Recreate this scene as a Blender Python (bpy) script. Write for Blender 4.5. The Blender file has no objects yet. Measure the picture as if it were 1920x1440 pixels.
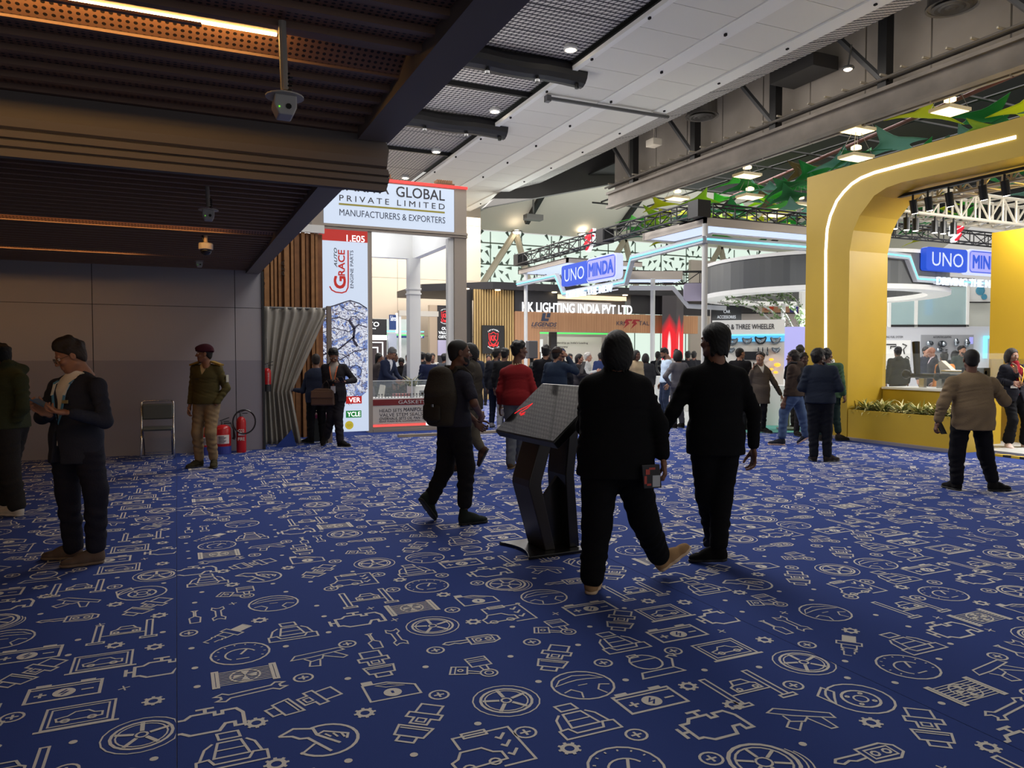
import bpy, bmesh, math, random
import numpy as np
from mathutils import Vector, Matrix
random.seed(7)
SC = bpy.context.scene
COL = SC.collection
PI = math.pi
# ------------------------------------------------------------------ camera
HC = 1.53
FPX = 1400.0
PITCH = math.atan(50/FPX)
YAW = math.atan(629/FPX)
cam = bpy.data.cameras.new('camera')
camo = bpy.data.objects.new('camera', cam)
COL.objects.link(camo)
camo.location = (0, 0, HC)
camo.rotation_euler = (PI/2-PITCH, 0, -YAW)
cam.sensor_fit = 'HORIZONTAL'
cam.sensor_width = 36
cam.lens = FPX/1920*36
cam.clip_end = 300
SC.camera = camo
# ------------------------------------------------------------------ view, world, lights
SC.view_settings.view_transform = 'Standard'
SC.view_settings.look = 'None'
SC.view_settings.gamma = 1
SC.view_settings.use_curve_mapping = False
SC.view_settings.exposure = 0.0
SC.cycles.use_denoising = True
SC.cycles.max_bounces = 6
SC.cycles.diffuse_bounces = 3
SC.cycles.glossy_bounces = 3
SC.cycles.transmission_bounces = 4
SC.cycles.transparent_max_bounces = 12
SC.cycles.caustics_reflective = False
SC.cycles.caustics_refractive = False
SC.cycles.sample_clamp_indirect = 4
w = bpy.data.worlds.new('world'); SC.world = w
w.use_nodes = True
w.node_tree.nodes['Background'].inputs[0].default_value = (1.0, 0.97, 0.92, 1)
w.node_tree.nodes['Background'].inputs[1].default_value = 0.60
def area(name, loc, size, power, color=(1, .97, .93), rot=(0, 0, 0)):
    l = bpy.data.lights.new(name, 'AREA'); l.shape = 'RECTANGLE'
    l.size, l.size_y = size; l.energy = power; l.color = color
    o = bpy.data.objects.new(name, l); COL.objects.link(o)
    o.location = loc; o.rotation_euler = rot
    return o
# daylight-coloured hall lighting: rows of ceiling lamps high under the hall roof
area('hall_lamp_row', (6.0, 17.5, 7.7), (4.0, 8.0), 1100)
area('hall_lamp_row', (9.5, 27.0, 7.7), (8.0, 8.0), 1500)
area('hall_lamp_row', (19.5, 13.0, 8.4), (7.0, 9.0), 1000)
area('hall_lamp_row', (20.5, 21.0, 8.4), (8.0, 7.0), 1400)
area('hall_lamp_row', (4.6, 8.5, 7.7), (3.0, 6.0), 300)
area('stand_lamp_row', (14.6, 7.0, 3.9), (3.0, 3.0), 800, (1, .98, .94), (.4, -.2, 0))
area('stand_lamp_row', (17.0, 15.6, 3.0), (3.0, 3.0), 260, (.95, .98, 1))
area('stand_lamp_row', (3.6, 16.8, 3.5), (2.0, 2.0), 70, (1, 1, 1), (PI, 0, 0))
area('stand_lamp_row', (14.5, 27.0, 3.85), (5.0, 3.0), 160)
area('truss_wash', (13.2, 15.0, 7.7), (.5, 14.0), 45, (1, .93, .84), (0, -1.8, 0))
area('soffit_fill', (20.0, 27.0, 6.2), (16.0, 3.0), 420, (.95, 1, .95), (PI, 0, 0))  # unseen upward fill added to light the white soffit
# ------------------------------------------------------------------ projection helpers (pixels of a 1920x1440 frame)
_f = np.array([math.sin(YAW)*math.cos(PITCH), math.cos(YAW)*math.cos(PITCH), -math.sin(PITCH)])
_r = np.array([math.cos(YAW), -math.sin(YAW), 0.0])
_u = np.cross(_r, _f)
_c = np.array([0, 0, HC])
def ray(x, y): return _f+_r*(x-960)/FPX+_u*(720-y)/FPX
def atZ(x, y, z=0.0): r = ray(x, y); return _c+r*(z-HC)/r[2]
def atX(x, y, v): r = ray(x, y); return _c+r*v/r[0]
def atY(x, y, v): r = ray(x, y); return _c+r*v/r[1]
def atD(x, y, d): return _c+ray(x, y)*d
# ------------------------------------------------------------------ materials
def lin(c):
    return tuple((v/255/12.92 if v/255 <= .04045 else ((v/255+.055)/1.055)**2.4) for v in c)
MATS = {}
def mat(name, rgb, rough=.6, metal=0.0, emit=None, estr=1.0, bump=0.0, bscale=200.0, alpha=1.0, spec=.5, var=0.0, vscale=3.0, trans=0.0, coat=0.0):
    if name in MATS: return MATS[name]
    m = bpy.data.materials.new(name); m.use_nodes = True
    nt = m.node_tree; b = nt.nodes['Principled BSDF']
    c = (lin(rgb) if emit is None else tuple(.25*v_ for v_ in lin(rgb)))+(1,)
    b.inputs['Base Color'].default_value = c
    b.inputs['Roughness'].default_value = rough
    b.inputs['Metallic'].default_value = metal
    b.inputs['Specular IOR Level'].default_value = spec
    b.inputs['Alpha'].default_value = alpha
    b.inputs['Transmission Weight'].default_value = trans
    b.inputs['Coat Weight'].default_value = coat
    if emit is not None:
        b.inputs['Emission Color'].default_value = lin(emit)+(1,)
        b.inputs['Emission Strength'].default_value = estr
    if bump or var:
        tc = nt.nodes.new('ShaderNodeTexCoord')
    if bump:
        n = nt.nodes.new('ShaderNodeTexNoise'); n.inputs['Scale'].default_value = bscale; n.inputs['Detail'].default_value = 3
        nt.links.new(tc.outputs['Object'], n.inputs['Vector'])
        bp = nt.nodes.new('ShaderNodeBump'); bp.inputs['Strength'].default_value = bump; bp.inputs['Distance'].default_value = .01
        nt.links.new(n.outputs['Fac'], bp.inputs['Height']); nt.links.new(bp.outputs['Normal'], b.inputs['Normal'])
    if var:
        n2 = nt.nodes.new('ShaderNodeTexNoise'); n2.inputs['Scale'].default_value = vscale; n2.inputs['Detail'].default_value = 4
        nt.links.new(tc.outputs['Object'], n2.inputs['Vector'])
        mr = nt.nodes.new('ShaderNodeMapRange'); mr.inputs[1].default_value = .3; mr.inputs[2].default_value = .7
        mr.inputs[3].default_value = 1-var; mr.inputs[4].default_value = 1+var
        nt.links.new(n2.outputs['Fac'], mr.inputs[0])
        mx = nt.nodes.new('ShaderNodeMix'); mx.data_type = 'RGBA'; mx.blend_type = 'MULTIPLY'; mx.inputs[0].default_value = 1
        mx.inputs[6].default_value = c
        nt.links.new(mr.outputs[0], mx.inputs[7]); nt.links.new(mx.outputs[2], b.inputs['Base Color'])
    MATS[name] = m
    return m
def node_mat(name, fn, rough=.6, metal=0.0):
    """material whose base colour comes from fn(nt, texcoord, math helpers) -> socket"""
    if name in MATS: return MATS[name]
    m = bpy.data.materials.new(name); m.use_nodes = True
    nt = m.node_tree; b = nt.nodes['Principled BSDF']
    b.inputs['Roughness'].default_value = rough; b.inputs['Metallic'].default_value = metal
    tc = nt.nodes.new('ShaderNodeTexCoord'); sx = nt.nodes.new('ShaderNodeSeparateXYZ')
    nt.links.new(tc.outputs['Object'], sx.inputs[0])
    def M(op, a, b_=None, c_=None):
        n = nt.nodes.new('ShaderNodeMath'); n.operation = op
        for i, v in enumerate((a, b_, c_)):
            if v is None: continue
            if isinstance(v, (int, float)): n.inputs[i].default_value = v
            else: nt.links.new(v, n.inputs[i])
        return n.outputs[0]
    def MIX(f, a, c):
        n = nt.nodes.new('ShaderNodeMix'); n.data_type = 'RGBA'
        nt.links.new(f, n.inputs[0]) if not isinstance(f, (int, float)) else setattr(n.inputs[0], 'default_value', f)
        for k, v in ((6, a), (7, c)):
            if isinstance(v, tuple): n.inputs[k].default_value = lin(v)+(1,)
            else: nt.links.new(v, n.inputs[k])
        return n.outputs[2]
    out = fn(nt, tc, sx, M, MIX, b)
    if out is not None: nt.links.new(out, b.inputs['Base Color'])
    MATS[name] = m
    return m
# ------------------------------------------------------------------ objects
def mark(o, label=None, cat=None, group=None, kind=None):
    if label: o['label'] = label
    if cat: o['category'] = cat
    if group: o['group'] = group
    if kind: o['kind'] = kind
    return o
def thing(name, loc, label, cat, group=None, rz=0.0):
    o = bpy.data.objects.new(name, None); COL.objects.link(o)
    o.location = tuple(float(v) for v in loc); o.rotation_euler = (0, 0, rz); o.empty_display_size = .1
    return mark(o, label, cat, group)
def copy_tree(o, parent=None):
    c = o.copy(); COL.objects.link(c)
    if parent: c.parent = parent
    for ch in list(o.children): copy_tree(ch, c)
    return c
class MB:
    def __init__(s): s.v = []; s.f = []; s.m = []
    def add(s, vs, fs, mi=0):
        n = len(s.v); s.v.extend([tuple(map(float, p)) for p in vs])
        for f in fs: s.f.append(tuple(i+n for i in f)); s.m.append(mi)
        return s
    def box(s, x0, x1, y0, y1, z0, z1, mi=0):
        v = [(x, y, z) for z in (z0, z1) for y in (y0, y1) for x in (x0, x1)]
        return s.add(v, [(0, 2, 3, 1), (4, 5, 7, 6), (0, 1, 5, 4), (2, 6, 7, 3), (0, 4, 6, 2), (1, 3, 7, 5)], mi)
    def obox(s, c, ax, h, mi=0):
        c = np.array(c, float); a = [np.array(k, float)*hh for k, hh in zip(ax, h)]
        v = [c+i*a[0]+j*a[1]+k*a[2] for k in (-1, 1) for j in (-1, 1) for i in (-1, 1)]
        return s.add(v, [(0, 2, 3, 1), (4, 5, 7, 6), (0, 1, 5, 4), (2, 6, 7, 3), (0, 4, 6, 2), (1, 3, 7, 5)], mi)
    def prism(s, poly, o, u, v, n, d, mi=0):
        """2D polygon extruded: points o + a*u + b*v, thickness d along n"""
        o, u, v, n = (np.array(k, float) for k in (o, u, v, n)); k = len(poly)
        p = [o+a*u+b*v for a, b in poly]; q = [x+n*d for x in p]
        fs = [tuple(range(k)), tuple(range(2*k-1, k-1, -1))]
        fs += [(i, k+i, k+(i+1) % k, (i+1) % k) for i in range(k)]
        return s.add(p+q, fs, mi)
    def bar(s, a, b, r, n=8, r2=None, mi=0, cap=True):
        a, b = np.array(a, float), np.array(b, float); d = b-a; L = np.linalg.norm(d)
        if L < 1e-9: return s
        d /= L; t = np.array([0, 0, 1.]) if abs(d[2]) < .9 else np.array([1., 0, 0])
        u = np.cross(d, t); u /= np.linalg.norm(u); v = np.cross(d, u); r2 = r if r2 is None else r2
        ph = PI/n
        A = [a+r*(math.cos(ph+2*PI*i/n)*u+math.sin(ph+2*PI*i/n)*v) for i in range(n)]
        B = [b+r2*(math.cos(ph+2*PI*i/n)*u+math.sin(ph+2*PI*i/n)*v) for i in range(n)]
        fs = [(i, (i+1) % n, n+(i+1) % n, n+i) for i in range(n)]
        if cap: fs += [tuple(range(n-1, -1, -1)), tuple(range(n, 2*n))]
        return s.add(A+B, fs, mi)
    def tube(s, pts, r, n=8, mi=0, closed=False):
        P = [np.array(p, float) for p in pts]; k = len(P); rings = []
        pu = None
        for i in range(k):
            if closed: d = P[(i+1) % k]-P[i-1]
            else: d = P[min(i+1, k-1)]-P[max(i-1, 0)]
            d = d/(np.linalg.norm(d)+1e-12)
            if pu is None:
                t = np.array([0, 0, 1.]) if abs(d[2]) < .9 else np.array([1., 0, 0]); u = np.cross(d, t)
            else: u = pu-d*np.dot(pu, d)
            u /= np.linalg.norm(u); pu = u; v = np.cross(d, u)
            rr = r[i] if isinstance(r, (list, tuple)) else r
            rings.append([P[i]+rr*(math.cos(2*PI*j/n)*u+math.sin(2*PI*j/n)*v) for j in range(n)])
        V = [p for R in rings for p in R]; fs = []
        for i in range(k if closed else k-1):
            a, b = i*n, ((i+1) % k)*n
            fs += [(a+j, a+(j+1) % n, b+(j+1) % n, b+j) for j in range(n)]
        if not closed: fs += [tuple(range(n-1, -1, -1)), tuple((k-1)*n+j for j in range(n))]
        return s.add(V, fs, mi)
    def lathe(s, prof, c=(0, 0, 0), n=20, mi=0, ax=None):
        """profile of (radius, height) turned about z (or about ax given as (u,v,w))"""
        c = np.array(c, float)
        U, V_, W = ax if ax else (np.array([1., 0, 0]), np.array([0, 1., 0]), np.array([0, 0, 1.]))
        V = [c+r*math.cos(2*PI*j/n)*U+r*math.sin(2*PI*j/n)*V_+z*W for r, z in prof for j in range(n)]
        fs = [(i*n+j, i*n+(j+1) % n, (i+1)*n+(j+1) % n, (i+1)*n+j) for i in range(len(prof)-1) for j in range(n)]
        fs += [tuple(range(n-1, -1, -1)), tuple((len(prof)-1)*n+j for j in range(n))]
        return s.add(V, fs, mi)
    def sphere(s, c, r, n=12, mi=0, sc=(1, 1, 1)):
        c = np.array(c, float); k = n//2
        V = [c+np.array([sc[0]*r*math.sin(PI*i/k)*math.cos(2*PI*j/n), sc[1]*r*math.sin(PI*i/k)*math.sin(2*PI*j/n), sc[2]*r*math.cos(PI*i/k)]) for i in range(1, k) for j in range(n)]
        V += [c+np.array([0, 0, sc[2]*r]), c-np.array([0, 0, sc[2]*r])]; t, b = len(V)-2, len(V)-1
        fs = [(i*n+j, (i+1)*n+j, (i+1)*n+(j+1) % n, i*n+(j+1) % n) for i in range(k-2) for j in range(n)]
        fs += [(t, j, (j+1) % n) for j in range(n)]+[(b, (k-2)*n+(j+1) % n, (k-2)*n+j) for j in range(n)]
        return s.add(V, fs, mi)
    def ribbon(s, pts, wd, n, mi=0, th=.003):
        """flat strip along pts, width wd, facing n"""
        P = [np.array(p, float) for p in pts]; n = np.array(n, float); n /= np.linalg.norm(n); k = len(P); V = []
        for i in range(k):
            d = P[min(i+1, k-1)]-P[max(i-1, 0)]; u = np.cross(d, n); u /= np.linalg.norm(u)+1e-12
            V += [P[i]-u*wd/2+n*th/2, P[i]+u*wd/2+n*th/2, P[i]+u*wd/2-n*th/2, P[i]-u*wd/2-n*th/2]
        fs = [(4*i+a, 4*i+b, 4*i+4+b, 4*i+4+a) for i in range(k-1) for a, b in ((0, 1), (1, 2), (2, 3), (3, 0))]
        fs += [(3, 2, 1, 0), tuple(4*(k-1)+j for j in range(4))]
        return s.add(V, fs, mi)
    def build(s, name, mats, parent=None, smooth=False, bevel=0.0, loc=None, label=None, recalc=True):
        me = bpy.data.meshes.new(name)
        me.from_pydata(s.v, [], s.f)
        if not isinstance(mats, (list, tuple)): mats = [mats]
        for m in mats: me.materials.append(m)
        if len(mats) > 1: me.polygons.foreach_set('material_index', s.m)
        if recalc:
            bm = bmesh.new(); bm.from_mesh(me); bmesh.ops.recalc_face_normals(bm, faces=bm.faces); bm.to_mesh(me); bm.free()
        if smooth: me.polygons.foreach_set('use_smooth', [True]*len(me.polygons))
        me.update()
        o = bpy.data.objects.new(name, me); COL.objects.link(o)
        if parent: o.parent = parent
        if loc is not None: o.location = tuple(float(v) for v in loc)
        if bevel:
            b = o.modifiers.new('bevel', 'BEVEL'); b.width = bevel; b.segments = 2; b.limit_method = 'ANGLE'
        if label: o['label'] = label
        return o
def local(t, p):
    """world point into the frame of an unrotated thing"""
    return np.array(p, float)-np.array(t.location)
def rrect(w_, h_, r, n=5):
    out = []
    for cx, cy, a0 in ((w_/2-r, h_/2-r, 0), (-w_/2+r, h_/2-r, 90), (-w_/2+r, -h_/2+r, 180), (w_/2-r, -h_/2+r, 270)):
        out += [(cx+r*math.cos(math.radians(a0+90*i/n)), cy+r*math.sin(math.radians(a0+90*i/n))) for i in range(n+1)]
    return out
def lettering(text, o, u, v, w_, h_, m, parent, name='lettering', bold=0.0, shear=0.0, ext=.004, spacing=1.0, lines=None):
    """text mesh fitted into a w x h rectangle whose lower left corner is o (in the parent's frame), u right, v up"""
    cu = bpy.data.curves.new('t', 'FONT'); cu.body = text; cu.size = 1; cu.offset = 0; cu.shear = shear; cu.space_character = spacing
    cu.extrude = 0.0; cu.resolution_u = 3
    to = bpy.data.objects.new('t', cu); COL.objects.link(to)
    dg = bpy.context.evaluated_depsgraph_get()
    me = bpy.data.meshes.new_from_object(to.evaluated_get(dg))
    bpy.data.objects.remove(to); bpy.data.curves.remove(cu)
    co = np.zeros(len(me.vertices)*3); me.vertices.foreach_get('co', co); co = co.reshape(-1, 3)
    lo, hi = co.min(0), co.max(0); s = (hi-lo); s[s < 1e-6] = 1
    q = (co-lo)/s
    o, u, v = (np.array(k, float) for k in (o, u, v)); n = np.cross(u, v)
    out = o+np.outer(q[:, 0]*w_, u)+np.outer(q[:, 1]*h_, v)+n*ext
    if bold > 0:
        nf_ = [tuple(p_.vertices) for p_ in me.polygons]; k_ = len(out); b_ = bold*.62*h_; VV, FF = [], []
        for i_, (dx, dy) in enumerate(((0, 0), (b_, b_), (-b_, b_), (b_, -b_), (-b_, -b_))):
            VV.append(out+u*dx+v*dy+n*.0004*i_); FF += [tuple(q_+k_*i_ for q_ in f_) for f_ in nf_]
        me = bpy.data.meshes.new(name); me.from_pydata(np.concatenate(VV).tolist(), [], FF); me.update()
    else: me.vertices.foreach_set('co', out.ravel()); me.update()
    me.materials.append(m); me.name = name
    ob = bpy.data.objects.new(name, me); COL.objects.link(ob); ob.parent = parent
    if ext > .02:
        sd = ob.modifiers.new('depth', 'SOLIDIFY'); sd.thickness = ext; sd.offset = -1
    return ob
ORDN = ('first', 'second', 'third', 'fourth', 'fifth', 'sixth', 'seventh', 'eighth', 'ninth', 'tenth', 'eleventh', 'twelfth', 'thirteenth', 'fourteenth', 'fifteenth', 'sixteenth', 'seventeenth', 'eighteenth', 'nineteenth', 'twentieth')
AX = (np.array([1., 0, 0]), np.array([0, 1., 0]), np.array([0, 0, 1.]))
# ================================================================== THE SETTING
def S(mb, name, mats, **k):
    o = mb.build(name, mats, **k); o['kind'] = 'structure'; return o
def perf(nt, tc, sx, M, MIX, b):
    fx = M('FRACT', M('MULTIPLY', sx.outputs[0], 32.0)); fy = M('FRACT', M('MULTIPLY', sx.outputs[1], 32.0))
    dx = M('SUBTRACT', fx, .5); dy = M('SUBTRACT', fy, .5)
    r = M('ADD', M('MULTIPLY', dx, dx), M('MULTIPLY', dy, dy))
    return MIX(M('LESS_THAN', r, .075), (124, 92, 74), (22, 14, 11))
M_perf = node_mat('perforated_board', perf, .6)
M_rib = mat('brown_rib', (122, 96, 82), .55)
M_fascia = mat('slate_fascia', (112, 104, 100), .6)
M_dark = mat('dark_void', (16, 15, 15), .9)
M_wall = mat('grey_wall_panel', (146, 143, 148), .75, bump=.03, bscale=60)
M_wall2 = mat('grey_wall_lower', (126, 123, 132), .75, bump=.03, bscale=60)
M_black = mat('black_metal', (16, 16, 18), .5)
M_blackp = mat('black_plastic', (12, 12, 13), .35)
M_white = mat('white_panel', (232, 232, 230), .55)
M_ivory = mat('ivory_panel', (205, 198, 186), .6)
M_chrome = mat('chrome', (190, 190, 190), .2, 1.0)
M_steel = mat('grey_steel', (120, 120, 120), .4, .7)
# ---- foyer ceiling of perforated slats
LED1, LED2, LED3 = 3.52, 9.02, 11.46
mb = MB(); y = -3.9
COVES = [(-2.2, -1.98), (.6, .84), (3.52, 3.76), (9.02, 9.24), (11.46, 11.66)]  # slots over and behind the camera are added to brighten the foyer
while y < 12.95:
    hit = [c for c in COVES if c[0]-.19 < y < c[1]-.03]
    if hit:
        c = hit[0]
        mb.add([(-5, c[0]+.004, 3.065), (1.07, c[0]+.004, 3.065), (1.07, c[1], 2.968), (-5, c[1], 2.968)], [(0, 1, 2, 3)], 0)
        mb.box(-5, 1.07, c[0]-.05, c[0]-.004, 2.975, 3.08, 1); mb.box(-5, 1.07, c[1]+.004, c[1]+.035, 2.955, 3.08, 1)
        y = c[1]+.035; continue
    nxt = min([c[0]-.05 for c in COVES if c[0] > y]+[13.0])
    e = min(y+.195, nxt)
    if e-y > .03:
        mb.box(-5, 1.07, y+.004, e-.042, 2.98, 2.995, 0)
        mb.box(-5, 1.07, e-.042, e, 2.95, 2.99, 1)
    y = e+.001
S(mb, 'ceiling', [M_perf, M_rib])
S(MB().box(-5.2, 1.26, -4.2, 13.4, 3.09, 3.3), 'ceiling', M_dark)
S(MB().box(1.06, 1.26, -4, 4.72, 2.9, 3.6).box(1.06, 1.26, 5.15, 9.0, 2.9, 3.6).box(1.06, 1.26, 9.008, 13.02, 2.9, 3.6), 'trim_1', M_fascia)
# cove light strips; the last pair is added, unseen, to light people's fronts
M_wl1 = mat('warm_led', (255, 200, 130), emit=(255, 196, 112), estr=70); M_wl3 = mat('warm_led_added', (255, 200, 130), emit=(255, 196, 112), estr=5); M_wl2 = mat('warm_led_far', (255, 200, 130), emit=(255, 190, 110), estr=26)
for i, (ly, xe) in enumerate(((LED1, .43), (LED2, .55), (LED3, -.45), (.6, .43), (-2.2, .43))):
    o = MB().box(-4.9, xe, ly+.0, ly+.016, *((2.968, 2.985) if i == 0 else (2.984, 3.004))).build('cove_light', M_wl2 if i in (1, 2) else M_wl1 if i == 0 else M_wl3)
    if i == 0: S(MB().box(-4.95, .12, ly-.004, ly+.022, 2.955, 2.966), 'trim_7', M_rib)  # lip added under the strip to keep its light on the board
    mark(o, ('warm strip light glowing in the ceiling slot nearest the front edge, above the shutter box', 'long warm strip light in the middle ceiling slot beyond the shutter box', 'short warm strip light in the ceiling slot close to the grey back wall', 'warm strip light added out of view in a ceiling slot over the photographer', 'warm strip light added out of view in a ceiling slot behind the photographer')[i], 'strip light', 'warm ceiling slot lights')
# ---- foyer walls
mb = MB()
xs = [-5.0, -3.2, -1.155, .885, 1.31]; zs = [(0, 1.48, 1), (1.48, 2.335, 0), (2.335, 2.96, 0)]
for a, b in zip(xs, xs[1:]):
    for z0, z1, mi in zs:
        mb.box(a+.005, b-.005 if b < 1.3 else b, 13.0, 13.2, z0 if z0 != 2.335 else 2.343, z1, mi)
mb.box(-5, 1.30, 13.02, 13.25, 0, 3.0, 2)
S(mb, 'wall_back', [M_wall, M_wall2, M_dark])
S(MB().box(-5.2, -5.0, -4, 13.2, 0, 3.1), 'wall_left', M_wall)
S(MB().box(1.30, 1.335, 12.97, 13.28, 0, 2.95), 'trim_2', M_black)
# ---- boxed roller shutter hanging across the foyer
prof = [(4.76, 2.946), (4.75, 2.86), (4.735, 2.80), (4.745, 2.755), (4.77, 2.745), (4.75, 2.735), (4.755, 2.70), (4.775, 2.695), (4.757, 2.685), (4.76, 2.655), (4.78, 2.648), (4.762, 2.64), (4.765, 2.60), (4.80, 2.595), (4.95, 2.68), (5.1, 2.80), (5.12, 2.946)]
mb = MB(); n = len(prof); xr = []
for k, (x0, wob) in enumerate(((-5.0, 0), (1.0, 0), (1.24, 1))):
    for yy, zz in prof:
        xr.append((x0+(wob*(.012*math.sin(zz*31)+.02*(zz < 2.9)-.03*(zz < 2.6))), yy, zz))
fs = [(k*n+i, k*n+(i+1) % n, (k+1)*n+(i+1) % n, (k+1)*n+i) for k in range(2) for i in range(n)]+[tuple(range(n)), tuple(range(2*n, 3*n))]
mb.add(xr, fs)
o = mb.build('roller_shutter_box', mat('shutter_cover', (98, 91, 89), .7, bump=.05, bscale=8)); mark(o, 'long brown grey roller shutter casing hanging under the slatted ceiling', 'shutter box')
# ---- hall floor base + roof + sides
# white panelled ceiling strip
mb = MB(); yy = 5.0
while yy < 34:
    mb.box(8.33, 9.86, yy+.008, yy+1.07, 8.0, 8.05, 0); mb.box(10.30, 11.5, yy+.008, yy+1.07, 8.0, 8.05, 0); yy += 1.075
mb.box(8.2, 8.33, 5, 34.2, 7.97, 8.06, 1); mb.box(9.87, 10.29, 5, 34.2, 7.98, 8.06, 1); mb.box(11.51, 11.9, 5, 34.2, 7.96, 8.06, 1)
mb.box(8.2, 11.9, 5, 34.2, 8.06, 8.10, 2)
k = 5.6
while k < 33:
    for xx in (8.27, 10.08, 11.7): mb.box(xx-.02, xx+.02, k-.03, k+.03, 7.93, 7.985, 2)
    k += 2.15
S(mb, 'ceiling', [mat('ceiling_panel', (226, 224, 216), .7), mat('ceiling_rail', (240, 239, 234), .6), M_dark])
def meshy(nt, tc, sx, M, MIX, b):
    f = M('FRACT', M('MULTIPLY', sx.outputs[1], 7.0)); g = M('FRACT', M('ADD', M('MULTIPLY', sx.outputs[0], 9.0), M('MULTIPLY', f, .6)))
    h = M('MULTIPLY', M('GREATER_THAN', f, .36), M('GREATER_THAN', g, .28))
    s = M('GREATER_THAN', M('FRACT', M('MULTIPLY', sx.outputs[1], .93)), .03)
    s2 = M('GREATER_THAN', M('ABSOLUTE', M('SUBTRACT', sx.outputs[0], 6.1)), .02)
    return MIX(M('MULTIPLY', h, M('MULTIPLY', s, s2)), (62, 60, 66), (222, 218, 212))
M_mesh = node_mat('ceiling_mesh', meshy, .7)
S(MB().box(-1, 8.2, 4, 34.2, 8.2, 8.24).add([(11.92, 5, 8.02), (11.92, 34, 8.02), (13.0, 34, 8.3), (13.0, 5, 8.3)], [(0, 1, 2, 3)]), 'ceiling', M_mesh)
S(MB().box(-6, 45, -4, 37, 11.0, 11.2), 'ceiling', M_dark)
# dark services wall beyond the strip, with its truss
M_gw = mat('grey_service_wall', (150, 142, 134), .8, var=.25, vscale=.5)
mb = MB()
yy = 6.0
while yy < 23.4: mb.box(14.6, 14.7, yy+.01, min(yy+1.62, 23.4), 6.9, 11, 0); yy += 1.65
S(mb, 'wall_right', M_gw)
S(MB().box(12.9, 14.6, 5, 24, 9.6, 9.7), 'ceiling', M_dark)
M_chord = mat('grey_beam', (122, 114, 106), .6, var=.2, vscale=1.5)
tr = thing('roof_truss', (14.1, 6, 6.8), 'big grey steel roof truss above the hanging green fabric sails', 'truss')
MB().box(-.12, .12, 0, 17.0, .0, .08).box(-.02, .12, 0, 17.0, .08, .48).box(-.12, .12, 0, 17, .48, .56).build('bottom_chord', M_chord, tr)
MB().bar((-.15, 0, .72), (-.15, 17, .72), .035, 6).bar((-.0, 0, .72), (0, 17, .72), .035, 6).build('cable_tray', mat('tray_grey', (80, 74, 68), .6), tr)
cl = MB()
o0 = MB().box(-.32, .1, 0, .035, .74, .78).build('tray_bracket', mat('tray_light', (150, 142, 128), .6), tr)
for k in range(1, 34): o = o0.copy(); COL.objects.link(o); o.location.y = k*.5
for k in range(6):
    yb = 5.65+3.25*(k-1)
    if 0 < yb < 17: MB().box(-.1, .12, yb-.1, yb+.12, .56, 4.0).build('upright', M_black, tr)
    if 0 < yb < 17 and yb+1.6 < 17.6: MB().bar((-.05, yb, .7), (-.05, yb+1.55, 2.45), .075, 6).build('diagonal_brace', mat('brace_grey', (74, 74, 76), .5), tr)
# ---- far end: beige wall, white sloping soffit and the glazed facade
def bw(nt, tc, sx, M, MIX, b):
    f = M('GREATER_THAN', M('FRACT', M('MULTIPLY', M('ADD', sx.outputs[0], .93), .42)), .008)
    g = M('GREATER_THAN', M('FRACT', M('MULTIPLY', sx.outputs[2], .41)), .008)
    return MIX(M('MULTIPLY', f, g), (120, 108, 96), (196, 180, 160))
S(MB().box(-1, 12.4, 31, 31.2, 0, 8.3), 'wall_far', node_mat('beige_wall', bw, .7))
top = atX(1022, 352, 15.7)
mb = MB()
y0, z0, y1, z1 = 34.0, 7.75, float(top[1]), float(top[2])
sl = (z1-z0)/(y1-y0)
SOFF = lambda y_: z0s+sls*(y_-34.0)
z0s, sls = z0, sl
zr = z0+sl*(20-y0)
S(MB().add([(11.95, y0, z0), (45, y0, z0), (45, 20, zr), (11.95, 20, zr)], [(0, 1, 2, 3)]), 'ceiling', mat('soffit_white', (226, 220, 208), .75, bump=.15, bscale=3))
mb = MB()
for xx in (15.7, 20.9, 26.1, 31.3, 36.5):
    mb.obox((xx, (y0+21)/2, z0+sl*((y0+21)/2-y0)-.12), ((1, 0, 0), np.array([0, 1, sl])/math.hypot(1, sl), np.array([0, -sl, 1])/math.hypot(1, sl)), (.11, 6.6, .1))
S(mb, 'trim_3', M_black)
# facade
M_sky = mat('daylit_glass', (70, 80, 74), .3, emit=(224, 242, 228), estr=1.02)
S(MB().box(12.4, 45, 34.5, 34.6, 0, 7.8), 'window_1', M_sky)
M_strut = mat('facade_strut', (186, 178, 158), .6)
mb = MB(); xx = 12.9
k = 0
while xx < 44:
    for d in (-2.3, 1.0): mb.bar((xx+2.4, 33.6, 7.7), (xx+2.4+d*1.25, 33.6, 3.4), .17, 6)
    xx += 6.3
S(mb, 'trim_4', M_strut)
mb = MB()
xx = 12.6
while xx < 44: mb.box(xx-.02, xx+.02, 34.42, 34.46, 0, 7.75); xx += 1.7
for z in (4.45, 6.15, 7.2): mb.box(12.4, 45, 34.42, 34.46, z-.03, z+.03)
S(mb, 'trim_5', mat('mullion_grey', (120, 134, 124), .5))
mb = MB(); rnd = random.Random(3); xx = 13.4; row = 0
while xx < 44:
    for j, z in enumerate((4.9, 6.0, 7.0)):
        cx = xx+(1.1 if j == 1 else 0)
        for a in range(12):
            t = PI*2*a/12; r0, r1 = (.22, .5) if a % 2 else (.56, .92)
            c, s = math.cos(t), math.sin(t); w_ = .085
            mb.prism([(r0, 0), (r1, w_), (r1, -w_)], (cx, 34.36, z), (c, 0, s), (-s, 0, c), (0, 1, 0), .02)
    xx += 2.2
S(mb, 'trim_6', mat('facade_star_grey', (104, 124, 116), .5))
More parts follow.
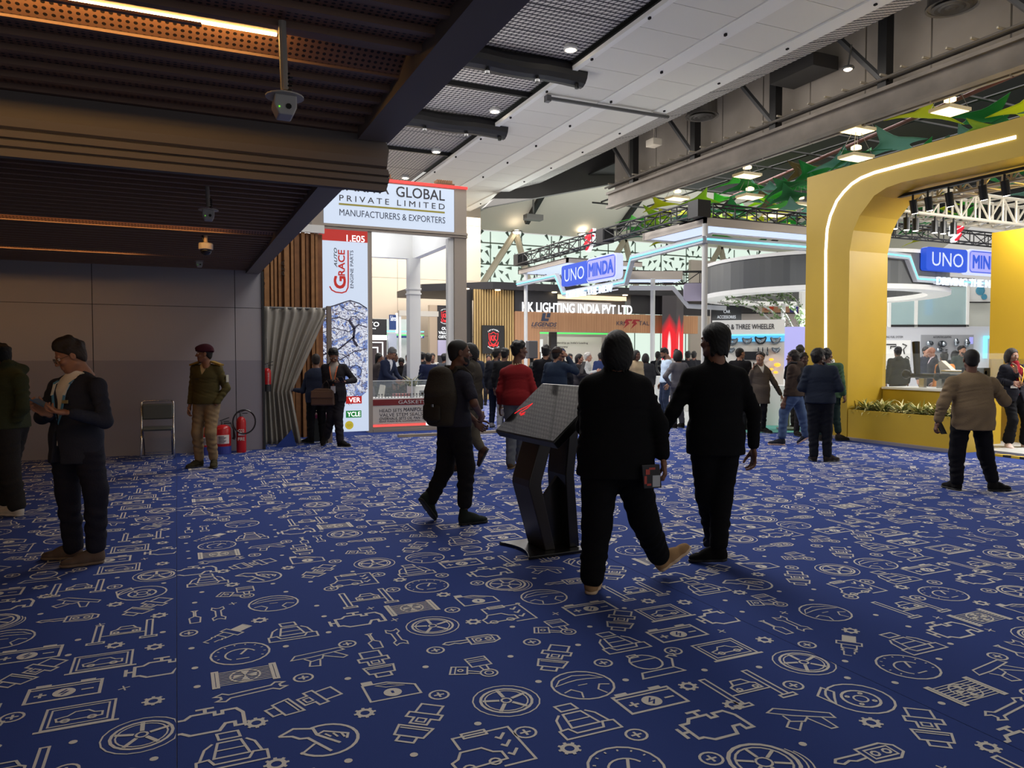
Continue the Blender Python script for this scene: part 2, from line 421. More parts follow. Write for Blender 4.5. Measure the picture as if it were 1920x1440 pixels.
# wall and gallery at the right, far behind the blue booth
S(MB().box(23.5, 45, 30.5, 30.7, 0, 6.4), 'wall_right', mat('pale_gallery_wall', (190, 180, 168), .7))
# ================================================================== CARPET
FAR_Y = 25.0
ICON = {}
def circ(cx, cy, rx, ry=None, n=20, a0=0, a1=360):
    ry = ry or rx
    return [(cx+rx*math.cos(math.radians(a0+(a1-a0)*i/n)), cy+ry*math.sin(math.radians(a0+(a1-a0)*i/n))) for i in range(n+1)]
def rc(x0, y0, x1, y1): return [(x0, y0), (x1, y0), (x1, y1), (x0, y1), (x0, y0)]
def rot(L, a, cx=.5, cy=.5):
    c, s = math.cos(math.radians(a)), math.sin(math.radians(a))
    f = lambda q: (cx+(q[0]-cx)*c-(q[1]-cy)*s, cy+(q[0]-cx)*s+(q[1]-cy)*c)
    return [(k, w_, [f(q) for q in p]) for k, w_, p in L]
# every icon: list of (kind, width, points) in a unit square; 'l' stroke, 'f' filled convex polygon
W = .034
ICON['battery'] = [('l', .045, rc(.03, .22, .97, .74)), ('l', W, [(.03, .66), (.97, .66)]), ('f', 0, rc(.1, .74, .3, .82)), ('f', 0, rc(.68, .74, .88, .82)), ('f', 0, circ(.5, .44, .15)), ('l', .04, [(.12, .44), (.28, .44)]), ('l', .04, [(.2, .36), (.2, .52)]), ('l', .04, [(.72, .44), (.88, .44)]), ('b', .03, [(.53, .53), (.45, .43), (.55, .45), (.47, .35)])]
ICON['board'] = [('l', W, rc(.08, .2, .92, .86)), ('l', .026, rc(.15, .27, .85, .79)), ('l', .05, [(0, .17), (1, .17)]), ('l', .028, [(.24, .4), (.22, .5), (.36, .54), (.44, .64), (.6, .64), (.68, .54), (.78, .52), (.78, .4), (.24, .4)]), ('l', .028, circ(.34, .4, .05, n=10)), ('l', .028, circ(.66, .4, .05, n=10))]
ICON['wheel_t'] = [('l', .022, circ(.5, .5, .48)), ('l', .04, circ(.5, .5, .37)), ('l', .022, circ(.5, .5, .31)), ('l', .03, circ(.5, .5, .07, n=10))]+[('l', .055, [(.5+.1*math.cos(t), .5+.1*math.sin(t)), (.5+.34*math.cos(t), .5+.34*math.sin(t))]) for t in [PI/2+i*2*PI/5 for i in range(5)]]
ICON['wheel'] = [('l', .05, circ(.45, .55, .42)), ('l', .03, circ(.45, .55, .34)), ('l', .03, circ(.45, .55, .1, n=12)), ('l', .022, circ(.55, .45, .44, n=12, a0=-110, a1=20)), ('l', .022, circ(.5, .5, .44, n=12, a0=-115, a1=25))]+[('l', .045, [(.45+.12*math.cos(t), .55+.12*math.sin(t)), (.45+.34*math.cos(t), .55+.34*math.sin(t))]) for t in [PI/2+i*2*PI/6 for i in range(6)]]
ICON['engine'] = [('l', .05, [(.12, .3), (.12, .68), (.24, .68), (.32, .78), (.62, .78), (.62, .68), (.72, .68), (.72, .78), (.9, .78), (.98, .62), (.98, .26), (.86, .26), (.86, .38), (.74, .38), (.66, .2), (.3, .2), (.2, .3), (.12, .3)]), ('l', .05, [(0, .35), (0, .62)]), ('l', .05, [(0, .49), (.12, .49)]), ('l', .05, [(.38, .92), (.62, .92)]), ('l', .05, [(.5, .78), (.5, .92)])]
ICON['seat'] = [('l', W, [(.3, .34), (.36, .72), (.64, .72), (.72, .34), (.3, .34)]), ('l', W, [(.38, .8), (.36, .97), (.62, .97), (.64, .8), (.38, .8)]), ('l', W, [(.3, .72), (.2, .6), (.14, .34)]), ('l', W, [(.7, .72), (.8, .6), (.86, .34)]), ('l', W, [(.1, .1), (.1, .32), (.24, .34), (.3, .2), (.7, .2), (.76, .34), (.92, .32), (.92, .1), (.1, .1)]), ('l', .028, [(.33, .52), (.68, .52)])]
ICON['gauge'] = [('l', W, circ(.5, .5, .46)), ('l', .03, circ(.5, .45, .24, n=12, a0=20, a1=230)), ('l', .04, [(.5, .45), (.62, .66)]), ('l', .028, [(.42, .26), (.62, .26)])]+[('l', .024, [(.5+.36*math.cos(t), .5+.36*math.sin(t)), (.5+.4*math.cos(t), .5+.4*math.sin(t))]) for t in [math.radians(a) for a in range(-30, 230, 26)]]
ICON['steer'] = [('l', W, circ(.5, .5, .47)), ('l', .026, [(.1, .6), (.24, .76), (.5, .84), (.76, .76), (.9, .6), (.66, .66), (.5, .68), (.34, .66), (.1, .6)]), ('l', .026, [(.12, .36), (.26, .42), (.36, .28), (.3, .12)]), ('l', .026, [(.88, .36), (.74, .42), (.64, .28), (.7, .12)]), ('l', .022, [(.42, .5), (.58, .5)])]
ICON['belt'] = rot([('l', W, rc(.34, .74, .66, 1.0)), ('l', W, [(.26, .6), (.26, .74), (.74, .74), (.74, .6), (.62, .6), (.62, .44), (.38, .44), (.38, .6), (.26, .6)]), ('l', .026, rc(.44, .5, .56, .6)), ('l', W, [(.3, .1), (.26, .36), (.74, .36), (.7, .1), (.3, .1)]), ('l', W, rc(.38, -.04, .62, .1)), ('l', .026, [(.3, .3), (.7, .3)])], -38)
ICON['belt2'] = rot(ICON['belt'], -32)
ICON['belt3'] = rot(ICON['belt'], 38)
ICON['oil'] = [('l', .042, [(.06, .12), (.06, .78), (.5, .78), (.95, .5), (.95, .12), (.06, .12)]), ('f', 0, rc(.06, .8, .26, .93)), ('f', 0, circ(.5, .34, .16)), ('b', .05, [(.5, .4), (.5, .3)]), ('l', .026, [(.28, .7), (.52, .7), (.76, .54), (.44, .58), (.28, .7)])]
ICON['fist'] = [('l', .042, circ(.55, .45, .4, n=18, a0=-150, a1=110)), ('l', .042, [(.0, .76), (.2, .9), (.44, .8), (.46, .62), (.7, .3)]), ('l', .042, [(0, .76), (.16, .7), (.24, .6), (.34, .58), (.56, .14)]), ('l', .034, [(.46, .62), (.56, .68), (.84, .5), (.8, .38)]), ('l', .03, [(.56, .6), (.62, .5)]), ('l', .03, [(.66, .58), (.7, .46)]), ('l', .03, [(.76, .54), (.78, .42)]), ('l', .034, [(.2, .2), (.4, .4)])]
ICON['wrench'] = rot([('l', W, [(.2, .44), (.12, .36), (.0, .42), (.08, .46), (.08, .54), (0, .58), (.12, .64), (.2, .56), (.8, .56), (.88, .64), (1, .58), (.92, .54), (.92, .46), (1, .42), (.88, .36), (.8, .44), (.2, .44)])], 8)
ICON['rad'] = [('l', .02, [(.12, y_), (.88, y_)]) for y_ in (.24, .3, .36, .42, .48, .54, .6, .66, .72)]+[('l', .05, rc(.04, .18, .1, .78)), ('l', .05, rc(.9, .18, .96, .78)), ('l', .028, circ(.5, .48, .22))]+[('f', 0, [(.5, .48), (.5+.17*math.cos(t-.4), .48+.17*math.sin(t-.4)), (.5+.19*math.cos(t+.3), .48+.19*math.sin(t+.3))]) for t in (0, PI/2, PI, 3*PI/2)]
ICON['gun'] = rot([('l', .028, [(.1, .5), (.18, .66), (.92, .76), (.98, .64), (.42, .52), (.1, .5)]), ('l', .028, [(.3, .48), (.4, .34), (.58, .4), (.62, .54)]), ('l', .028, [(.38, .34), (.34, .16), (.5, .12), (.54, .36)]), ('l', .028, [(.62, .5), (.9, .3), (.98, .36), (.8, .6)])], 0)
ICON['wiper'] = rot(ICON['gun'], -42)
ICON['plug'] = rot([('l', .026, rc(.4, .72, .6, 1.0)), ('f', 0, rc(.41, .72, .59, .98)), ('l', .028, rc(.3, .56, .7, .7)), ('l', .026, rc(.38, .4, .62, .56)), ('l', .026, [(.42, .4), (.38, .36), (.42, .32), (.38, .28), (.42, .24), (.42, .06), (.54, .06)]), ('l', .026, [(.58, .4), (.62, .36), (.58, .32), (.62, .28), (.58, .24), (.58, .14)])], -48)
ICON['tools'] = [('l', W, [(.2, .5), (.1, .4), (.12, .06), (.32, .06), (.34, .4), (.24, .5), (.24, .84), (.28, .9), (.16, .9), (.2, .84), (.2, .5)]), ('l', W, [(.66, .3), (.58, .2), (.6, .04), (.68, .12), (.76, .12), (.84, .04), (.86, .2), (.78, .3), (.78, .7), (.86, .8), (.84, .96), (.76, .88), (.68, .88), (.6, .96), (.58, .8), (.66, .7), (.66, .3)])]
ICON['piston'] = [('l', W, rc(.5, .56, .9, .96)), ('l', .026, [(.5, .86), (.9, .86)]), ('l', .026, [(.5, .78), (.9, .78)]), ('l', W, [(.64, .56), (.66, .34), (.76, .34), (.78, .56)]), ('l', W, circ(.7, .2, .16, n=16)), ('l', .028, circ(.7, .2, .08, n=10)), ('l', W, [(.0, .42), (.14, .72), (.42, .6), (.3, .3), (0, .42)]), ('l', .026, [(.08, .38), (.22, .69)]), ('l', W, [(.36, .44), (.56, .3)]), ('l', W, [(.32, .34), (.54, .22)]), ('l', .028, circ(.24, .5, .05, n=8))]
ICON['key'] = rot([('l', W, [(.46, .34), (.46, .66), (.86, .68), (1.0, .58), (1.0, .42), (.86, .32), (.46, .34)]), ('l', .026, rc(.54, .4, .9, .6)), ('l', .03, circ(.63, .5, .05, n=8)), ('l', .03, circ(.81, .5, .05, n=8)), ('l', W, [(.46, .56), (.06, .56), (0, .5), (.08, .44), (.2, .48), (.28, .44), (.46, .46)])], -4)
ICON['lift'] = [('l', W, rc(.04, .08, .14, .96)), ('l', W, rc(.86, .08, .96, .96)), ('l', W, rc(-.04, .0, .22, .08)), ('l', W, rc(.78, .0, 1.04, .08)), ('l', W, [(.3, .4), (.3, .56), (.38, .6), (.44, .74), (.64, .74), (.7, .6), (.76, .56), (.76, .4), (.3, .4)]), ('l', .026, [(.38, .6), (.7, .6)]), ('l', .03, circ(.38, .46, .04, n=8)), ('l', .03, circ(.68, .46, .04, n=8)), ('l', .03, [(.14, .34), (.86, .34)])]
ICON['check'] = [('l', W, [(.2, .62), (.2, .92), (.98, .92), (.98, .06), (.56, .06)]), ('l', W, rc(.34, .86, .66, .98)), ('l', .04, [(.72, .74), (.77, .68), (.87, .8)]), ('l', .04, [(.72, .54), (.77, .48), (.87, .6)]), ('l', .04, [(.72, .32), (.77, .26), (.87, .38)]), ('l', W, [(.02, .16), (.0, .36), (.1, .42), (.18, .56), (.46, .56), (.56, .42), (.66, .38), (.66, .2), (.02, .16)]), ('l', .03, circ(.16, .18, .07, n=10)), ('l', .03, circ(.5, .2, .07, n=10))]
ICON['disc'] = [('l', W, circ(.52, .5, .46)), ('l', .04, circ(.52, .48, .26)), ('l', .028, circ(.52, .48, .1, n=12)), ('l', .034, [(.06, .5), (.02, .8), (.28, .98), (.34, .8), (.2, .66), (.06, .5)])]+[('l', .028, circ(.52+.18*math.cos(t), .48+.18*math.sin(t), .025, n=6)) for t in (PI/4, 3*PI/4, 5*PI/4, 7*PI/4)]
ICON['mech'] = [('l', W, circ(.4, .62, .26, .28, n=16)), ('l', .028, [(.16, .7), (.64, .7)]), ('l', .03, rc(.24, .84, .4, .94)), ('l', W, [(0, .1), (.1, .28), (.7, .28), (.78, .1), (0, .1)]), ('l', .036, [(.7, .3), (.86, .56), (.82, .66), (.9, .7), (.98, .62), (1., .74)])]
SMALL = {'gear': [('l', .2, circ(.5, .5, .34, n=12))]+[('f', 0, [(.5+.42*math.cos(t-.2), .5+.42*math.sin(t-.2)), (.5+.56*math.cos(t-.14), .5+.56*math.sin(t-.14)), (.5+.56*math.cos(t+.14), .5+.56*math.sin(t+.14)), (.5+.42*math.cos(t+.2), .5+.42*math.sin(t+.2))]) for t in [i*PI/4 for i in range(8)]],
         'cplus': [('l', .11, circ(.5, .5, .46, n=16)), ('l', .11, [(.25, .5), (.75, .5)]), ('l', .11, [(.5, .25), (.5, .75)])],
         'plus': [('l', .12, [(.1, .35), (.9, .65)]), ('l', .12, [(.6, .05), (.4, .95)])], 'dot': [('f', 0, circ(.5, .5, .36, n=10))]}
TILE = '''engine .11 3.33;seat .19 3.06;wrench .31 3.56;rad .30 3.76;gauge .30 4.05;plug .25 4.36;tools .17 4.74;piston .36 5.10;fist .53 3.00;belt2 .52 3.36;seat .58 4.26;steer .55 4.80;gun .65 3.84;oil .90 3.33;belt3 .91 3.64;tools 1.04 3.94;engine .96 4.29;lift 1.10 4.67;check 1.10 5.08;belt .93 2.97;wheel_t 1.34 3.00;piston 1.33 3.38;wheel_t 1.33 4.02;rad 1.31 4.37;key 1.45 3.72;gauge 1.53 4.75;seat 1.55 5.14;steer 1.73 3.00;belt 1.76 3.34;check 1.78 4.03;oil 1.73 4.36;piston 1.94 3.70;wheel 2.04 4.55;engine 2.03 4.87;battery 1.93 5.18;mech 2.18 3.06;seat 2.16 3.38;belt 2.36 3.66;battery 2.30 3.92;steer 2.14 4.22;battery 2.53 3.36;key 2.42 4.44;wiper 2.41 4.78;lift 2.40 5.10;board 2.62 3.06;lift 2.73 4.09;belt 2.84 4.50;disc 2.79 4.80;wheel_t 2.87 5.20;engine 2.93 3.46;board 2.66 3.66'''
rnd = random.Random(11)
def icon_geo(L, cx, cy, s, wmul=1.0):
    """flat polygons lying at z=.0012: strokes as mitred quads, fills as polygons"""
    V, F, T = [], [], []
    for li, (kind, w_, pts) in enumerate(L):
        zz = .0012+.00009*li
        P = [(cx+(q[0]-.5)*s, cy+(q[1]-.5)*s) for q in pts]
        if kind == 'f':
            if len(P) > 2 and P[0] == P[-1]: P = P[:-1]
            if math.hypot(P[0][0]-P[-1][0], P[0][1]-P[-1][1]) < 1e-6: P = P[:-1]
            n = len(V); V += [(a, b, zz) for a, b in P]; F.append(tuple(range(n, n+len(P)))); T.append(1); continue
        hw = w_*s*wmul/2; z = zz+(.0004 if kind == 'b' else 0)
        closed = math.hypot(P[0][0]-P[-1][0], P[0][1]-P[-1][1]) < 1e-6
        if closed: P = P[:-1]
        k = len(P); off = []
        for i in range(k):
            pv = P[i-1] if (i or closed) else None; nx = P[(i+1) % k] if (i < k-1 or closed) else None
            ds = []
            if pv: ds.append((P[i][0]-pv[0], P[i][1]-pv[1]))
            if nx: ds.append((nx[0]-P[i][0], nx[1]-P[i][1]))
            ns = []
            for dx, dy in ds:
                l = math.hypot(dx, dy) or 1e-9; ns.append((-dy/l, dx/l))
            if len(ns) == 2:
                mx, my = ns[0][0]+ns[1][0], ns[0][1]+ns[1][1]; l = math.hypot(mx, my)
                if l < .3: mx, my = ns[0]; sc = 1
                else: mx /= l; my /= l; sc = min(2.0, 1/max(.3, mx*ns[0][0]+my*ns[0][1]))
            else: (mx, my), sc = ns[0], 1
            off.append((mx*hw*sc, my*hw*sc))
        n = len(V)
        for (a, b), (ox, oy) in zip(P, off): V += [(a+ox, b+oy, z), (a-ox, b-oy, z)]
        for i in range(k if closed else k-1):
            j = (i+1) % k
            F.append((n+2*i, n+2*i+1, n+2*j+1, n+2*j)); T.append(2 if kind == 'b' else 1)
    return V, F, T
TV, TF, TT = [], [], []
def tadd(g):
    n = len(TV); TV.extend(g[0]); TF.extend(tuple(i+n for i in f) for f in g[1]); TT.extend(g[2])
places = []
for s in TILE.split(';'):
    nme, x, y = s.split(); x, y = float(x), float(y)-2.8
    places.append((x, y)); tadd(icon_geo(ICON[nme], x, y, .312 if nme not in ('tools', 'oil', 'piston') else .26))
tries = 0; cnt = 0
while cnt < 64 and tries < 9000:
    tries += 1; x, y = rnd.uniform(.05, 2.95), rnd.uniform(0, 2.43)
    if min(min(math.hypot(x-a, y-b-k) for k in (0, 2.43, -2.43)) for a, b in places) < .205: continue
    nme = rnd.choice(['gear', 'cplus', 'cplus', 'plus', 'dot', 'dot']); places.append((x, y)); cnt += 1
    tadd(icon_geo(SMALL[nme], x, y, {'gear': .085, 'cplus': .095, 'plus': .06, 'dot': .045}[nme]))
TV = np.array(TV); TV[:, 0] = np.clip(TV[:, 0], .003, 2.997)
def carpet():
    Vs, Fs, Ts = [], [], []; n = 0
    shifts = {}
    for i in range(-3, 6):
        sh = (.56*-i if i < 0 else (-1.53*i)) % 2.43
        for j in range(-2, 12):
            v = TV.copy(); v[:, 0] += 3.0*i-.02; v[:, 1] += 2.8+sh+2.43*j
            xa, xb, ya, yb = v[:, 0].min(), v[:, 0].max(), v[:, 1].min(), v[:, 1].max()
            if yb < .5 or ya > FAR_Y: continue
            keep = []
            for f, t in zip(TF, TT):
                q = v[list(f)]
                if q[:, 1].min() < .3 or q[:, 1].max() > FAR_Y-.05: continue
                cx, cy = q[:, 0].mean(), q[:, 1].mean()
                if cx < -4.9 or q[:, 0].max() > 16 : continue
                if cx < 1.4 and q[:, 1].max() > 12.97: continue
                if q[:, 0].max() > 11.05 and q[:, 1].max() < 11.9: continue
                if q[:, 0].max() > 10.2 and q[:, 1].max() > 11.9: continue
                if cy > 14.55 and cx < 6.2: continue
                if cy > 15.5 and cx > 10: continue
                keep.append((f, t))
            Vs.append(v); Fs += [tuple(k+n for k in f) for f, _ in keep]; Ts += [t for _, t in keep]; n += len(v)
    V = np.concatenate(Vs); base = n
    used = np.unique(np.array([k for f in Fs for k in f])); remap = np.full(n, -1); remap[used] = np.arange(len(used))
    V = V[used]; Fs = [tuple(int(remap[k]) for k in f) for f in Fs]; b = len(V)
    slab = []
    edges = [-5.2]+[3.0*i-.02 for i in range(-1, 6)]+[18.0]
    for x0, x1 in zip(edges, edges[1:]):
        slab.append([(x0+.0015, -4, 0), (x1-.0015, -4, 0), (x1-.0015, FAR_Y, 0), (x0+.0015, FAR_Y, 0)])
    VV = [tuple(p) for p in V]
    for q in slab:
        k = len(VV); VV += q; Fs.append((k, k+1, k+2, k+3)); Ts.append(0)
    k = len(VV); VV += [(-5.2, -4, -.004), (18, -4, -.004), (18, FAR_Y, -.004), (-5.2, FAR_Y, -.004)]; Fs.append((k, k+1, k+2, k+3)); Ts.append(3)
    me = bpy.data.meshes.new('floor'); me.from_pydata(VV, [], Fs)
    for m in (mat('carpet_blue', (44, 63, 127), .95, bump=.25, bscale=350, spec=.15), mat('carpet_cream', (208, 203, 196), .95, bump=.25, bscale=350, spec=.15), MATS['carpet_blue'], mat('carpet_seam', (120, 120, 140), .9)): me.materials.append(m)
    me.polygons.foreach_set('material_index', Ts); me.update()
    o = bpy.data.objects.new('floor', me); COL.objects.link(o); o['kind'] = 'structure'
    return o
carpet()
S(MB().box(-6, 46, -5, 37, -.12, -.006), 'floor', mat('hall_floor', (150, 148, 150), .35))
# ================================================================== STANDS
UX, UZ, UYn = (1, 0, 0), (0, 0, 1), (0, -1, 0)
M_sign = mat('lit_sign_white', (225, 235, 250), .4, emit=(212, 226, 248), estr=.80)
M_ltr = mat('letter_dark', (52, 50, 58), .5)
M_ltrn = mat('letter_navy', (52, 60, 84), .5)
M_red = mat('sign_red', (214, 44, 34), .4, emit=(214, 44, 34), estr=.55)
M_redneon = mat('red_led', (255, 60, 55), .4, emit=(255, 62, 58), estr=1.6)
M_gold = mat('sign_gold', (196, 182, 70), .5, emit=(196, 182, 70), estr=.3)
M_wled = mat('white_led', (255, 255, 255), .4, emit=(255, 252, 246), estr=3.2)
M_wltr = mat('lit_white_letter', (255, 255, 255), .4, emit=(250, 252, 255), estr=1.7)
M_cyan = mat('cyan_led', (140, 235, 255), .4, emit=(120, 226, 255), estr=1.5)
M_soft = mat('blue_white_lightbox', (215, 228, 255), .4, emit=(205, 222, 255), estr=1.0)
M_taupe = mat('taupe_frame', (158, 146, 134), .55)
M_glass = mat('clear_glass', (235, 245, 245), .03, alpha=.06)
# ---- stand with the red-edged header (front plane y = 15)
b = thing('exhibition_stand', (4.05, 15, 0), 'taupe framed open stand with white inner canopy under the red-edged header sign', 'stand')
L = lambda x0, x1, y0, y1, z0, z1: (x0-4.05, x1-4.05, y0-15, y1-15, z0, z1)
for x0, x1, z1 in ((2.45, 2.58, 4.12), (3.545, 3.63, 4.12), (5.40, 5.67, 5.14)):
    MB().box(*L(x0, x1, 14.98, 15.22, 0.0, z1)).build('column', M_taupe, b)
MB().box(*L(2.45, 5.67, 15.0, 15.4, 4.12, 5.12)).build('header', M_taupe, b)
MB().box(*L(2.44, 5.68, 14.93, 15.05, 4.11, 4.16)).box(*L(2.44, 5.68, 14.95, 15.05, 4.06, 4.10)).build('header_rail', M_taupe, b)
MB().box(*L(2.44, 5.69, 14.96, 15.02, 5.09, 5.14)).build('red_light_strip', M_redneon, b, label='glowing red light strip along the header top')
MB().box(*L(3.64, 5.42, 14.99, 15.02, 0.0, .06)).build('kick_rail', M_taupe, b)
mb = MB().box(*L(2.5, 5.62, 18.2, 18.4, 4.0, 5.05)).box(*L(5.44, 5.62, 15.4, 18.3, 4.0, 5.05)).box(*L(2.5, 5.62, 15.4, 18.4, 5.05, 5.1))
mb.build('canopy', M_white, b, label='white inner canopy')
mb = MB().box(*L(5.32, 5.6, 18.05, 18.35, 0, 4.0)).box(*L(5.30, 5.62, 18.03, 18.37, 3.1, 3.14)).box(*L(5.30, 5.62, 18.03, 18.37, 3.22, 3.26))
mb.build('inner_column', M_white, b, label='white inner column')
MB().box(*L(5.28, 5.40, 15.05, 15.2, .9, 4.05)).build('inner_post', M_white, b)
h = thing('header_sign', (4.03, 14.95, 4.17), 'wide white lightbox header sign with dark lettering and a gold line', 'sign')
MB().box(-1.35, 1.35, 0, .06, 0, .88).build('lightbox', M_sign, h)
def px_rect(x0, y0, x1, y1, Y):
    a, c = atY(x0, y1, Y), atY(x1, y1, Y); d = atY(x0, y0, Y)
    return a[0], (a[2]), c[0]-a[0], d[2]-a[2]
for t, x0, x1, z0, z1, bold, m, sp in (('SARITA', 2.98, 3.98, 4.83, 5.01, .018, M_ltr, 1), ('GLOBAL', 4.13, 5.17, 4.80, 5.01, .018, M_ltr, 1), ('PRIVATE', 2.98, 3.98, 4.62, 4.735, .015, M_ltr, 1.5), ('LIMITED', 4.15, 5.17, 4.62, 4.735, .015, M_ltr, 1.5), ('MANUFACTURERS & EXPORTERS', 2.98, 5.18, 4.33, 4.46, .004, M_ltrn, 1)):
    lettering(t, (x0-4.03, -.004, z0-4.17), UX, UZ, x1-x0, z1-z0, m, h, bold=bold, spacing=sp)
MB().box(2.97-4.03, 5.17-4.03, -.008, 0, 4.54-4.17, 4.575-4.17).build('gold_line', M_gold, h)
# ---- tall lightbox banner
g = thing('lightbox_banner', (3.06, 14.97, 0), 'tall white lightbox banner with red logo and a sketch of an engine', 'banner')
MB().box(-.48, .48, 0, .08, .04, 4.05).build('lightbox', M_sign, g)
MB().box(-.48, .48, -.006, .0, 3.83, 4.055).build('red_band', M_red, g)
lettering('1.E05', (.06, -.008, 3.835), UX, UZ, .36, .125, M_wltr, g, bold=.02)
ru, rv = (0, 0, 1), (-1, 0, 0)
lettering('RACE', (.02, -.004, 3.155), ru, rv, .5, .13, M_red, g, bold=.05)
lettering('G', (.03, -.004, 2.90), ru, rv, .235, .22, M_red, g, bold=.07)
lettering('AUTO', (-.13, -.004, 3.31), ru, rv, .38, .06, mat('letter_black', (14, 14, 16), .5), g, bold=.03, shear=.3)
lettering('ENGINE PARTS', (.19, -.004, 2.91), ru, rv, .75, .065, M_ltrn, g, bold=.01)
mb = MB(); mb.ribbon([(-.28, -.006, 2.93), (-.24, -.006, 2.86), (-.16, -.006, 2.82), (-.04, -.006, 2.81), (.04, -.006, 2.84), (.08, -.006, 2.92), (.088, -.006, 3.05), (.088, -.006, 3.66)], .026, (0, -1, 0))
mb.build('swoosh', M_red, g)
def sketch(nt, tc, sx, M, MIX, b_):
    n = nt.nodes.new('ShaderNodeTexNoise'); n.inputs['Scale'].default_value = 3.2; n.inputs['Detail'].default_value = 8; n.inputs['Distortion'].default_value = 2.4
    nt.links.new(tc.outputs['Object'], n.inputs['Vector'])
    v = nt.nodes.new('ShaderNodeTexVoronoi'); v.inputs['Scale'].default_value = 11; v.feature = 'DISTANCE_TO_EDGE'
    mp = nt.nodes.new('ShaderNodeMapping'); mp.inputs['Rotation'].default_value = (0, .6, 0); mp.inputs['Scale'].default_value = (1, 1, 2.2)
    va = nt.nodes.new('ShaderNodeVectorMath'); va.operation = 'MULTIPLY_ADD'; va.inputs[1].default_value = (.22, .22, .22)
    nt.links.new(n.outputs['Color'], va.inputs[0]); nt.links.new(tc.outputs['Object'], va.inputs[2])
    nt.links.new(va.outputs[0], mp.inputs['Vector']); nt.links.new(mp.outputs[0], v.inputs['Vector'])
    f = n.outputs['Fac']
    c1 = MIX(M('GREATER_THAN', f, .53), (226, 232, 246), (120, 146, 206))
    edge = M('LESS_THAN', v.outputs['Distance'], .05)
    c2 = MIX(M('GREATER_THAN', M('FRACT', M('MULTIPLY', f, 7.0)), .5), (52, 56, 96), (104, 82, 74))
    c = MIX(edge, c1, c2)
    e2 = M('LESS_THAN', M('ABSOLUTE', M('SUBTRACT', M('FRACT', M('MULTIPLY', f, 9.0)), .5)), .05)
    c = MIX(e2, c, (70, 76, 120))
    nt.links.new(c, b_.inputs['Emission Color']); b_.inputs['Emission Strength'].default_value = .55
    return c
ZL = lambda z: .85+(z-.98)*1.25
poly = [(x_, ZL(z_)) for x_, z_ in [(-.47, .98), (-.1, .86), (.1, .75), (.46, .98), (.47, 2.3), (.3, 2.36), (.12, 2.43), (-.1, 2.37), (-.3, 2.30), (-.47, 2.27)]]
MB().prism(poly, (0, -.003, 0), UX, UZ, (0, -1, 0), .002).build('engine_sketch', node_mat('engine_sketch', sketch, .5), g)
mb = MB()
for w_, pts in ((.022, ((-.47, 2.28), (-.2, 2.34), (0, 2.40), (.12, 2.43), (.3, 2.39), (.46, 2.31))), (.014, ((-.1, 2.36), (.05, 2.28), (.2, 2.27), (.4, 2.22))), (.012, ((.12, 2.41), (.2, 2.34), (.42, 2.33))), (.016, ((-.46, 1.9), (-.2, 1.99), (.1, 1.93), (.3, 2.05), (.46, 2.0))), (.03, ((-.46, 1.55), (-.1, 1.66), (.2, 1.86))), (.02, ((-.46, 2.1), (-.1, 2.16), (.1, 2.1))), (.05, ((.1, 2.12), (.2, 1.98), (.18, 1.8), (.26, 1.7))), (.016, ((-.4, 1.35), (-.1, 1.48), (.2, 1.62), (.44, 1.66)))):
    mb.ribbon([(x_, -.008, ZL(z_)) for x_, z_ in pts], w_, (0, -1, 0))
for c_, r_ in (((-.1, 1.42), .2), ((-.1, 1.42), .1), ((.2, 2.1), .1), ((.22, 1.3), .12), ((-.3, 1.8), .08)): mb.tube([(c_[0]+r_*math.cos(t), -.008, ZL(c_[1])+r_*math.sin(t)) for t in np.linspace(0, 2*PI, 16)], .007, 4)
mb.build('sketch_line', mat('sketch_ink', (60, 58, 84), .5), g)
MB().box(.02, .34, -.006, 0, .60, .75).build('red_tag', M_red, g); lettering('VER', (.08, -.008, .63), UX, UZ, .23, .09, M_wltr, g, bold=.02)
MB().box(.02, .33, -.006, 0, .32, .46).build('green_tag', mat('sign_green', (40, 150, 70), .5, emit=(40, 150, 70), estr=.5), g); lettering('YCLE', (.05, -.008, .345), UX, UZ, .26, .09, M_wltr, g, bold=.02)
MB().prism(circ(.085, .17, .085, n=16)[:-1], (0, -.006, 0), UX, UZ, (0, 1, 0), .005).build('yellow_seal', mat('sign_yellow', (232, 210, 60), .5, emit=(232, 210, 60), estr=.5), g)
lettering('GO', (.04, -.008, .145), UX, UZ, .09, .05, M_gold, g)
# ---- display counter in that stand
c = thing('display_counter', (4.83, 15.24, 0), 'glass topped display counter with grey front and dark red band, behind the backpack wearer', 'counter')
MB().box(-1.2, 1.25, 0, .55, .14, .53).build('front_panel', mat('counter_grey', (206, 199, 192), .5), c)
MB().box(-1.2, 1.25, -.012, .56, .53, .655).build('red_band', mat('band_red', (116, 22, 26), .5), c)
MB().box(-1.2, 1.28, -.02, .58, 0, .08).build('plinth', M_taupe, c)
MB().box(-1.18, .0, -.015, 0, .085, .135).build('light_strip', mat('pink_led', (255, 110, 100), .4, emit=(255, 96, 90), estr=.95), c)
MB().box(0, 1.2, -.015, 0, .085, .135).build('light_strip', M_wltr, c)
MB().box(-1.2, 1.25, 0, .55, .655, .68).build('shelf', M_white, c)
mb = MB().box(-1.2, 1.25, -.005, .005, .68, 1.02).box(-1.2, 1.25, .545, .555, .68, 1.02).box(-1.2, 1.25, 0, .55, 1.02, 1.035)
mb.build('glass_case', M_glass, c)
mb = MB().box(-1.2, 1.25, -.008, .008, 1.035, 1.05)
for x in (-1.19, -.3, .4, 1.2): mb.box(x-.012, x+.012, -.01, .014, .68, 1.04)
mb.build('case_rail', mat('rail_white', (214, 218, 220), .4), c)
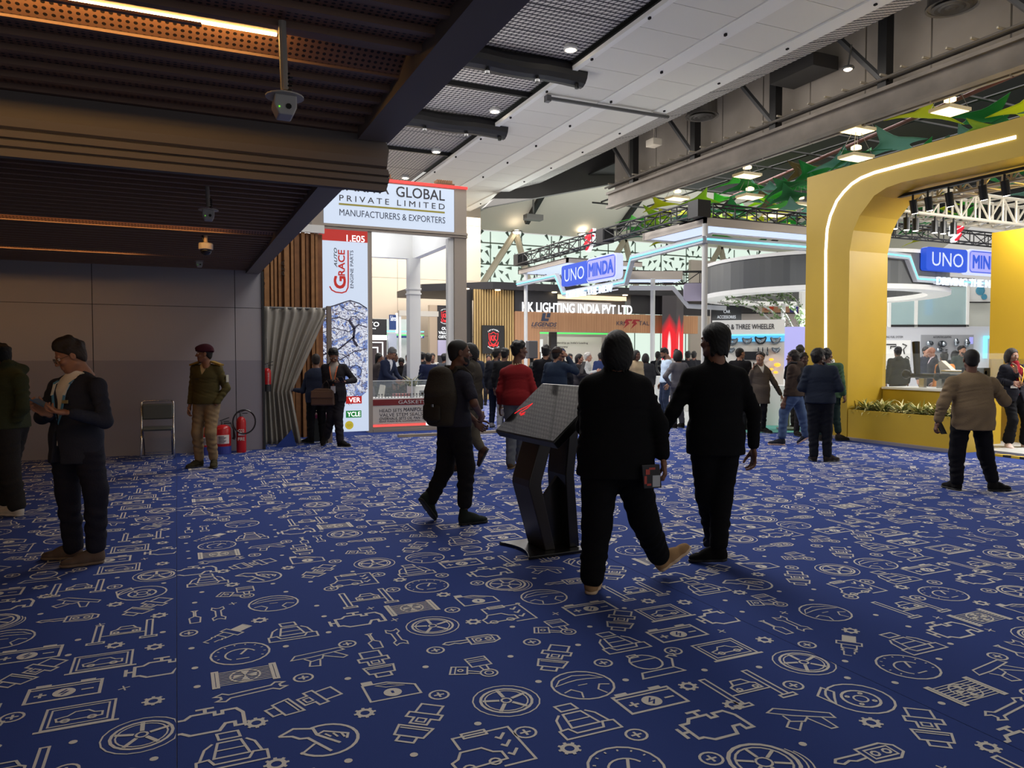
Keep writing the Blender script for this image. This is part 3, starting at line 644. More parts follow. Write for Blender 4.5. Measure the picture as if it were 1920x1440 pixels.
lettering('GASKETS & SEALS', (-.6, -.016, .555), UX, UZ, 1.15, .075, mat('pale_letter', (200, 196, 196), .5), c, bold=.01)
for t, x0, x1, z0, z1, bo, sh in (('HEAD SETS', -1.0, -.52, .385, .455, 0, 0), ('MANIFOLD', -.49, .0, .39, .47, .02, .2), ('VALVE STEM SEALS', -1.0, -.07, .295, .365, 0, 0), ('OVERHAUL SETS OIL PAN GASKETS', -1.0, .22, .225, .28, .012, .2), ('REAR MAIN SEAL CONVERSION / LOWER SETS', -1.0, .3, .175, .212, 0, 0)):
    lettering(t, (x0, -.002, z0), UX, UZ, x1-x0, z1-z0, M_ltr, c, bold=bo, shear=sh)
pr = None
for k in range(17):
    x = -1.12+k*.068
    if pr is None:
        m_ = MB().lathe([(.004, .05), (.018, .045), (.02, .03), (.007, .02), (.007, -.03), (.004, -.035)], n=8)
        m_.lathe([(.016, -.035), (.016, -.028)], n=8)
        pr = m_.build('engine_valve', mat('valve_steel', (70, 70, 74), .35, .8)); o = pr
    else: o = pr.copy(); COL.objects.link(o)
    o.location = (4.83+x, 15.33+.015*(k % 2), .717); mark(o, 'small dark steel engine valve in the glass counter, '+ORDN[k]+' from its left end', 'valve', 'engine valves in the counter case')
# things behind the counter
ch = thing('plastic_chair', (4.0, 15.95, 0), 'cream moulded plastic chair behind the glass counter', 'chair')
MB().prism([(.0, .42), (.08, .45), (.36, .42), (.42, .45), (.5, .9), (.47, .92), (.36, .5), (.05, .47)], (-.2, .2, 0), (.8, 0, 0), UZ, (0, 1, 0), .4).build('shell', mat('cream_plastic', (226, 222, 204), .4), ch)
for sx in (-.12, .1):
    for sy in (.24, .56): MB().bar((sx*1.3, sy, 0), (sx, sy, .44), .014, 6).build('leg', M_steel, ch)
def leafy(name, loc, n, h_, spread, m, label, cat, pot=None, seed=1, wid=.03, group=None, grass=True):
    t = thing(name, loc, label, cat, group); r = random.Random(seed); mb = MB()
    for i in range(n):
        a = r.uniform(0, 2*PI); el = r.uniform(.6, 1.45); ln = h_*r.uniform(.7, 1.1); bx, by = r.uniform(-.3, .3)*spread, r.uniform(-.3, .3)*spread
        P = []; q = np.array([bx, by, 0.0]); e = el
        for s in range(5):
            P.append(q.copy()); q = q+ln/4*np.array([math.cos(a)*math.cos(e)*spread/h_*2, math.sin(a)*math.cos(e)*spread/h_*2, math.sin(e)]); e -= .36*r.uniform(.4, 1.5)
        side = np.array([-math.sin(a), math.cos(a), 0])*wid/2; V = []
        for s, p in enumerate(P):
            w_ = (.5, 1, 1, .7, .05)[s]; V += [p-side*w_, p+side*w_, ]
        mb.add(V, [(2*s, 2*s+1, 2*s+3, 2*s+2) for s in range(4)], r.randrange(len(m)))
    mb.build('leaves', m, t, recalc=False)
    if pot: pot(t)
    return t
G1 = [mat('leaf_green', (78, 104, 50), .6), mat('leaf_olive', (140, 134, 78), .6), mat('leaf_dark', (42, 64, 34), .6)]
G2 = [mat('leaf_cream', (214, 206, 150), .55), mat('leaf_pale', (176, 172, 104), .55), mat('leaf_sage', (108, 122, 66), .6)]
leafy('potted_grass', (4.68, 15.75, .9), 50, .3, .22, G1, 'olive grassy plant on the white table behind the glass counter', 'plant', seed=4)
tb = thing('display_table', (4.95, 15.85, 0), 'white side table with grey screen front behind the glass counter', 'table')
MB().box(-.2, .32, -.1, .5, .0, .9).build('body', M_white, tb); MB().box(-.1, .25, -.105, -.1, .62, .8).build('screen', mat('grey_screen', (120, 122, 126), .3), tb)
MB().box(-.55, -.2, .2, .5, .66, .72).build('red_shelf', mat('shelf_red', (176, 34, 44), .5), tb); MB().box(-.55, -.2, .2, .5, .0, .66).build('side_box', M_white, tb)
vs = leafy('flower_vase', (5.78, 15.9, 1.0), 20, .22, .14, G1, 'bunch of yellow flowers in a round white vase', 'vase', seed=8)
MB().lathe([(.03, -.02), (.07, .0), (.075, .05), (.03, .1)], n=12).build('vase', M_white, vs)
mb = MB()
for k in range(9): mb.sphere((.09*math.cos(k*2.4)*(k/9), .09*math.sin(k*2.4)*(k/9), .2+.02*(k % 3)), .035, 8)
mb.build('blossoms', mat('flower_yellow', (236, 214, 40), .6), vs)
st = MB().box(-.5, .5, -.25, .25, 0, .98).build('sideboard', M_white, loc=(5.8, 16.0, 0)); mark(st, 'low white sideboard carrying the yellow flowers', 'sideboard')
# ---- stands far behind, seen through that stand
f1 = thing('dark_stand', (5.4, 23.0, 0), 'dark stand with pale arched outlines, left of the blue and green stand', 'stand')
p0, p1 = atY(680, 660, 23.0), atY(727, 660, 23.0); xa, xb = p0[0]-5.4, p1[0]-5.4
def zat(y, Y, x=706): return float(atY(x, y, Y)[2])
MB().box(xa, xb, .1, .3, zat(628, 23), 5.0*0+zat(598, 23)).build('fascia', mat('stand_black', (40, 38, 40), .5), f1)
lettering('ATO', (xa+.05, .09, zat(612, 23)), UX, UZ, xb-xa-.3, .14, M_wltr, f1, bold=.02)
lettering('motive', (xa+.1, .09, zat(617, 23)), UX, UZ, xb-xa-.45, .05, M_wltr, f1, bold=.01)
MB().box(xa, xb, .1, .3, zat(637, 23), zat(628, 23)-.002).build('light_band', M_wled, f1)
MB().box(xa, xb, .12, .3, 0, zat(637, 23)-.002).build('wall', mat('stand_brown', (70, 58, 58), .5), f1)
for k, dz in enumerate((.0, .16)):
    zt = zat(641, 23)-dz; xr = xb-.12-dz
    MB().box(xa, xr, .09, .12, zt-.03, zt).box(xr-.03, xr, .09, .12, .6, zt).build('outline_light', M_wltr, f1)
f2 = thing('green_stand', (7.2, 24.0, 0), 'pale stand with green and blue light bands beside the white inner column', 'stand')
q = lambda x, y: atY(x, y, 24.0)-np.array([7.2, 24.0, 0])
def qbox(mb_, x0, y0, x1, y1, d0, d1):
    a, c_ = q(x0, y1), q(x1, y1); t_ = q(x0, y0); return mb_.box(a[0], c_[0], d0, d1, a[2], t_[2])
a = q(727, 590); e = q(822, 590)
MB().box(a[0], e[0], 2.0, 2.1, 0, q(727, 592)[2]).build('back_wall', mat('pale_wall', (200, 202, 198), .6), f2)
mb = MB(); qbox(mb, 748, 582, 822, 592, -.02, .1); mb.build('header', M_ivory, f2)
for x0 in (749, 769): mb = MB(); qbox(mb, x0, 592, x0+4, 745, 0, .1); mb.build('post', M_white, f2)
for y0, m_ in ((617, M_cyan), (624, mat('green_led', (90, 230, 110), .4, emit=(80, 226, 100), estr=1.3))): mb = MB(); qbox(mb, 745, y0, 822, y0+2.2, 1.6, 1.7); mb.build('light_band', m_, f2)
mb = MB(); qbox(mb, 745, 626.5, 822, 631, 1.6, 1.7); mb.build('blue_band', mat('band_blue', (44, 70, 130), .5), f2)
p_ = q(806, 631); lettering('HEAT', (p_[0], 1.58, p_[2]), UX, UZ, .24, .065, M_wltr, f2, bold=.02)
for x0, x1, y0, y1 in ((754, 768, 649, 678), (790, 809, 649, 680)): mb = MB(); qbox(mb, x0, y0, x1, y1, 1.62, 1.7); mb.build('lit_poster', mat('poster_lit', (240, 244, 240), .4, emit=(236, 240, 238), estr=.8), f2)
f3 = thing('totem_sign', (6.3, 23.2, 0), 'blue hanging sign panel with white side light reading Subros', 'sign')
q3 = lambda x, y: atY(x, y, 23.2)-np.array([6.3, 23.2, 0])
a, e, t_ = q3(731, 618), q3(743, 618), q3(731, 590); MB().box(a[0], e[0], 0, .1, a[2], t_[2]).build('panel', mat('sign_blue', (56, 88, 160), .5, emit=(56, 88, 160), estr=.35), f3)
lettering('Subros', (a[0]+.02, -.002, a[2]+.28), UX, UZ, e[0]-a[0]-.03, .16, M_wltr, f3)
a, e, t_ = q3(743.5, 624), q3(746, 624), q3(743, 587); MB().box(a[0], e[0], 0, .1, a[2], t_[2]).build('side_light', M_wltr, f3)
a, e = q3(728, 625), q3(744, 625); MB().box(a[0], e[0], .02, .1, 0, a[2]).build('pillar', mat('pale_pillar', (180, 186, 200), .5), f3)
# ---- lighting maker's stand (front plane y = 25)
KY = 25.0
k = thing('lighting_stand', (14, KY, 0), 'dark roofed stand with slatted gold wall and wood fascia under white lit letters', 'stand')
KL = lambda x0, x1, y0, y1, z0, z1: (x0-14, x1-14, y0-KY, y1-KY, z0, z1)
M_kb = mat('stand_charcoal', (44, 42, 46), .5)
mb = MB().prism([(8.3-14, 1.6), (10.35-14, -.3), (22-14, -.3), (22-14, 5), (8.3-14, 5)], (0, 0, 3.97), UX, (0, 1, 0), UZ, .26); mb.build('roof', M_kb, k)
mb = MB(); mb.box(*KL(9.75, 11.34, KY+.05, KY+.1, 0, 3.97), 1)
xx = 9.75
while xx < 11.3: mb.box(*KL(xx, xx+.055, KY, KY+.06, 0, 3.97), 0); xx += .1
mb.build('slat_wall', [mat('slat_gold', (196, 164, 108), .5), mat('slat_gap', (96, 74, 46), .7)], k)
MB().box(*KL(9.15, 9.75, KY+.2, KY+.5, 0, 3.97)).build('dark_pier', mat('pier_black', (26, 25, 27), .5), k)
MB().box(*KL(11.34, 13.1, KY-.02, KY+.3, 3.2, 3.97)).build('dark_panel', M_kb, k)
MB().box(*KL(16.35, 21.9, KY+.0, KY+.3, 3.26, 3.97)).build('dark_panel', M_kb, k)
def wood(nt, tc, sx, M, MIX, b_):
    n = nt.nodes.new('ShaderNodeTexNoise'); n.inputs['Scale'].default_value = 2
    mp = nt.nodes.new('ShaderNodeMapping'); mp.inputs['Scale'].default_value = (6, 6, .4); nt.links.new(tc.outputs['Object'], mp.inputs[0]); nt.links.new(mp.outputs[0], n.inputs['Vector'])
    f = M('FRACT', M('MULTIPLY', sx.outputs[0], 9.0)); c1 = MIX(n.outputs['Fac'], (196, 148, 108), (166, 118, 84))
    return MIX(M('LESS_THAN', f, .06), c1, (130, 92, 64))
M_wood = node_mat('light_wood', wood, .5)
MB().box(*KL(11.34, 19.6, KY-.04, KY+.3, 2.5, 3.22)).box(*KL(11.34, 12.35, KY-.04, KY+.3, 0, 2.5)).build('wood_fascia', M_wood, k)
lettering('KK LIGHTING INDIA PVT LTD', (11.6-14, -.1, 3.215), UX, UZ, 4.75, .34, M_wltr, k, bold=.045, ext=.004)
lettering('LEGENDS', (12.0-14, -.05, 2.68), UX, UZ, 1.05, .15, M_ltrn, k, bold=.03, shear=.3)
lettering('A Name That Lights The Nation', (12.0-14, -.05, 2.6), UX, UZ, 1.05, .05, M_ltrn, k)
MB().prism([(0, 0), (.3, 0), (.33, .1), (.16, .1), (.2, .3), (.07, .3)], (12.4-14, -.05, 2.88), UX, UZ, (0, 1, 0), .01).prism([(.22, .14), (.36, .14), (.4, .3), (.26, .3)], (12.4-14, -.05, 2.88), UX, UZ, (0, 1, 0), .01).build('emblem', M_ltrn, k)
lettering('KRI', (15.68-14, -.05, 2.78), UX, UZ, .36, .16, M_ltrn, k); lettering('TAL', (16.7-14, -.05, 2.8), UX, UZ, .5, .16, M_ltrn, k)
for x in (16.0, 16.35): MB().prism([(.0, 0), (.14, .2), (.03, .2), (.12, .36), (.42, .36), (.38, .3), (.2, .3), (.28, .2)], (x-14, -.05, 2.66), UX, UZ, (0, 1, 0), .01).build('red_letter', mat('dark_red', (150, 36, 44), .5), k)
# interior
MB().box(*KL(11.4, 18.4, 29.2, 29.3, 0, 4.0)).build('inner_wall', mat('inner_grey', (196, 192, 186), .6), k)
MB().box(*KL(11.4, 17.7, 27.5, 27.6, 3.1, 3.95)).build('inner_fascia', mat('inner_mid', (140, 138, 138), .6), k)
for i in range(5):
    mb = MB(); mb.box(*KL(12.2, 17.6, 25.7+i*.62, 25.76+i*.62, 3.92, 3.96)); mb.build('ceiling_light', mat('warm_white_led', (255, 226, 180), emit=(255, 222, 170), estr=2.0), k)
MB().box(*KL(12.35, 17.4, 28.0, 28.05, 2.52, 2.58)).build('light_band', MATS['green_led'], k)
MB().box(*KL(13.1, 13.35, KY+.5, KY+.7, 0, 2.5)).build('dark_post', M_kb, k)
MB().box(*KL(13.5, 14.3, 28.6, 28.7, .8, 2.3)).build('poster', MATS['poster_lit'], k)
MB().box(*KL(14.55, 17.2, 28.6, 28.7, 0, 2.42)).build('poster_wall', mat('poster_white', (220, 220, 214), .5), k)
lettering('of Leadership as India\'s Leading', (14.6-14, 28.59-KY, 2.1), UX, UZ, 1.9, .1, M_ltr, k, bold=.01); lettering('ring Company', (14.6-14, 28.59-KY, 1.93), UX, UZ, .9, .1, M_ltr, k, bold=.01)
MB().box(*KL(12.4, 13.1, 28.3, 28.35, 1.75, 2.4)).build('poster', mat('poster_grey', (206, 210, 206), .5), k); MB().box(*KL(12.4, 12.8, 28.28, 28.31, 2.15, 2.25)).build('blue_band', MATS['band_blue'], k)
MB().box(*KL(12.5, 13.5, 27.2, 27.6, 0, 1.75)).build('dark_cabinet', mat('cabinet_dark', (58, 58, 64), .4), k)
# downlights under the roof edge
for i, x in enumerate((9.4, 10.6, 12.9, 14.6, 16.0, 18.2, 19.6)):
    o = MB().lathe([(.1, 0), (.1, -.03), (.06, -.035)], n=12).build('downlight', mat('downlight_warm', (255, 230, 190), emit=(255, 226, 180), estr=6), loc=(x, KY-.15, 3.968)); mark(o, 'small warm downlight under the dark stand roof edge, '+ORDN[i]+' from the crest banner', 'downlight', 'downlights under the dark roof edge')
# red printed twin pier
def flame(nt, tc, sx, M, MIX, b_):
    u = M('ABSOLUTE', M('SUBTRACT', M('FRACT', M('MULTIPLY', sx.outputs[0], 2.2)), .5)); z = sx.outputs[2]
    rad = M('SUBTRACT', M('SUBTRACT', 1.0, M('MULTIPLY', M('ABSOLUTE', M('SUBTRACT', z, 1.75)), .62)), M('MULTIPLY', u, .55))
    mr = nt.nodes.new('ShaderNodeMapRange'); nt.links.new(rad, mr.inputs[0]); mr.inputs[1].default_value = .05; mr.inputs[2].default_value = .35
    c1 = MIX(mr.outputs[0], (58, 54, 56), (226, 26, 40))
    co = M('ADD', M('POWER', M('MULTIPLY', M('SUBTRACT', z, 1.85), 1.35), 2.0), M('POWER', M('MULTIPLY', u, 7.0), 2.0))
    mr2 = nt.nodes.new('ShaderNodeMapRange'); nt.links.new(co, mr2.inputs[0]); mr2.inputs[1].default_value = 1.0; mr2.inputs[2].default_value = .45
    c = MIX(mr2.outputs[0], c1, (250, 216, 216))
    nt.links.new(c, b_.inputs['Emission Color']); b_.inputs['Emission Strength'].default_value = .35
    return c
o = MB().prism([(-.47, .25), (0, -.05), (.6, .3), (.13, .6)], (0, 0, 0), UX, (0, 1, 0), UZ, 3.96).build('printed_pier', node_mat('red_flame_print', flame, .4), loc=(18.0, KY-.7, 0)); mark(o, 'two-sided pier printed with glowing red streaks on charcoal', 'pier')
# crest signs
M_neon = mat('crest_red', (255, 60, 64), .4, emit=(255, 46, 52), estr=1.4)
def crest(t, s, u=np.array(UX, float), n=np.array([0, -1., 0]), z0=0.0):
    sh = [(-.36, .44), (-.2, .38), (-.1, .46), (0, .52), (.1, .46), (.2, .38), (.36, .44), (.33, 0), (.2, -.26), (0, -.38), (-.2, -.26), (-.33, 0)]
    P = [u*a*s+np.array([0, 0, b_*s+z0])+n*.01 for a, b_ in sh]
    MB().tube(P, .022*s, 5, closed=True).build('shield_outline', M_neon, t)
    mb = MB(); rb = [(-.38, -.18), (-.3, -.42), (-.12, -.36), (0, -.46), (.12, -.36), (.3, -.42), (.38, -.18)]
    mb.tube([u*a*s+np.array([0, 0, b_*s-.08*s+z0])+n*.01 for a, b_ in rb], .026*s, 5); mb.tube([u*a*s+np.array([0, 0, b_*s+.0*s+z0])+n*.01 for a, b_ in rb], .02*s, 5)
    mb.build('ribbon_outline', M_neon, t)
    lettering('KK', u*(-.23*s)+np.array([0, 0, -.1*s+z0])+n*.004, u, UZ, .46*s, .38*s, M_neon, t, bold=.035)
    for txt, zz, dirn in (('Clarity & Quality', .66, 1), ('Beyond Imagination', -.72, -1)):
        for i in range(9):
            a = (i-4)/4; pt = u*a*.4*s+np.array([0, 0, (zz-dirn*.14*a*a)*s+z0])+n*.008
            lettering(txt.replace(' ', '')[i*len(txt.replace(' ', ''))//9], pt-u*.03*s, u, UZ, .055*s, .085*s, M_wltr, t, bold=.03)
ks = thing('crest_sign', (10.44, KY-.12, 2.18), 'square black sign with a red neon shield crest, mounted on the gold slatted wall', 'sign')
MB().box(-.43, .43, 0, .1, -.52, .5).build('panel', M_blackp, ks); crest(ks, .5)
# side wing of that stand with its customer banner
wg = thing('stand_wing', (8.7, KY+.6, 0), 'pale timber side wing of the dark roofed stand carrying a black crest banner', 'wall panel')
MB().box(-.42, -.14, 0, .2, 0, 3.4).build('end_panel', mat('wing_beige', (186, 164, 140), .6), wg); MB().box(-.14, .5, .03, .2, 0, 3.4).build('banner', mat('banner_dark', (44, 40, 44), .5), wg)
MB().box(-.12, .5, .02, .03, 1.6, 2.15).build('lilac_patch', mat('lilac_print', (196, 188, 216), .5), wg)
cw = bpy.data.objects.new('crest_emblem', None); COL.objects.link(cw); cw.parent = wg; cw.location = (.16, .02, 3.0)
def crest_parent(t): crest(t, .38)
crest_parent(cw)
for i, t in enumerate(('OUR', 'VALUED', 'CUSTOMERS')): lettering(t, (-.08+(.12 if i == 0 else 0), .028, 2.52-.15*i), UX, UZ, (.28, .44, .52)[i], .1, M_wltr, wg, bold=.03)
# speaker on a stand in front of the slats, and its neighbours
sp = thing('loudspeaker_stand', atD(997, 700, 19)*np.array([1, 1, 0]), 'dark pole standing in front of the wood post holding a small grey loudspeaker', 'stand')
MB().bar((0, 0, 0), (0, 0, 1.5), .05, 8).build('pole', M_black, sp); MB().lathe([(.28, 0), (.28, .02), (.04, .05)], n=16).build('base', M_black, sp)
MB().box(-.13, .13, -.1, .1, 1.5, 1.95).build('speaker_box', mat('speaker_grey', (84, 82, 84), .5), sp, bevel=.02)
MB().sphere((.02, -.1, 1.25), .16, 10, sc=(1, .6, 1.2)).build('camera_rig', M_blackp, sp)
leafy('potted_shrub', atD(1006, 730, 20)*np.array([1, 1, 0])+np.array([0, 0, .55]), 60, .9, .3, G1, 'thin green shrub beside the wood post behind the loudspeaker pole', 'plant', seed=12, pot=lambda t: MB().lathe([(.14, -.55), (.18, -.1), (.18, 0), (.05, 0.01)], n=12).build('pot', M_white, t))
# ================================================================== BLUE SIGNED STAND (corner at x=10.37, y=13)
M_fas = mat('canopy_fascia', (188, 178, 168), .55)
M_bar = mat('silver_bar', (176, 178, 186), .4)
M_truss = mat('black_truss', (22, 22, 26), .5)
CX, CY = 10.37, 13.0
def truss(name, a, b_, hgt, m, label, r=.022, step=.6, deep=.3, boxes=(), parent=None, group=None, cat='truss'):
    """lattice girder from a to b; parts: chord, lattice"""
    a, b_ = np.array(a, float), np.array(b_, float); d = b_-a; ln = np.linalg.norm(d); d /= ln
    s = np.array([-d[1], d[0], 0])*deep; up = np.array([0, 0, hgt])
    t = thing(name, a, label, cat, group)
    for o in (np.zeros(3), up, s, s+up): MB().bar(o, o+d*ln, r, 6).build('chord', m, t)
    mb = MB(); n = max(1, int(round(ln/step)))
    for i in range(n+1):
        p = d*ln*i/n
        for o in (np.zeros(3), s): mb.bar(p+o, p+o+up, r*.7, 5, cap=False)
        mb.bar(p, p+s, r*.7, 5, cap=False); mb.bar(p+up, p+s+up, r*.7, 5, cap=False)
        if i < n:
            q_ = d*ln*(i+1)/n
            for o in (np.zeros(3), s): mb.bar((p if i % 2 else p+up)+o, (q_+up if i % 2 else q_)+o, r*.6, 5, cap=False)
            mb.bar(p, q_+s, r*.5, 5, cap=False)
    mb.build('lattice', m, t)
    for f in boxes:
        p = d*ln*f; mb = MB(); mb.obox(p+s/2+up/2, (d, s/np.linalg.norm(s), UZ), (.17, deep/2+.02, hgt/2+.03)); mb.build('corner_block', m, t)
    return t
truss('roof_lattice', (CX+.1, CY+.1, 4.56), (CX+.1, 22.4, 4.56), .3, M_truss, 'black lattice truss over the left sign edge of the blue signed stand', boxes=(.003, .42, .99))
truss('roof_lattice', (CX+.3, CY+.1, 4.56), (21.5, CY+.1, 4.56), .3, M_truss, 'black lattice truss along the front of the blue signed stand, running behind the yellow arch', boxes=(.5,))
bt = truss('roof_lattice', (15.6, 21.6, 4.1), (21.5, 18.6, 4.1), .42, M_truss, 'black lattice truss at the back of the blue signed stand, above the blank rounded sign', boxes=(.01, .45, .7))
truss('roof_lattice', (CX+.6, 22.4, 4.1), (15.5, 21.7, 4.1), .42, M_truss, 'black lattice truss behind the blue sign, in front of the bright facade')
uc = thing('stand_canopy', (CX, CY, 0), 'grey edged flat canopy with lit underside on the corner of the blue signed stand', 'canopy')
mb = MB().box(0, .06, 0, 2.3, 4.36, 4.53).box(0, 5.6, 0, .06, 4.36, 4.53).box(0, 5.6, .06, .9, 4.50, 4.53).box(.06, .9, 0.9, 2.3, 4.50, 4.53).box(.9, .96, .9, 2.3, 4.36, 4.53).box(.0, .96, 2.28, 2.34, 4.36, 4.53).box(.9, 5.6, .85, .91, 4.36, 4.53)
mb.build('fascia', M_fas, uc)
MB().box(.08, .88, .08, 2.26, 4.39, 4.40).box(.9, 5.5, .08, .84, 4.39, 4.40).build('lit_underside', M_soft, uc)
uc2 = thing('stand_canopy', (CX, 19.2, 0), 'grey edged flat canopy with lit underside at the far left end, behind the blue sign', 'canopy')
MB().box(0, .06, 0, 3.4, 4.28, 4.42).box(0, 2.6, 3.34, 3.4, 4.28, 4.42).box(0, 2.6, 0, .06, 4.28, 4.42).box(0, 2.6, 0, 3.4, 4.40, 4.43).build('fascia', M_fas, uc2)
MB().box(.08, 2.5, .08, 3.3, 4.30, 4.31).build('lit_underside', M_soft, uc2)
p = atD(1165, 516, 24); p2 = atD(1280, 522, 24)
uc3 = thing('stand_canopy', p, 'slim grey canopy bar with lit underside at the back, above the wood fascia', 'canopy')
d = p2-p; d[2] = 0; dl = np.linalg.norm(d); d /= dl; nn = np.array([-d[1], d[0], 0])
mb = MB(); mb.obox(d*dl/2+nn*.4, (d, nn, UZ), (dl/2, .4, .13)); mb.build('fascia', M_fas, uc3)
mb = MB(); mb.obox(d*dl/2+nn*.4+np.array([0, 0, -.145]), (d, nn, UZ), (dl/2-.05, .35, .01)); mb.build('lit_underside', M_soft, uc3)
for i, (p, z, r, lb) in enumerate((((CX+.04, CY+.04, 0), 4.4, .062, 'tall white pole under the canopy corner, behind the right walker in black'), ((CX+.1, 22.2, 0), 4.3, .06, 'slim white pole at the far end of the blue signed stand, before the timber post'), (atD(1223, 700, 24)*np.array([1, 1, 0]), 4.05, .075, 'white pole under the slim back canopy bar'), (atD(1334, 700, 25.5)*np.array([1, 1, 0]), 3.2, .06, 'slim white pole left of the dark screen of car accessories'), ((17.25, 17.8, 0), 3.2, .07, 'white pole below the round grey drum, seen through the yellow arch'))):
    o = MB().lathe([(r*2, 0), (r*2, .015), (r, .03), (r, z)], n=16).build('pole', mat('pole_white', (206, 206, 204), .45), loc=p); mark(o, lb, 'pole')
# ---- jagged bars with cyan light
def lightbar(pts, n, label, name='light_bar'):
    P = [np.array(p_, float) for p_ in pts]; t = thing(name, P[0], label, 'light bar'); n = np.array(n, float)
    Q = [p_-P[0] for p_ in P]
    mb = MB(); mb.ribbon(Q, .15, n, th=.12); mb.build('bar', M_bar, t)
    mb = MB(); mb.ribbon([q_+n*.07 for q_ in Q], .035, n, th=.02); mb.build('light_line', M_cyan, t, label='glowing cyan line')
    return t
lightbar([atX(*v, CX-.02) for v in ((1322, 449), (1186, 484), (1174, 529), (1058, 551), (1044, 517), (972, 533))], (-1, 0, 0), 'zigzag silver bar with cyan light line around the sign facing the left aisle')
lightbar([atY(*v, CY-.02) for v in ((1322, 449), (1510, 464), (1663, 477), (1702, 482), (1717, 523), (1857, 533), (1905, 535))], (0, -1, 0), 'silver bar with cyan light line along the front edge, passing behind the yellow arch')
P = [atD(*v, 23.4) for v in ((1180, 540), (1262, 540), (1290, 574), (1362, 578))]
t = thing('grey_bar', P[0], 'plain grey zigzag bar at the back of the stand, above the red printed pier', 'bar'); mb = MB(); mb.ribbon([p_-P[0] for p_ in P], .14, -ray(1270, 560)*np.array([1, 1, 0]), th=.12); mb.build('bar', M_bar, t)
o = MB().prism(rrect(.82, .55, .1), (0, 0, 0), tuple(_r), UZ, tuple(-_f*np.array([1, 1, 0])), .1).build('blank_sign', mat('sign_back', (170, 162, 184), .5), loc=atD(1306, 548, 23.2)); mark(o, 'rounded sign seen from its blank lilac grey back, left of the round drum', 'sign')
# ---- the blue and lilac twin signs
M_blue = mat('sign_royal_blue', (36, 84, 214), .4, emit=(40, 88, 222), estr=.75)
M_lilac = mat('sign_lilac', (172, 170, 244), .4, emit=(172, 172, 248), estr=.8)
M_pale = mat('sign_pale_letter', (214, 222, 255), .4, emit=(206, 216, 255), estr=.9)
def uno(o, u, L0, L1, z0, z1, label, lb2):
    u = np.array(u, float); n = np.cross(u, UZ); t = thing('twin_sign', o, label, 'sign'); H = z1-z0; mid = (L0+L1)/2; W1 = L1-L0
    half = W1/2
    MB().prism([(a+half/2, b_+H/2) for a, b_ in rrect(half, H, .08)], (0, 0, 0), u, UZ, -n, .16).build('blue_box', M_blue, t)
    MB().prism([(a+half*1.5, b_+H/2) for a, b_ in rrect(half, H+.06, .12)], n*.02, u, UZ, -n, .2).build('edge', M_pale, t)
    MB().prism([(a+half*1.5, b_+H/2) for a, b_ in rrect(half-.06, H, .1)], n*.035, u, UZ, -n, .02).build('lilac_box', M_lilac, t)
    mb = MB(); q0 = [(a+half*1.5, b_+H/2) for a, b_ in rrect(half-.1, H-.05, .09)]; mb.tube([u*a+np.array([0, 0, b_])+n*.037 for a, b_ in q0], .012, 4, closed=True); mb.build('blue_outline', M_blue, t)
    lettering('UNO', u*half*.13+np.array([0, 0, H*.2])+n*.005, u, UZ, half*.76, H*.6, M_pale, t, bold=-.012)
    lettering('MINDA', u*half*1.1+np.array([0, 0, H*.22])+n*.04, u, UZ, half*.82, H*.56, M_blue, t, bold=.07)
    tg = thing('lit_slogan', np.array(o, float)+np.array([0, 0, -.36])+u*W1*.12, lb2, 'lettering')
    lettering('DRIVING THE NEW', (0, 0, 0), u, UZ, W1*.82, .2, mat('slogan_white', (230, 240, 255), .4, emit=(226, 238, 255), estr=1.0), tg, bold=.015, ext=.05)
    MB().ribbon([u*-.1+np.array([0, 0, .03]), u*(W1*.9)+np.array([0, 0, .03])], .03, n).build('rail', M_bar, tg)
def swirl(o, u, s, label):
    u = np.array(u, float); n = np.cross(u, UZ); t = thing('swirl_emblem', o, label, 'emblem'); m1 = mat('swirl_red', (226, 20, 48), .4, emit=(232, 20, 52), estr=.85)
    for i, (x0, x1, y0, w_) in enumerate(((-.3, .34, .18, .2), (-.34, .3, -.06, .2), (-.22, .16, -.32, .16))):
        P = [(x0+(x1-x0)*k/6, y0+.28*(k/6)**1.6-.05*math.sin(PI*k/6)) for k in range(7)]
        top = [(a, b_+w_*math.sin(PI*(k+1.2)/8.4)) for k, (a, b_) in enumerate(P)]
        MB().prism([(a*s, b_*s) for a, b_ in P+top[::-1]], n*.03, u, UZ, -n, .1).build('red_stripe', m1, t)
        MB().prism([((a*1.06-.02)*s, (b_-.045)*s) for a, b_ in P]+[((a*1.06-.02)*s, (b_+.03)*s) for a, b_ in top[::-1]], n*.0, u, UZ, -n, .1).build('white_edge', M_wltr, t)
ZB = 3.58
a1 = atX(1060, 538, CX-.12)
uno((CX-.12, 19.3, 3.58), (0, -1, 0), 0, 3.0, 3.58, 4.17, 'long blue and lilac lit sign facing the left aisle of the hall', 'white lit slogan letters below the sign facing the left aisle')
uno((17.15, CY-.12, 3.72), (1, 0, 0), 0, 3.1, 3.70, 4.28, 'blue and lilac lit sign seen through the yellow arch, cut by its right post', 'white lit slogan letters below the sign seen through the yellow arch')
swirl((CX-.05, 17.85, 4.66), (0, -1, 0), .62, 'red and white striped swirl emblem above the sign facing the left aisle')
swirl((18.42, CY-.05, 4.72), (1, 0, 0), .62, 'red and white striped swirl emblem above the sign inside the yellow arch')
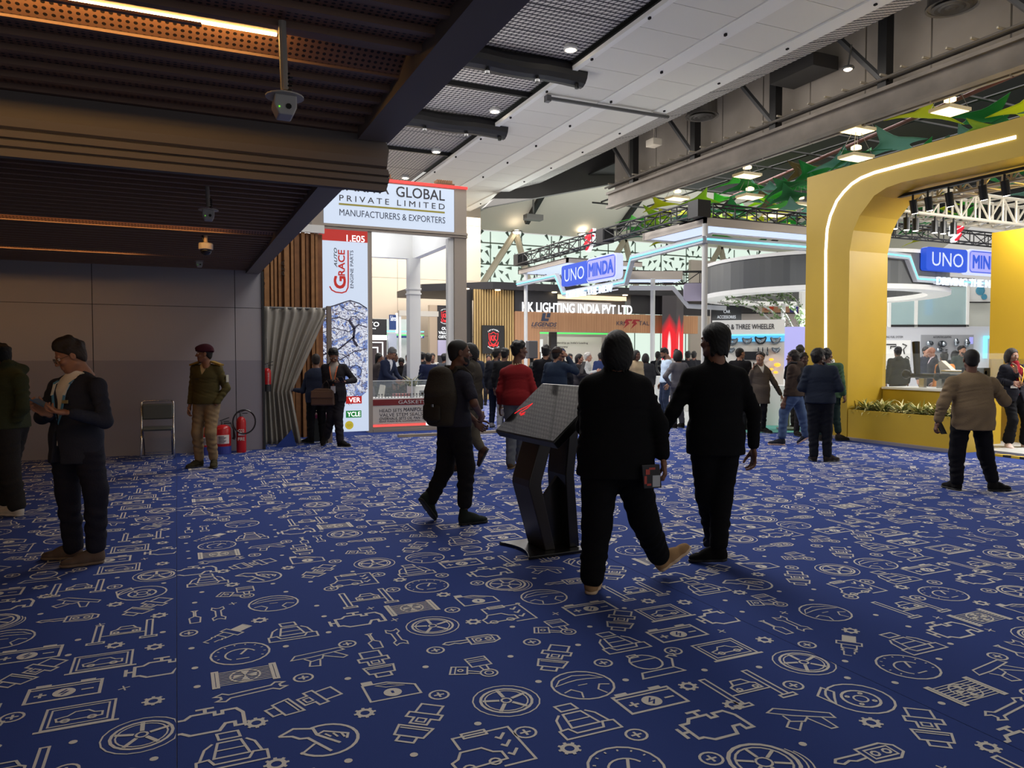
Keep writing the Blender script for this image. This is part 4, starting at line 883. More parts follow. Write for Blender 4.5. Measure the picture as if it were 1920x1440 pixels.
# ---- floor of the stand
o = MB().box(10.35, 24, 12.95, 26, -.004, .02).build('stand_platform', mat('platform_white', (206, 208, 206), .3)); o.name = 'floor'; o['kind'] = 'structure'
o = MB().add([(10.2, 11.95, .006), (11.9, 11.2, .006), (14.5, 12.95, .006), (10.9, 12.95, .006)], [(0, 1, 2, 3)]).build('teal_carpet', mat('carpet_teal', (88, 160, 148), .95)); mark(o, 'teal carpet patch in front of the white platform', 'carpet')
# ---- round drum with planter arches
DC = atD(1535, 670, 22.0); DR = 3.3
dr = thing('round_drum', (DC[0], DC[1], 0), 'large round dark grey drum with white rims hanging in the blue signed stand', 'drum')
def panels(nt, tc, sx, M, MIX, b_):
    an = M('ARCTAN2', sx.outputs[1], sx.outputs[0]); k_ = M('FLOOR', M('MULTIPLY', an, 5.0))
    f = M('FRACT', M('MULTIPLY', M('SINE', M('MULTIPLY', k_, 12.9898)), 43.5))
    return MIX(f, (66, 68, 70), (104, 106, 106))
mb = MB(); n = 64
for r0, r1, z0, z1, mi in ((DR, DR-.1, 3.38, 4.155, 0), (DR+.04, DR-.3, 4.16, 4.25, 1), (DR+.04, DR-.52, 3.25, 3.375, 1)):
    V = []; 
    for j in range(n):
        c_, s_ = math.cos(2*PI*j/n), math.sin(2*PI*j/n)
        V += [(r0*c_, r0*s_, z0), (r0*c_, r0*s_, z1), (r1*c_, r1*s_, z1), (r1*c_, r1*s_, z0)]
    F_ = []
    for j in range(n):
        a, b_ = 4*j, 4*((j+1) % n)
        for k_ in range(4): F_.append((a+k_, b_+k_, b_+(k_+1) % 4, a+(k_+1) % 4))
    if mi == 0: mb0 = MB().add(V, F_)
    else: mb.add(V, F_)
mb0.build('drum_band', node_mat('drum_panels', panels, .45), dr); mb.build('rim', M_white, dr)
VINES = (((1345, 567), (1390, 571), (1430, 588), (1455, 614), (1470, 640), (1477, 668), (1480, 700), (1481, 760)), ((1362, 560), (1405, 563), (1444, 581), (1468, 610), (1481, 645), (1487, 685), (1489, 760)), ((1392, 553), (1430, 558), (1464, 578), (1484, 610), (1493, 650), (1497, 690), (1498, 760)), ((1425, 548), (1462, 556), (1488, 578), (1500, 610), (1505, 650), (1506, 760)), ((1458, 545), (1482, 553), (1500, 574), (1508, 602), (1512, 640), (1513, 760)))
for i in range(5):
    dD = 19.6+.6*i; pv = [atD(*v, dD)-np.array([DC[0], DC[1], 0]) for v in VINES[i]]; P = []
    for k_ in range(len(pv)-1):
        p0_, p1_, p2_, p3_ = pv[max(k_-1, 0)], pv[k_], pv[k_+1], pv[min(k_+2, len(pv)-1)]
        for t_ in (0, .5): P.append(.5*(2*p1_+(p2_-p0_)*t_+(2*p0_-5*p1_+4*p2_-p3_)*t_**2+(3*p1_-p0_-3*p2_+p3_)*t_**3))
    P.append(pv[-1])
    vt = thing('vine_arch', (DC[0], DC[1], 0), ('first', 'second', 'third', 'fourth', 'fifth')[i]+' vine-wrapped white arch under the round drum, counted from the camera side', 'arch', 'vine arches under the round drum')
    mb = MB(); mb.tube(P, .024, 6); mb.build('arch_rib', mat('rib_grey', (170, 170, 166), .5), vt)
    mb = MB(); r = random.Random(30+i)
    for k_ in range(170):
        t_ = r.random()**1.0*(len(P)-4.01); j = int(t_); q_ = np.array(P[j])*(1-(t_-j))+np.array(P[j+1])*(t_-j)+np.array([r.uniform(-.06, .06) for _ in range(3)])
        a, b_ = np.array([r.uniform(-1, 1) for _ in range(3)]), np.array([r.uniform(-1, 1) for _ in range(3)]); a /= np.linalg.norm(a); b_ -= a*np.dot(a, b_); b_ /= np.linalg.norm(b_)+1e-6; s = r.uniform(.035, .062)
        mb.add([q_-a*s, q_+b_*s*.5, q_+a*s, q_-b_*s*.5], [(0, 1, 2, 3)], r.randrange(2))
    mb.build('ivy_leaves', [G1[0], mat('leaf_mid', (104, 130, 84), .6)], vt, recalc=False)
# ---- display wall with motorcycle lamps
A, B = atD(1335, 700, 18.2)*np.array([1, 1, 0]), atD(1470, 700, 17.7)*np.array([1, 1, 0])
du = (B-A)/np.linalg.norm(B-A); dn = np.cross(du, UZ); WL = np.linalg.norm(B-A)
dw = thing('display_wall', A, 'white display wall for two and three wheelers with a cyan light band', 'display wall')
def dbox(x0, x1, z0, z1, d0, d1): mb = MB(); mb.obox(du*(x0+x1)/2+dn*(d0+d1)/2+np.array([0, 0, (z0+z1)/2]), (du, dn, UZ), ((x1-x0)/2, abs(d1-d0)/2, (z1-z0)/2)); return mb
dbox(0, WL, 0, 2.42, -.25, 0).build('panel', mat('display_grey', (206, 204, 200), .5), dw)
dbox(0, WL, 2.08, 2.42, 0, .12).build('header', M_white, dw)
dbox(0, WL, 1.91, 2.07, 0, .05).build('light_band', mat('azure_light', (110, 200, 250), .4, emit=(96, 196, 252), estr=.9), dw); dbox(0, WL, 2.05, 2.075, .05, .13).build('light_line', M_cyan, dw)
dbox(-.02, .08, 0, 2.0, 0, .05).build('side_light', M_cyan, dw)
lettering('TWO & THREE WHEELER', du*.12+np.array([0, 0, 2.2])+dn*.125, du, UZ, 1.3, .12, M_ltr, dw, bold=.02)
pd = lambda px, py: (lambda r_: A+0*r_)(0)
def on_wall(px, py):
    r_ = ray(px, py); k_ = np.dot(A-_c, dn)/np.dot(r_, dn); return _c+r_*k_
M_lamp = mat('lamp_chrome', (170, 180, 190), .12, .9); M_lampd = mat('lamp_dark', (60, 64, 70), .25, .6); M_amber = mat('lamp_amber', (255, 170, 60), .4, emit=(255, 150, 40), estr=2.2)
names = ('first from the left in the upper row', 'second from the left in the upper row', 'third from the left in the upper row', 'fourth from the left in the upper row', 'at the left of the lower row', 'at the right of the lower row')
for i, (px, py, s, st) in enumerate(((1374, 641, .135, 0), (1401, 640, .13, 1), (1426, 639, .145, 2), (1454, 639, .13, 0), (1371, 657, .1, 1), (1455, 657, .105, 1))):
    q_ = on_wall(px, py); hl = thing('headlamp', q_, 'chrome motorcycle headlamp on the white display wall, '+names[i], 'headlamp', 'headlamps on the white display wall')
    P = [(-1, .55), (-.75, .8), (-.5, .55), (.5, .55), (.75, .8), (1, .55), (.8, -.1), (.35, -.6), (-.35, -.6), (-.8, -.1)]
    MB().prism([(a*s, b_*s) for a, b_ in P], dn*.0, du, UZ, dn, .07).build('housing', (M_lampd if st == 2 else mat('lamp_mid', (120, 130, 140), .2, .7)), hl, bevel=.02)
    mb = MB()
    for sx in (-1, 1):
        mb.prism([(sx*a*s, b_*s) for a, b_ in ((.1, .2), (.75, .45), (.6, 0), (.25, -.3), (.08, -.1))], dn*.07, du, UZ, dn, .03)
    mb.build('lens', M_lamp, hl); MB().sphere(dn*.08+np.array([0, 0, -.1*s]), s*.28, 10).build('bulb_dome', M_lamp, hl)
for i, px in enumerate((1422, 1430, 1439)):
    q_ = on_wall(px, 659); o = MB().lathe([(.01, -.1), (.028, -.08), (.02, -.02), (.012, .0), (.016, .05), (.01, .1)], n=8).build('small_switch', M_lampd, loc=q_+dn*.04); mark(o, 'small dark metal part below the headlamps on the display wall, '+ORDN[i]+' of three', 'spare part', 'small parts on the display wall')
for i, (px, py, s) in enumerate(((1446, 674, .07), (1457, 684, .1), (1446, 692, .06), (1454, 698, .07))):
    q_ = on_wall(px, py); hl = thing('indicator_lamp', q_, 'glowing amber indicator lamp on the display wall, '+('topmost of four', 'the largest and brightest', 'the third from the top', 'the lowest of four')[i], 'indicator lamp', 'amber indicators on the display wall')
    MB().bar(dn*.0, dn*.12, .014, 6).build('stalk', M_blackp, hl); MB().sphere(dn*.15, s*.6, 10, sc=(1.5, 1, .8)).build('lens', M_amber, hl)
q_ = on_wall(1409, 667); o = dbox(-.17, .17, -.1, .1, 0, .06).build('meter_screen', mat('meter_black', (30, 32, 38), .2), loc=q_); mark(o, 'black instrument screen on the white display wall', 'screen')
ct = MB().obox((0, 0, .45), (du, dn, UZ), (.75, .25, .45)).build('display_plinth', M_white, loc=(A+B)/2+dn*.9+du*.35); mark(ct, 'white plinth in front of the white display wall', 'plinth')
bl = thing('rope_barrier', atZ(1476, 806)*np.array([1, 1, 0]), 'grey barrier post on a round wooden base', 'barrier'); MB().lathe([(.22, .02), (.22, .05), (.05, .07), (.045, .95), (.0, .95)], n=16).build('post', mat('post_sage', (120, 130, 118), .5), bl)
lp = atD(1470, 650, 18.6); o = MB().prism([(0, 0), (.62, 0), (.62, 1.05), (0, 1.05)], (0, 0, 0), du, UZ, -dn, .06).prism([(.27, -1.22), (.35, -1.22), (.35, 0), (.27, 0)], (0, 0, 0), du, UZ, -dn, .05).build('lilac_screen', mat('lilac_screen_lit', (190, 186, 250), .4, emit=(190, 188, 252), estr=.75), loc=atD(1470, 692, 18.6)); mark(o, 'tall lilac lit screen between the display wall and the yellow arch', 'screen')
# backdrops behind the drum
cs = thing('accessory_screen', atD(1336, 604, 25), 'dark screen with white lettering, above the white display wall', 'screen')
mb = MB(); mb.obox(_r*.45+np.array([0, 0, .3]), (_r, np.cross(UZ, _r), UZ), (.5, .05, .36)); mb.build('panel', mat('screen_navy', (18, 24, 34), .3), cs)
MB().box(-.08, .08, -.06, .06, -float(cs.location.z), -.06).build('support_post', M_kb, cs).location = tuple(_r*.45)
nf = -np.cross(UZ, _r)
for i, (tx, zz, w_) in enumerate((('CAR', .3, .22), ('ACCESSORIES', .12, .62))): lettering(tx, _r*(.35 if i == 0 else .14)+np.array([0, 0, zz])+nf*.055, _r, UZ, w_, .1, mat('screen_white', (230, 234, 240), .4, emit=(226, 232, 240), estr=.8), cs, bold=.008)
gl = thing('balcony', atD(1385, 604, 25.5), 'dark balcony strip with orange posters behind the vine arches', 'balcony')
mb = MB(); mb.obox(_r*1.25+np.array([0, 0, .0]), (_r, np.cross(UZ, _r), UZ), (1.4, .06, .28)); mb.build('glass_front', mat('balcony_grey', (150, 140, 134), .3), gl)
for x_ in (.1, 2.4): MB().box(-.06, .06, -.06, .06, -float(gl.location.z), -.28).build('support_post', M_kb, gl).location = tuple(_r*x_)
mb = MB(); mb.obox(_r*1.25+np.array([0, 0, .3]), (_r, np.cross(UZ, _r), UZ), (1.4, .07, .02)); mb.build('rail', M_black, gl)
mb = MB(); mb.obox(_r*.5+nf*-.6+np.array([0, 0, .7]), (_r, np.cross(UZ, _r), UZ), (.28, .05, .45)); mb.build('dark_panel', M_kb, gl)
mb = MB(); mb.obox(_r*1.6+nf*-.5+np.array([0, 0, .72]), (_r, np.cross(UZ, _r), UZ), (.62, .05, .42)); mb.build('poster', mat('poster_tan', (186, 140, 108), .5), gl)
for i, (x, z, c_) in enumerate(((1.2, .6, (206, 74, 40)), (1.75, .75, (210, 80, 44)), (2.05, .5, (58, 60, 150)))):
    mb = MB(); mb.obox(_r*x+nf*-.44+np.array([0, 0, z]), (_r, np.cross(UZ, _r), UZ), (.14, .01, .14)); mb.build('poster_shape', mat('poster_col%d' % i, c_, .5), gl)
o = MB(); o.obox((0, 0, 2.0), (_r, np.cross(UZ, _r), UZ), (.12, .12, 2.0)); o = o.build('white_pillar', M_white, loc=atD(1507, 640, 23)*np.array([1, 1, 0])); mark(o, 'white pillar just left of the yellow arch, behind the vines', 'pillar')
GD = 26.5
# inner wall seen through the arch
A2 = atD(1650, 660, GD)*np.array([1, 1, 0]); u2 = _r; n2 = nf
iw = thing('gallery_wall', A2, 'pale two-storey wall with glazed balcony, seen through the yellow arch', 'wall')
def ibox(x0, x1, y0, y1, d0, d1, D=GD):
    """box given by pixel columns and rows at that distance"""
    s = D/FPX; X0, X1 = (x0-1650)*s, (x1-1650)*s; Z0, Z1 = HC+(670-y1)*s, HC+(670-y0)*s
    mb = MB(); mb.obox(u2*(X0+X1)/2+n2*(d0+d1)/2+np.array([0, 0, (Z0+Z1)/2]), (u2, n2, UZ), ((X1-X0)/2, abs(d1-d0)/2, (Z1-Z0)/2)); return mb
ibox(1640, 1930, 612, 765, -.2, 0).build('lower_wall', mat('gallery_grey', (196, 198, 206), .5), iw)
ibox(1640, 1930, 540, 612, -.5, -.4).build('upper_wall', mat('gallery_back', (206, 208, 200), .6), iw)
M_gl = mat('tinted_glass', (176, 204, 208), .06, spec=.8, alpha=.55)
ibox(1669, 1713, 555, 614, -.03, -.01).build('glass_pane', M_gl, iw); ibox(1719, 1811, 538, 612, -.03, -.01).build('glass_pane', M_gl, iw)
ibox(1760, 1808, 580, 610, -.3, -.2).build('grey_sofa', mat('sofa_grey', (150, 156, 152), .8), iw); ibox(1743, 1757, 540, 590, -.35, -.33).build('blue_light', mat('azure_glow', (110, 180, 250), .4, emit=(110, 184, 252), estr=.6), iw)
for a, e in ((1664, 1669), (1713, 1719), (1810, 1815)): ibox(a, e, 535, 614, -.06, .02).build('mullion', M_white, iw)
ibox(1669, 1815, 609, 613, -.02, .02).build('sill', M_black, iw)
ibox(1816, 1858, 530, 566, -.2, -.1).build('poster', mat('poster_pale', (222, 222, 220), .5), iw); ibox(1816, 1858, 566, 568, -.1, .0).build('poster_rail', M_black, iw)
mb = MB(); q_ = u2*(1838-1650)*GD/FPX+np.array([0, 0, HC+(670-545)*GD/FPX])-n2*.08
mb.lathe([(.16, 0), (.16, .02), (.1, .03)], c=q_, n=16, ax=(u2, np.array(UZ, float), n2)); mb.lathe([(.1, 0), (.1, .02)], c=q_+u2*.14-np.array([0, 0, .22]), n=14, ax=(u2, np.array(UZ, float), n2)); mb.build('teal_disc', mat('disc_teal', (70, 140, 170), .4), iw)
al = ibox(1726, 1824, 628, 700, -.05, .03); al.build('lighting_board', mat('board_grey', (150, 152, 158), .5), iw)
ibox(1816, 1823, 632, 645, .03, .04).build('small_screen', M_lilac, iw)
def itext(t_, x0, x1, y0, y1, m, b_=.015, d=.035):
    s = GD/FPX; lettering(t_, u2*(x0-1650)*s+np.array([0, 0, HC+(670-y1)*s])+n2*d, u2, UZ, (x1-x0)*s, (y1-y0)*s, m, iw, bold=b_)
itext('AUTOMOTIVE LIGHTING', 1748, 1782, 630, 634, M_ltr); itext('ING FUEL SYSTEM', 1661, 1692, 630, 634, M_ltr, d=.005)
ibox(1655, 1706, 638, 677, .0, .05).build('fuel_board', M_white, iw)
mb = MB()
for pts in (((1660, 646), (1678, 646), (1678, 650), (1668, 650), (1668, 654)), ((1690, 645), (1698, 648), (1692, 655), (1694, 664)), ((1695, 672), (1699, 668), (1703, 672))):
    s = GD/FPX; mb.tube([u2*(a-1650)*s+np.array([0, 0, HC+(670-b_)*s])+n2*.07 for a, b_ in pts], .02, 5)
mb.build('fuel_pipe', M_blackp, iw)
for i, (px, py, w_) in enumerate(((1738, 644, .17), (1761, 645, .2), (1787, 642, .15), (1807, 643, .16), (1756, 656, .15))):
    s = GD/FPX; q_ = A2+u2*(px-1650)*s+np.array([0, 0, HC+(670-py)*s])+n2*.19
    hl = thing('car_headlamp', q_, 'car headlamp on the grey lighting board, '+('far left of the row', 'dark one second from the left', 'tall pale one in the middle', 'tall pale one at the right', 'partly hidden one in the lower row')[i], 'headlamp', 'car headlamps on the grey lighting board')
    MB().sphere((0, 0, 0), w_, 12, sc=(1, .5, .6) if i < 2 or i == 4 else (.65, .5, 1.0)).build('housing', M_lampd if i == 1 else M_lamp, hl, smooth=True); MB().sphere(n2*w_*.45, w_*.4, 8).build('lens', M_lampd if i != 1 else M_lamp, hl, smooth=True)
mb = MB()
for r_ in range(3):
    for c_ in range(2):
        s = GD/FPX; mb.obox(u2*(1766+c_*7-1650)*s+np.array([0, 0, HC+(670-(656+r_*4))*s])+n2*.05, (u2, n2, UZ), (.035, .02, .012))
mb.build('small_parts', M_blackp, iw)
fr = thing('cyan_portal', A2+u2*(1847-1650)*GD/FPX, 'cyan lit square frame beside the right yellow post', 'light frame')
s = GD/FPX
for x0, x1, y0, y1 in ((1842, 1847, 630, 672), (1847, 1860, 630, 635)): mb = MB(); mb.obox(u2*((x0+x1)/2-1847)*s+np.array([0, 0, HC+(670-(y0+y1)/2)*s])+n2*.08, (u2, n2, UZ), ((x1-x0)/2*s, .05, (y1-y0)/2*s)); mb.build('frame_bar', M_cyan, fr)
# ================================================================== YELLOW ARCH
M_yel = mat('arch_yellow', (188, 154, 40), .5, bump=.04, bscale=30, var=.05, vscale=1.2)
AXX = 11.4
inner = [(10.12, 0), (10.12, 3.1)]+[tuple(atX(x, y, AXX)[1:]) for x, y in ((1593, 470), (1600, 432), (1612, 404), (1639, 367), (1662, 352), (1690, 342))]
yA, zA = inner[-1]
inner += [(6.0, 4.47), (3.3, 4.47), (2.9, 4.35), (2.55, 4.1), (2.4, 3.7), (2.4, 0)]
out = [(11.17, 0), (11.17, 5.07), (1.3, 5.07), (1.3, 0)]
poly = out[::-1]
ya = thing('yellow_arch', (AXX, 0, 0), 'large yellow portal arch with a white light line, at the right edge of the carpet', 'arch')
# the front and back faces are strips between the outer and inner outline
mb = MB(); ou = [(11.17, 0), (11.17, 3.1)]+[(11.17-.0*i, 3.6+.3*i) for i in range(5)]+[(11.17, 5.07)]+[(6.0, 5.07), (3.3, 5.07), (2.4, 5.07), (1.3, 5.07), (1.3, 3.7), (1.3, 0)]
ou[2:8] = [(11.17, 3.5), (11.17, 4.0), (11.17, 4.5), (11.17, 5.07), (10.4, 5.07), (9.6, 5.07)]
n = len(inner); assert len(ou) == n, (len(ou), n)
DP = 1.0
V = [(0, y, z) for y, z in ou]+[(0, y, z) for y, z in inner]+[(DP, y, z) for y, z in ou]+[(DP, y, z) for y, z in inner]
F_ = []
for i in range(n-1):
    F_ += [(i, i+1, n+i+1, n+i), (2*n+i, 3*n+i, 3*n+i+1, 2*n+i+1), (i, 2*n+i, 2*n+i+1, i+1), (n+i, n+i+1, 3*n+i+1, 3*n+i)]
F_ += [(0, n, 3*n, 2*n), (n-1, 3*n-1-n+n*1-0 if False else 3*n-1, 4*n-1, 2*n-1)]
F_[-1] = (n-1, 3*n-1, 4*n-1, 2*n-1)
mb.add(V, F_); mb.build('portal', M_yel, ya)
P = [atX(x, y, AXX-.005) for x, y in ((1548, 820), (1548, 640), (1548.5, 470), (1551, 430), (1557, 405), (1569, 377), (1582, 360), (1597, 345), (1614, 334), (1640, 323.5), (1716, 303), (1812, 279.5), (1905, 257))]
mb = MB(); mb.ribbon([np.array(p_)-np.array([AXX, 0, 0]) for p_ in P], .05, (-1, 0, 0), th=.02); mb.build('light_line', M_wled, ya, label='bright white light line')
# planter with counter between the posts
pl = thing('yellow_planter', (AXX, 9.0, 0), 'low yellow planter trough running between the arch posts', 'planter')
MB().box(.0, .06, -1.1, 1.1, 0, .56).box(.061, .7, -1.1, -1.04, 0, .56).box(.061, .7, -1.03, 1.1, .0, .39).build('trough', M_yel, pl); MB().box(.062, .7, -1.03, 1.09, .395, .47).build('soil', mat('soil', (60, 48, 36), .95), pl)
MB().box(-.10, -.004, -1.2, 2.2, -.0, .05).build('kerb_strip', mat('kerb_grey', (128, 122, 128), .5), pl)
for i, y in enumerate((9.92, 9.6, 9.2, 8.85, 8.5, 8.15)):
    leafy('spider_plant', (AXX+.3, y, .46), 150, .40, .20, G2, 'cream striped bushy plant in the yellow trough, '+('nearest the left arch post', 'second from the left arch post', 'third from the left arch post', 'fourth from the left arch post', 'fifth from the left arch post', 'sixth from the left arch post')[i], 'plant', seed=40+i, wid=.032, group='striped plants in the yellow trough')
yc = thing('yellow_counter', (12.3, 9.0, 0), 'yellow counter with white top behind the striped plants', 'counter')
MB().box(0, .75, -.68, 1.1, 0, .93).build('body', M_yel, yc); MB().box(-.03, .8, -.7, 1.1, .93, .97).build('top', M_white, yc)
MB().box(-.0, .01, -.7, 1.1, .97, 1.60).box(0, .75, -.7, -.69, .97, 1.6).build('glass_screen', M_glass, yc)
rk = thing('steering_rack', (12.62, 8.9, .97), 'black and chrome steering rack on stands on the white counter top', 'machine part')
MB().bar((0, .85, .22), (0, -.5, .22), .045, 10).build('rack_tube', M_blackp, rk); MB().bar((-.03, .2, .3), (-.03, -.6, .3), .035, 10).build('motor_tube', M_chrome, rk)
MB().sphere((0, .95, .24), .09, 10).sphere((0, .3, .2), .08, 10).build('joint_boot', M_blackp, rk, smooth=True); MB().bar((0, .72, .24), (.05, .8, .85), .055, 8, r2=.07).build('column', M_blackp, rk)
for y in (.6, .25, -.35): MB().box(-.04, .04, y-.05, y+.05, 0, .17).build('stand_block', M_chrome, rk)
MB().box(-.08, .08, -.6, -.2, .16, .38).build('control_box', M_blackp, rk)
bx = thing('white_console', (12.75, 9.4, .97), 'white angular console parts behind the steering rack', 'machine part'); MB().prism([(.2, .1), (.4, .1), (.52, .2), (.16, .5), (.1, .46)], (0, 0, 0), (0, -1, 0), UZ, (1, 0, 0), .12).box(.0, .25, -.75, -.3, 0, .2).prism([(.0, .0), (.2, .0), (.1, .34), (.04, .36)], (.15, 0, 0), (0, -1, 0), UZ, (1, 0, 0), .1).build('shell', M_ivory, bx)
rp = thing('yellow_post', (13.5, 7.6, 0), 'yellow inner post at the right edge, behind the woman in the red top', 'post')
MB().box(.0, .9, .0, 1.25, 0, 3.78).build('shaft', mat('post_yellow', (226, 184, 44), .5), rp)
MB().box(-.06, -.0, .3, 1.25, 0, 1.5).build('glass_edge', M_glass, rp)
o = MB().box(12.0, 18, 4.5, 8.6, .0, .03).build('stand_floor', mat('stand_floor_grey', (178, 178, 176), .4)); mark(o, 'pale grey raised floor inside the yellow arch', 'platform')
def haz(nt, tc, sx, M, MIX, b_): return MIX(M('GREATER_THAN', M('FRACT', M('ADD', M('MULTIPLY', sx.outputs[1], 4.0), M('MULTIPLY', sx.outputs[0], 4.0))), .5), (24, 24, 24), (214, 176, 40))
o = MB().box(11.55, 11.68, 4.6, 7.5, .0, .035).build('hazard_strip', node_mat('hazard_tape', haz, .6)); mark(o, 'black and yellow striped edge tape beside the grey raised floor', 'edge strip')
M_wt = mat('white_truss', (184, 178, 164), .4, .2)
truss('white_truss', (12.45, 10.25, 4.38), (19.5, 10.25, 4.38), .52, M_wt, 'white lattice truss crossing behind the yellow arch', r=.035, step=.45, deep=.5)
truss('white_truss', (12.55, 10.1, 4.42), (12.55, 4.0, 4.42), .5, M_wt, 'cream lattice truss running under the top of the yellow arch', r=.03, step=.45, deep=.45)
def spot(p, tilt, label, group):
    t = thing('spotlight', p, label, 'spotlight', group); d = np.array([tilt, 0, -1.]); d /= np.linalg.norm(d)
    MB().bar((0, 0, .1), (0, 0, -.02), .018, 6).build('bracket', M_black, t); MB().bar((0, 0, 0), d*.24, .062, 12).build('can', M_blackp, t); MB().bar(d*.241, d*.246, .05, 12).build('lens', mat('spot_lens', (255, 255, 250), emit=(255, 252, 240), estr=9), t)
for i, (px, py) in enumerate(((1712, 352), (1740, 349), (1779, 340), (1842, 325), (1884, 315))):
    p_ = atX(px, py, 12.0); spot((12.0, p_[1], 4.33), .25, 'black can spotlight under the arch beam, '+('leftmost of five', 'second of five from the left', 'third of five from the left', 'fourth of five from the left', 'rightmost of five')[i], 'spotlights under the arch beam')
MB_ = MB().box(11.95, 12.05, 5.0, 9.6, 4.42, 4.47).build('light_track', M_black); mark(MB_, 'black lighting track under the yellow arch beam', 'track')
for i, px in enumerate((1678, 1700, 1717, 1753, 1769, 1788)):
    p_ = atY(px, 412, 10.25); spot((p_[0], 10.25, 4.26), 0, 'black can spotlight hanging below the white truss, '+('first', 'second', 'third', 'fourth', 'fifth', 'sixth')[i]+' from the left post', 'spotlights below the white truss')
# ================================================================== THINGS UNDER THE HALL ROOF
r_ = random.Random(21)
SAILC = [('dark green', (54, 122, 72)), ('mid green', (62, 136, 80)), ('bright green', (84, 170, 74)), ('teal grey', (110, 150, 136)), ('lime yellow', (186, 192, 52)), ('olive brown', (112, 98, 72)), ('lime green', (146, 176, 60))]
def sail_mat(ci):
    n_ = 'sail_%d' % ci
    if n_ in MATS: return MATS[n_]
    m = mat(n_, SAILC[ci][1], .7, spec=.2); nt = m.node_tree; t = nt.nodes.new('ShaderNodeBsdfTranslucent'); t.inputs[0].default_value = lin(SAILC[ci][1])+(1,)
    mx = nt.nodes.new('ShaderNodeMixShader'); mx.inputs[0].default_value = .5; out = nt.nodes['Material Output']
    nt.links.new(nt.nodes['Principled BSDF'].outputs[0], mx.inputs[1]); nt.links.new(t.outputs[0], mx.inputs[2]); nt.links.new(mx.outputs[0], out.inputs[0]); return m
def sail(p, s, ci, rz, tx, ty, lab):
    n_ = 6; P = []; cs = [(1, 0), (0, 1), (-1, 0), (0, -1)]
    for i in range(4):
        a, b_ = np.array(cs[i]), np.array(cs[(i+1) % 4])
        for k in range(n_):
            t = k/n_; m_ = a*(1-t)+b_*t; pull = 1-.42*math.sin(PI*t); P.append(m_*pull)
    V = []; F_ = []; R_ = 4; N = len(P)
    for j in range(R_+1):
        f = j/R_
        for q_ in P:
            x, y = q_*f; V.append((x*s, y*s, s*.2*(x*x-y*y)))
    for j in range(R_):
        for i in range(N):
            a, b_ = j*N+i, j*N+(i+1) % N
            F_.append((a, b_, b_+N, a+N) if j else (a, b_+N, a+N) if False else (a, b_, b_+N, a+N))
    F_ = [f for f in F_ if f[0] >= N]+[tuple(range(N, 2*N))]
    mb = MB().add(V, F_); o = mb.build('fabric_sail', sail_mat(ci), smooth=True)
    sd = o.modifiers.new('thick', 'SOLIDIFY'); sd.thickness = .012
    o.location = p; o.rotation_euler = (tx, ty, rz)
    return mark(o, SAILC[ci][0]+' fabric sail, '+lab, 'fabric sail', 'fabric sails under the dark roof')
rows = []
y = 8.4; ri = 0
def proj(p):
    d_ = np.array(p, float)-_c; w_ = d_@_f; return 960+FPX*(d_@_r)/w_, 720-FPX*(d_@_u)/w_
while y < 25:
    x = 15.75+(ri % 2)*.5
    while x < 15.6+y*.62 and x < 27:
        qx, qy = proj((x, y, 6.6)); ln_ = 332-(qx-1512)*.262
        if (1180 < qx < 1512 and qy < 430) or (1512 <= qx < 1990 and -20 < qy < ln_+25) or (1660 < qx < 1920 and 330 < qy < 430 and ri % 3 == 0): rows.append((x, y, ri, len([q for q in rows if q[2] == ri])))
        x += 1.0
    y += .95; ri += 1
ordn = ['near the arch top', 'beside the grey roof truss', 'beyond the arch', 'above the black lattice truss', 'deep in the hall']
for x, y, ri, ci_ in rows:
    st_ = r_.choice([1, 2, 2, 3]); ci = r_.randrange(7); rz = r_.uniform(0, PI/2); x += r_.uniform(-.22, .22); y += r_.uniform(-.25, .25)
    z = 6.7+r_.uniform(-.4, .5)
    lab = ordn[1] if x < 16.4 else ordn[2] if y < 12.5 else ordn[3] if y < 18 else ordn[4]
    for k in range(st_):
        sail((x+.06*k, y, z-.3*k), .84-.14*k, ci if k == 0 else (ci+3*(k == 2)) % 7, rz+.2*k, r_.uniform(-.22, .22), r_.uniform(-.22, .22), ('alone' if st_ == 1 else ('top of its stack', 'lower of its stack' if st_ == 2 else 'middle of its stack', 'lowest of its stack')[k])+', '+ORDN[ri]+' row back, '+ORDN[ci_]+' from the grey truss')
# suspension grid and red pipe
mb = MB()
for i in range(11): mb.bar((14.6, 8+i*1.7, 7.45), (30, 8+i*1.7, 7.45), .035, 5)
for i in range(7): mb.bar((15+i*2.1, 7, 7.5), (15+i*2.1, 25, 7.5), .035, 5)
o = mb.build('ceiling_grid', mat('grid_dark', (26, 24, 24), .8)); mark(o, 'dark ceiling grid of thin bars above the fabric sails', 'ceiling grid')
o = MB().bar((15.2, 7, 7.36), (19.2, 25, 7.36), .05, 8).build('sprinkler_pipe', mat('pipe_red', (96, 40, 34), .6)); mark(o, 'rust red pipe running above the fabric sails', 'pipe')
o = MB().box(14.7, 40, 6, 26, 8.6, 8.65).build('ceiling', M_dark); o['kind'] = 'structure'
M_led = mat('panel_led', (255, 236, 190), .4, emit=(255, 226, 168), estr=2.6)
place = ('before the grey truss over the arch', 'above the arch corner, just below the first', 'highest one, near the right edge', 'above the black lattice truss', 'lower one above the canopy corner', 'leftmost of all, below the truss end', 'just left of the yellow arch top', 'between the arch and the canopy corner')
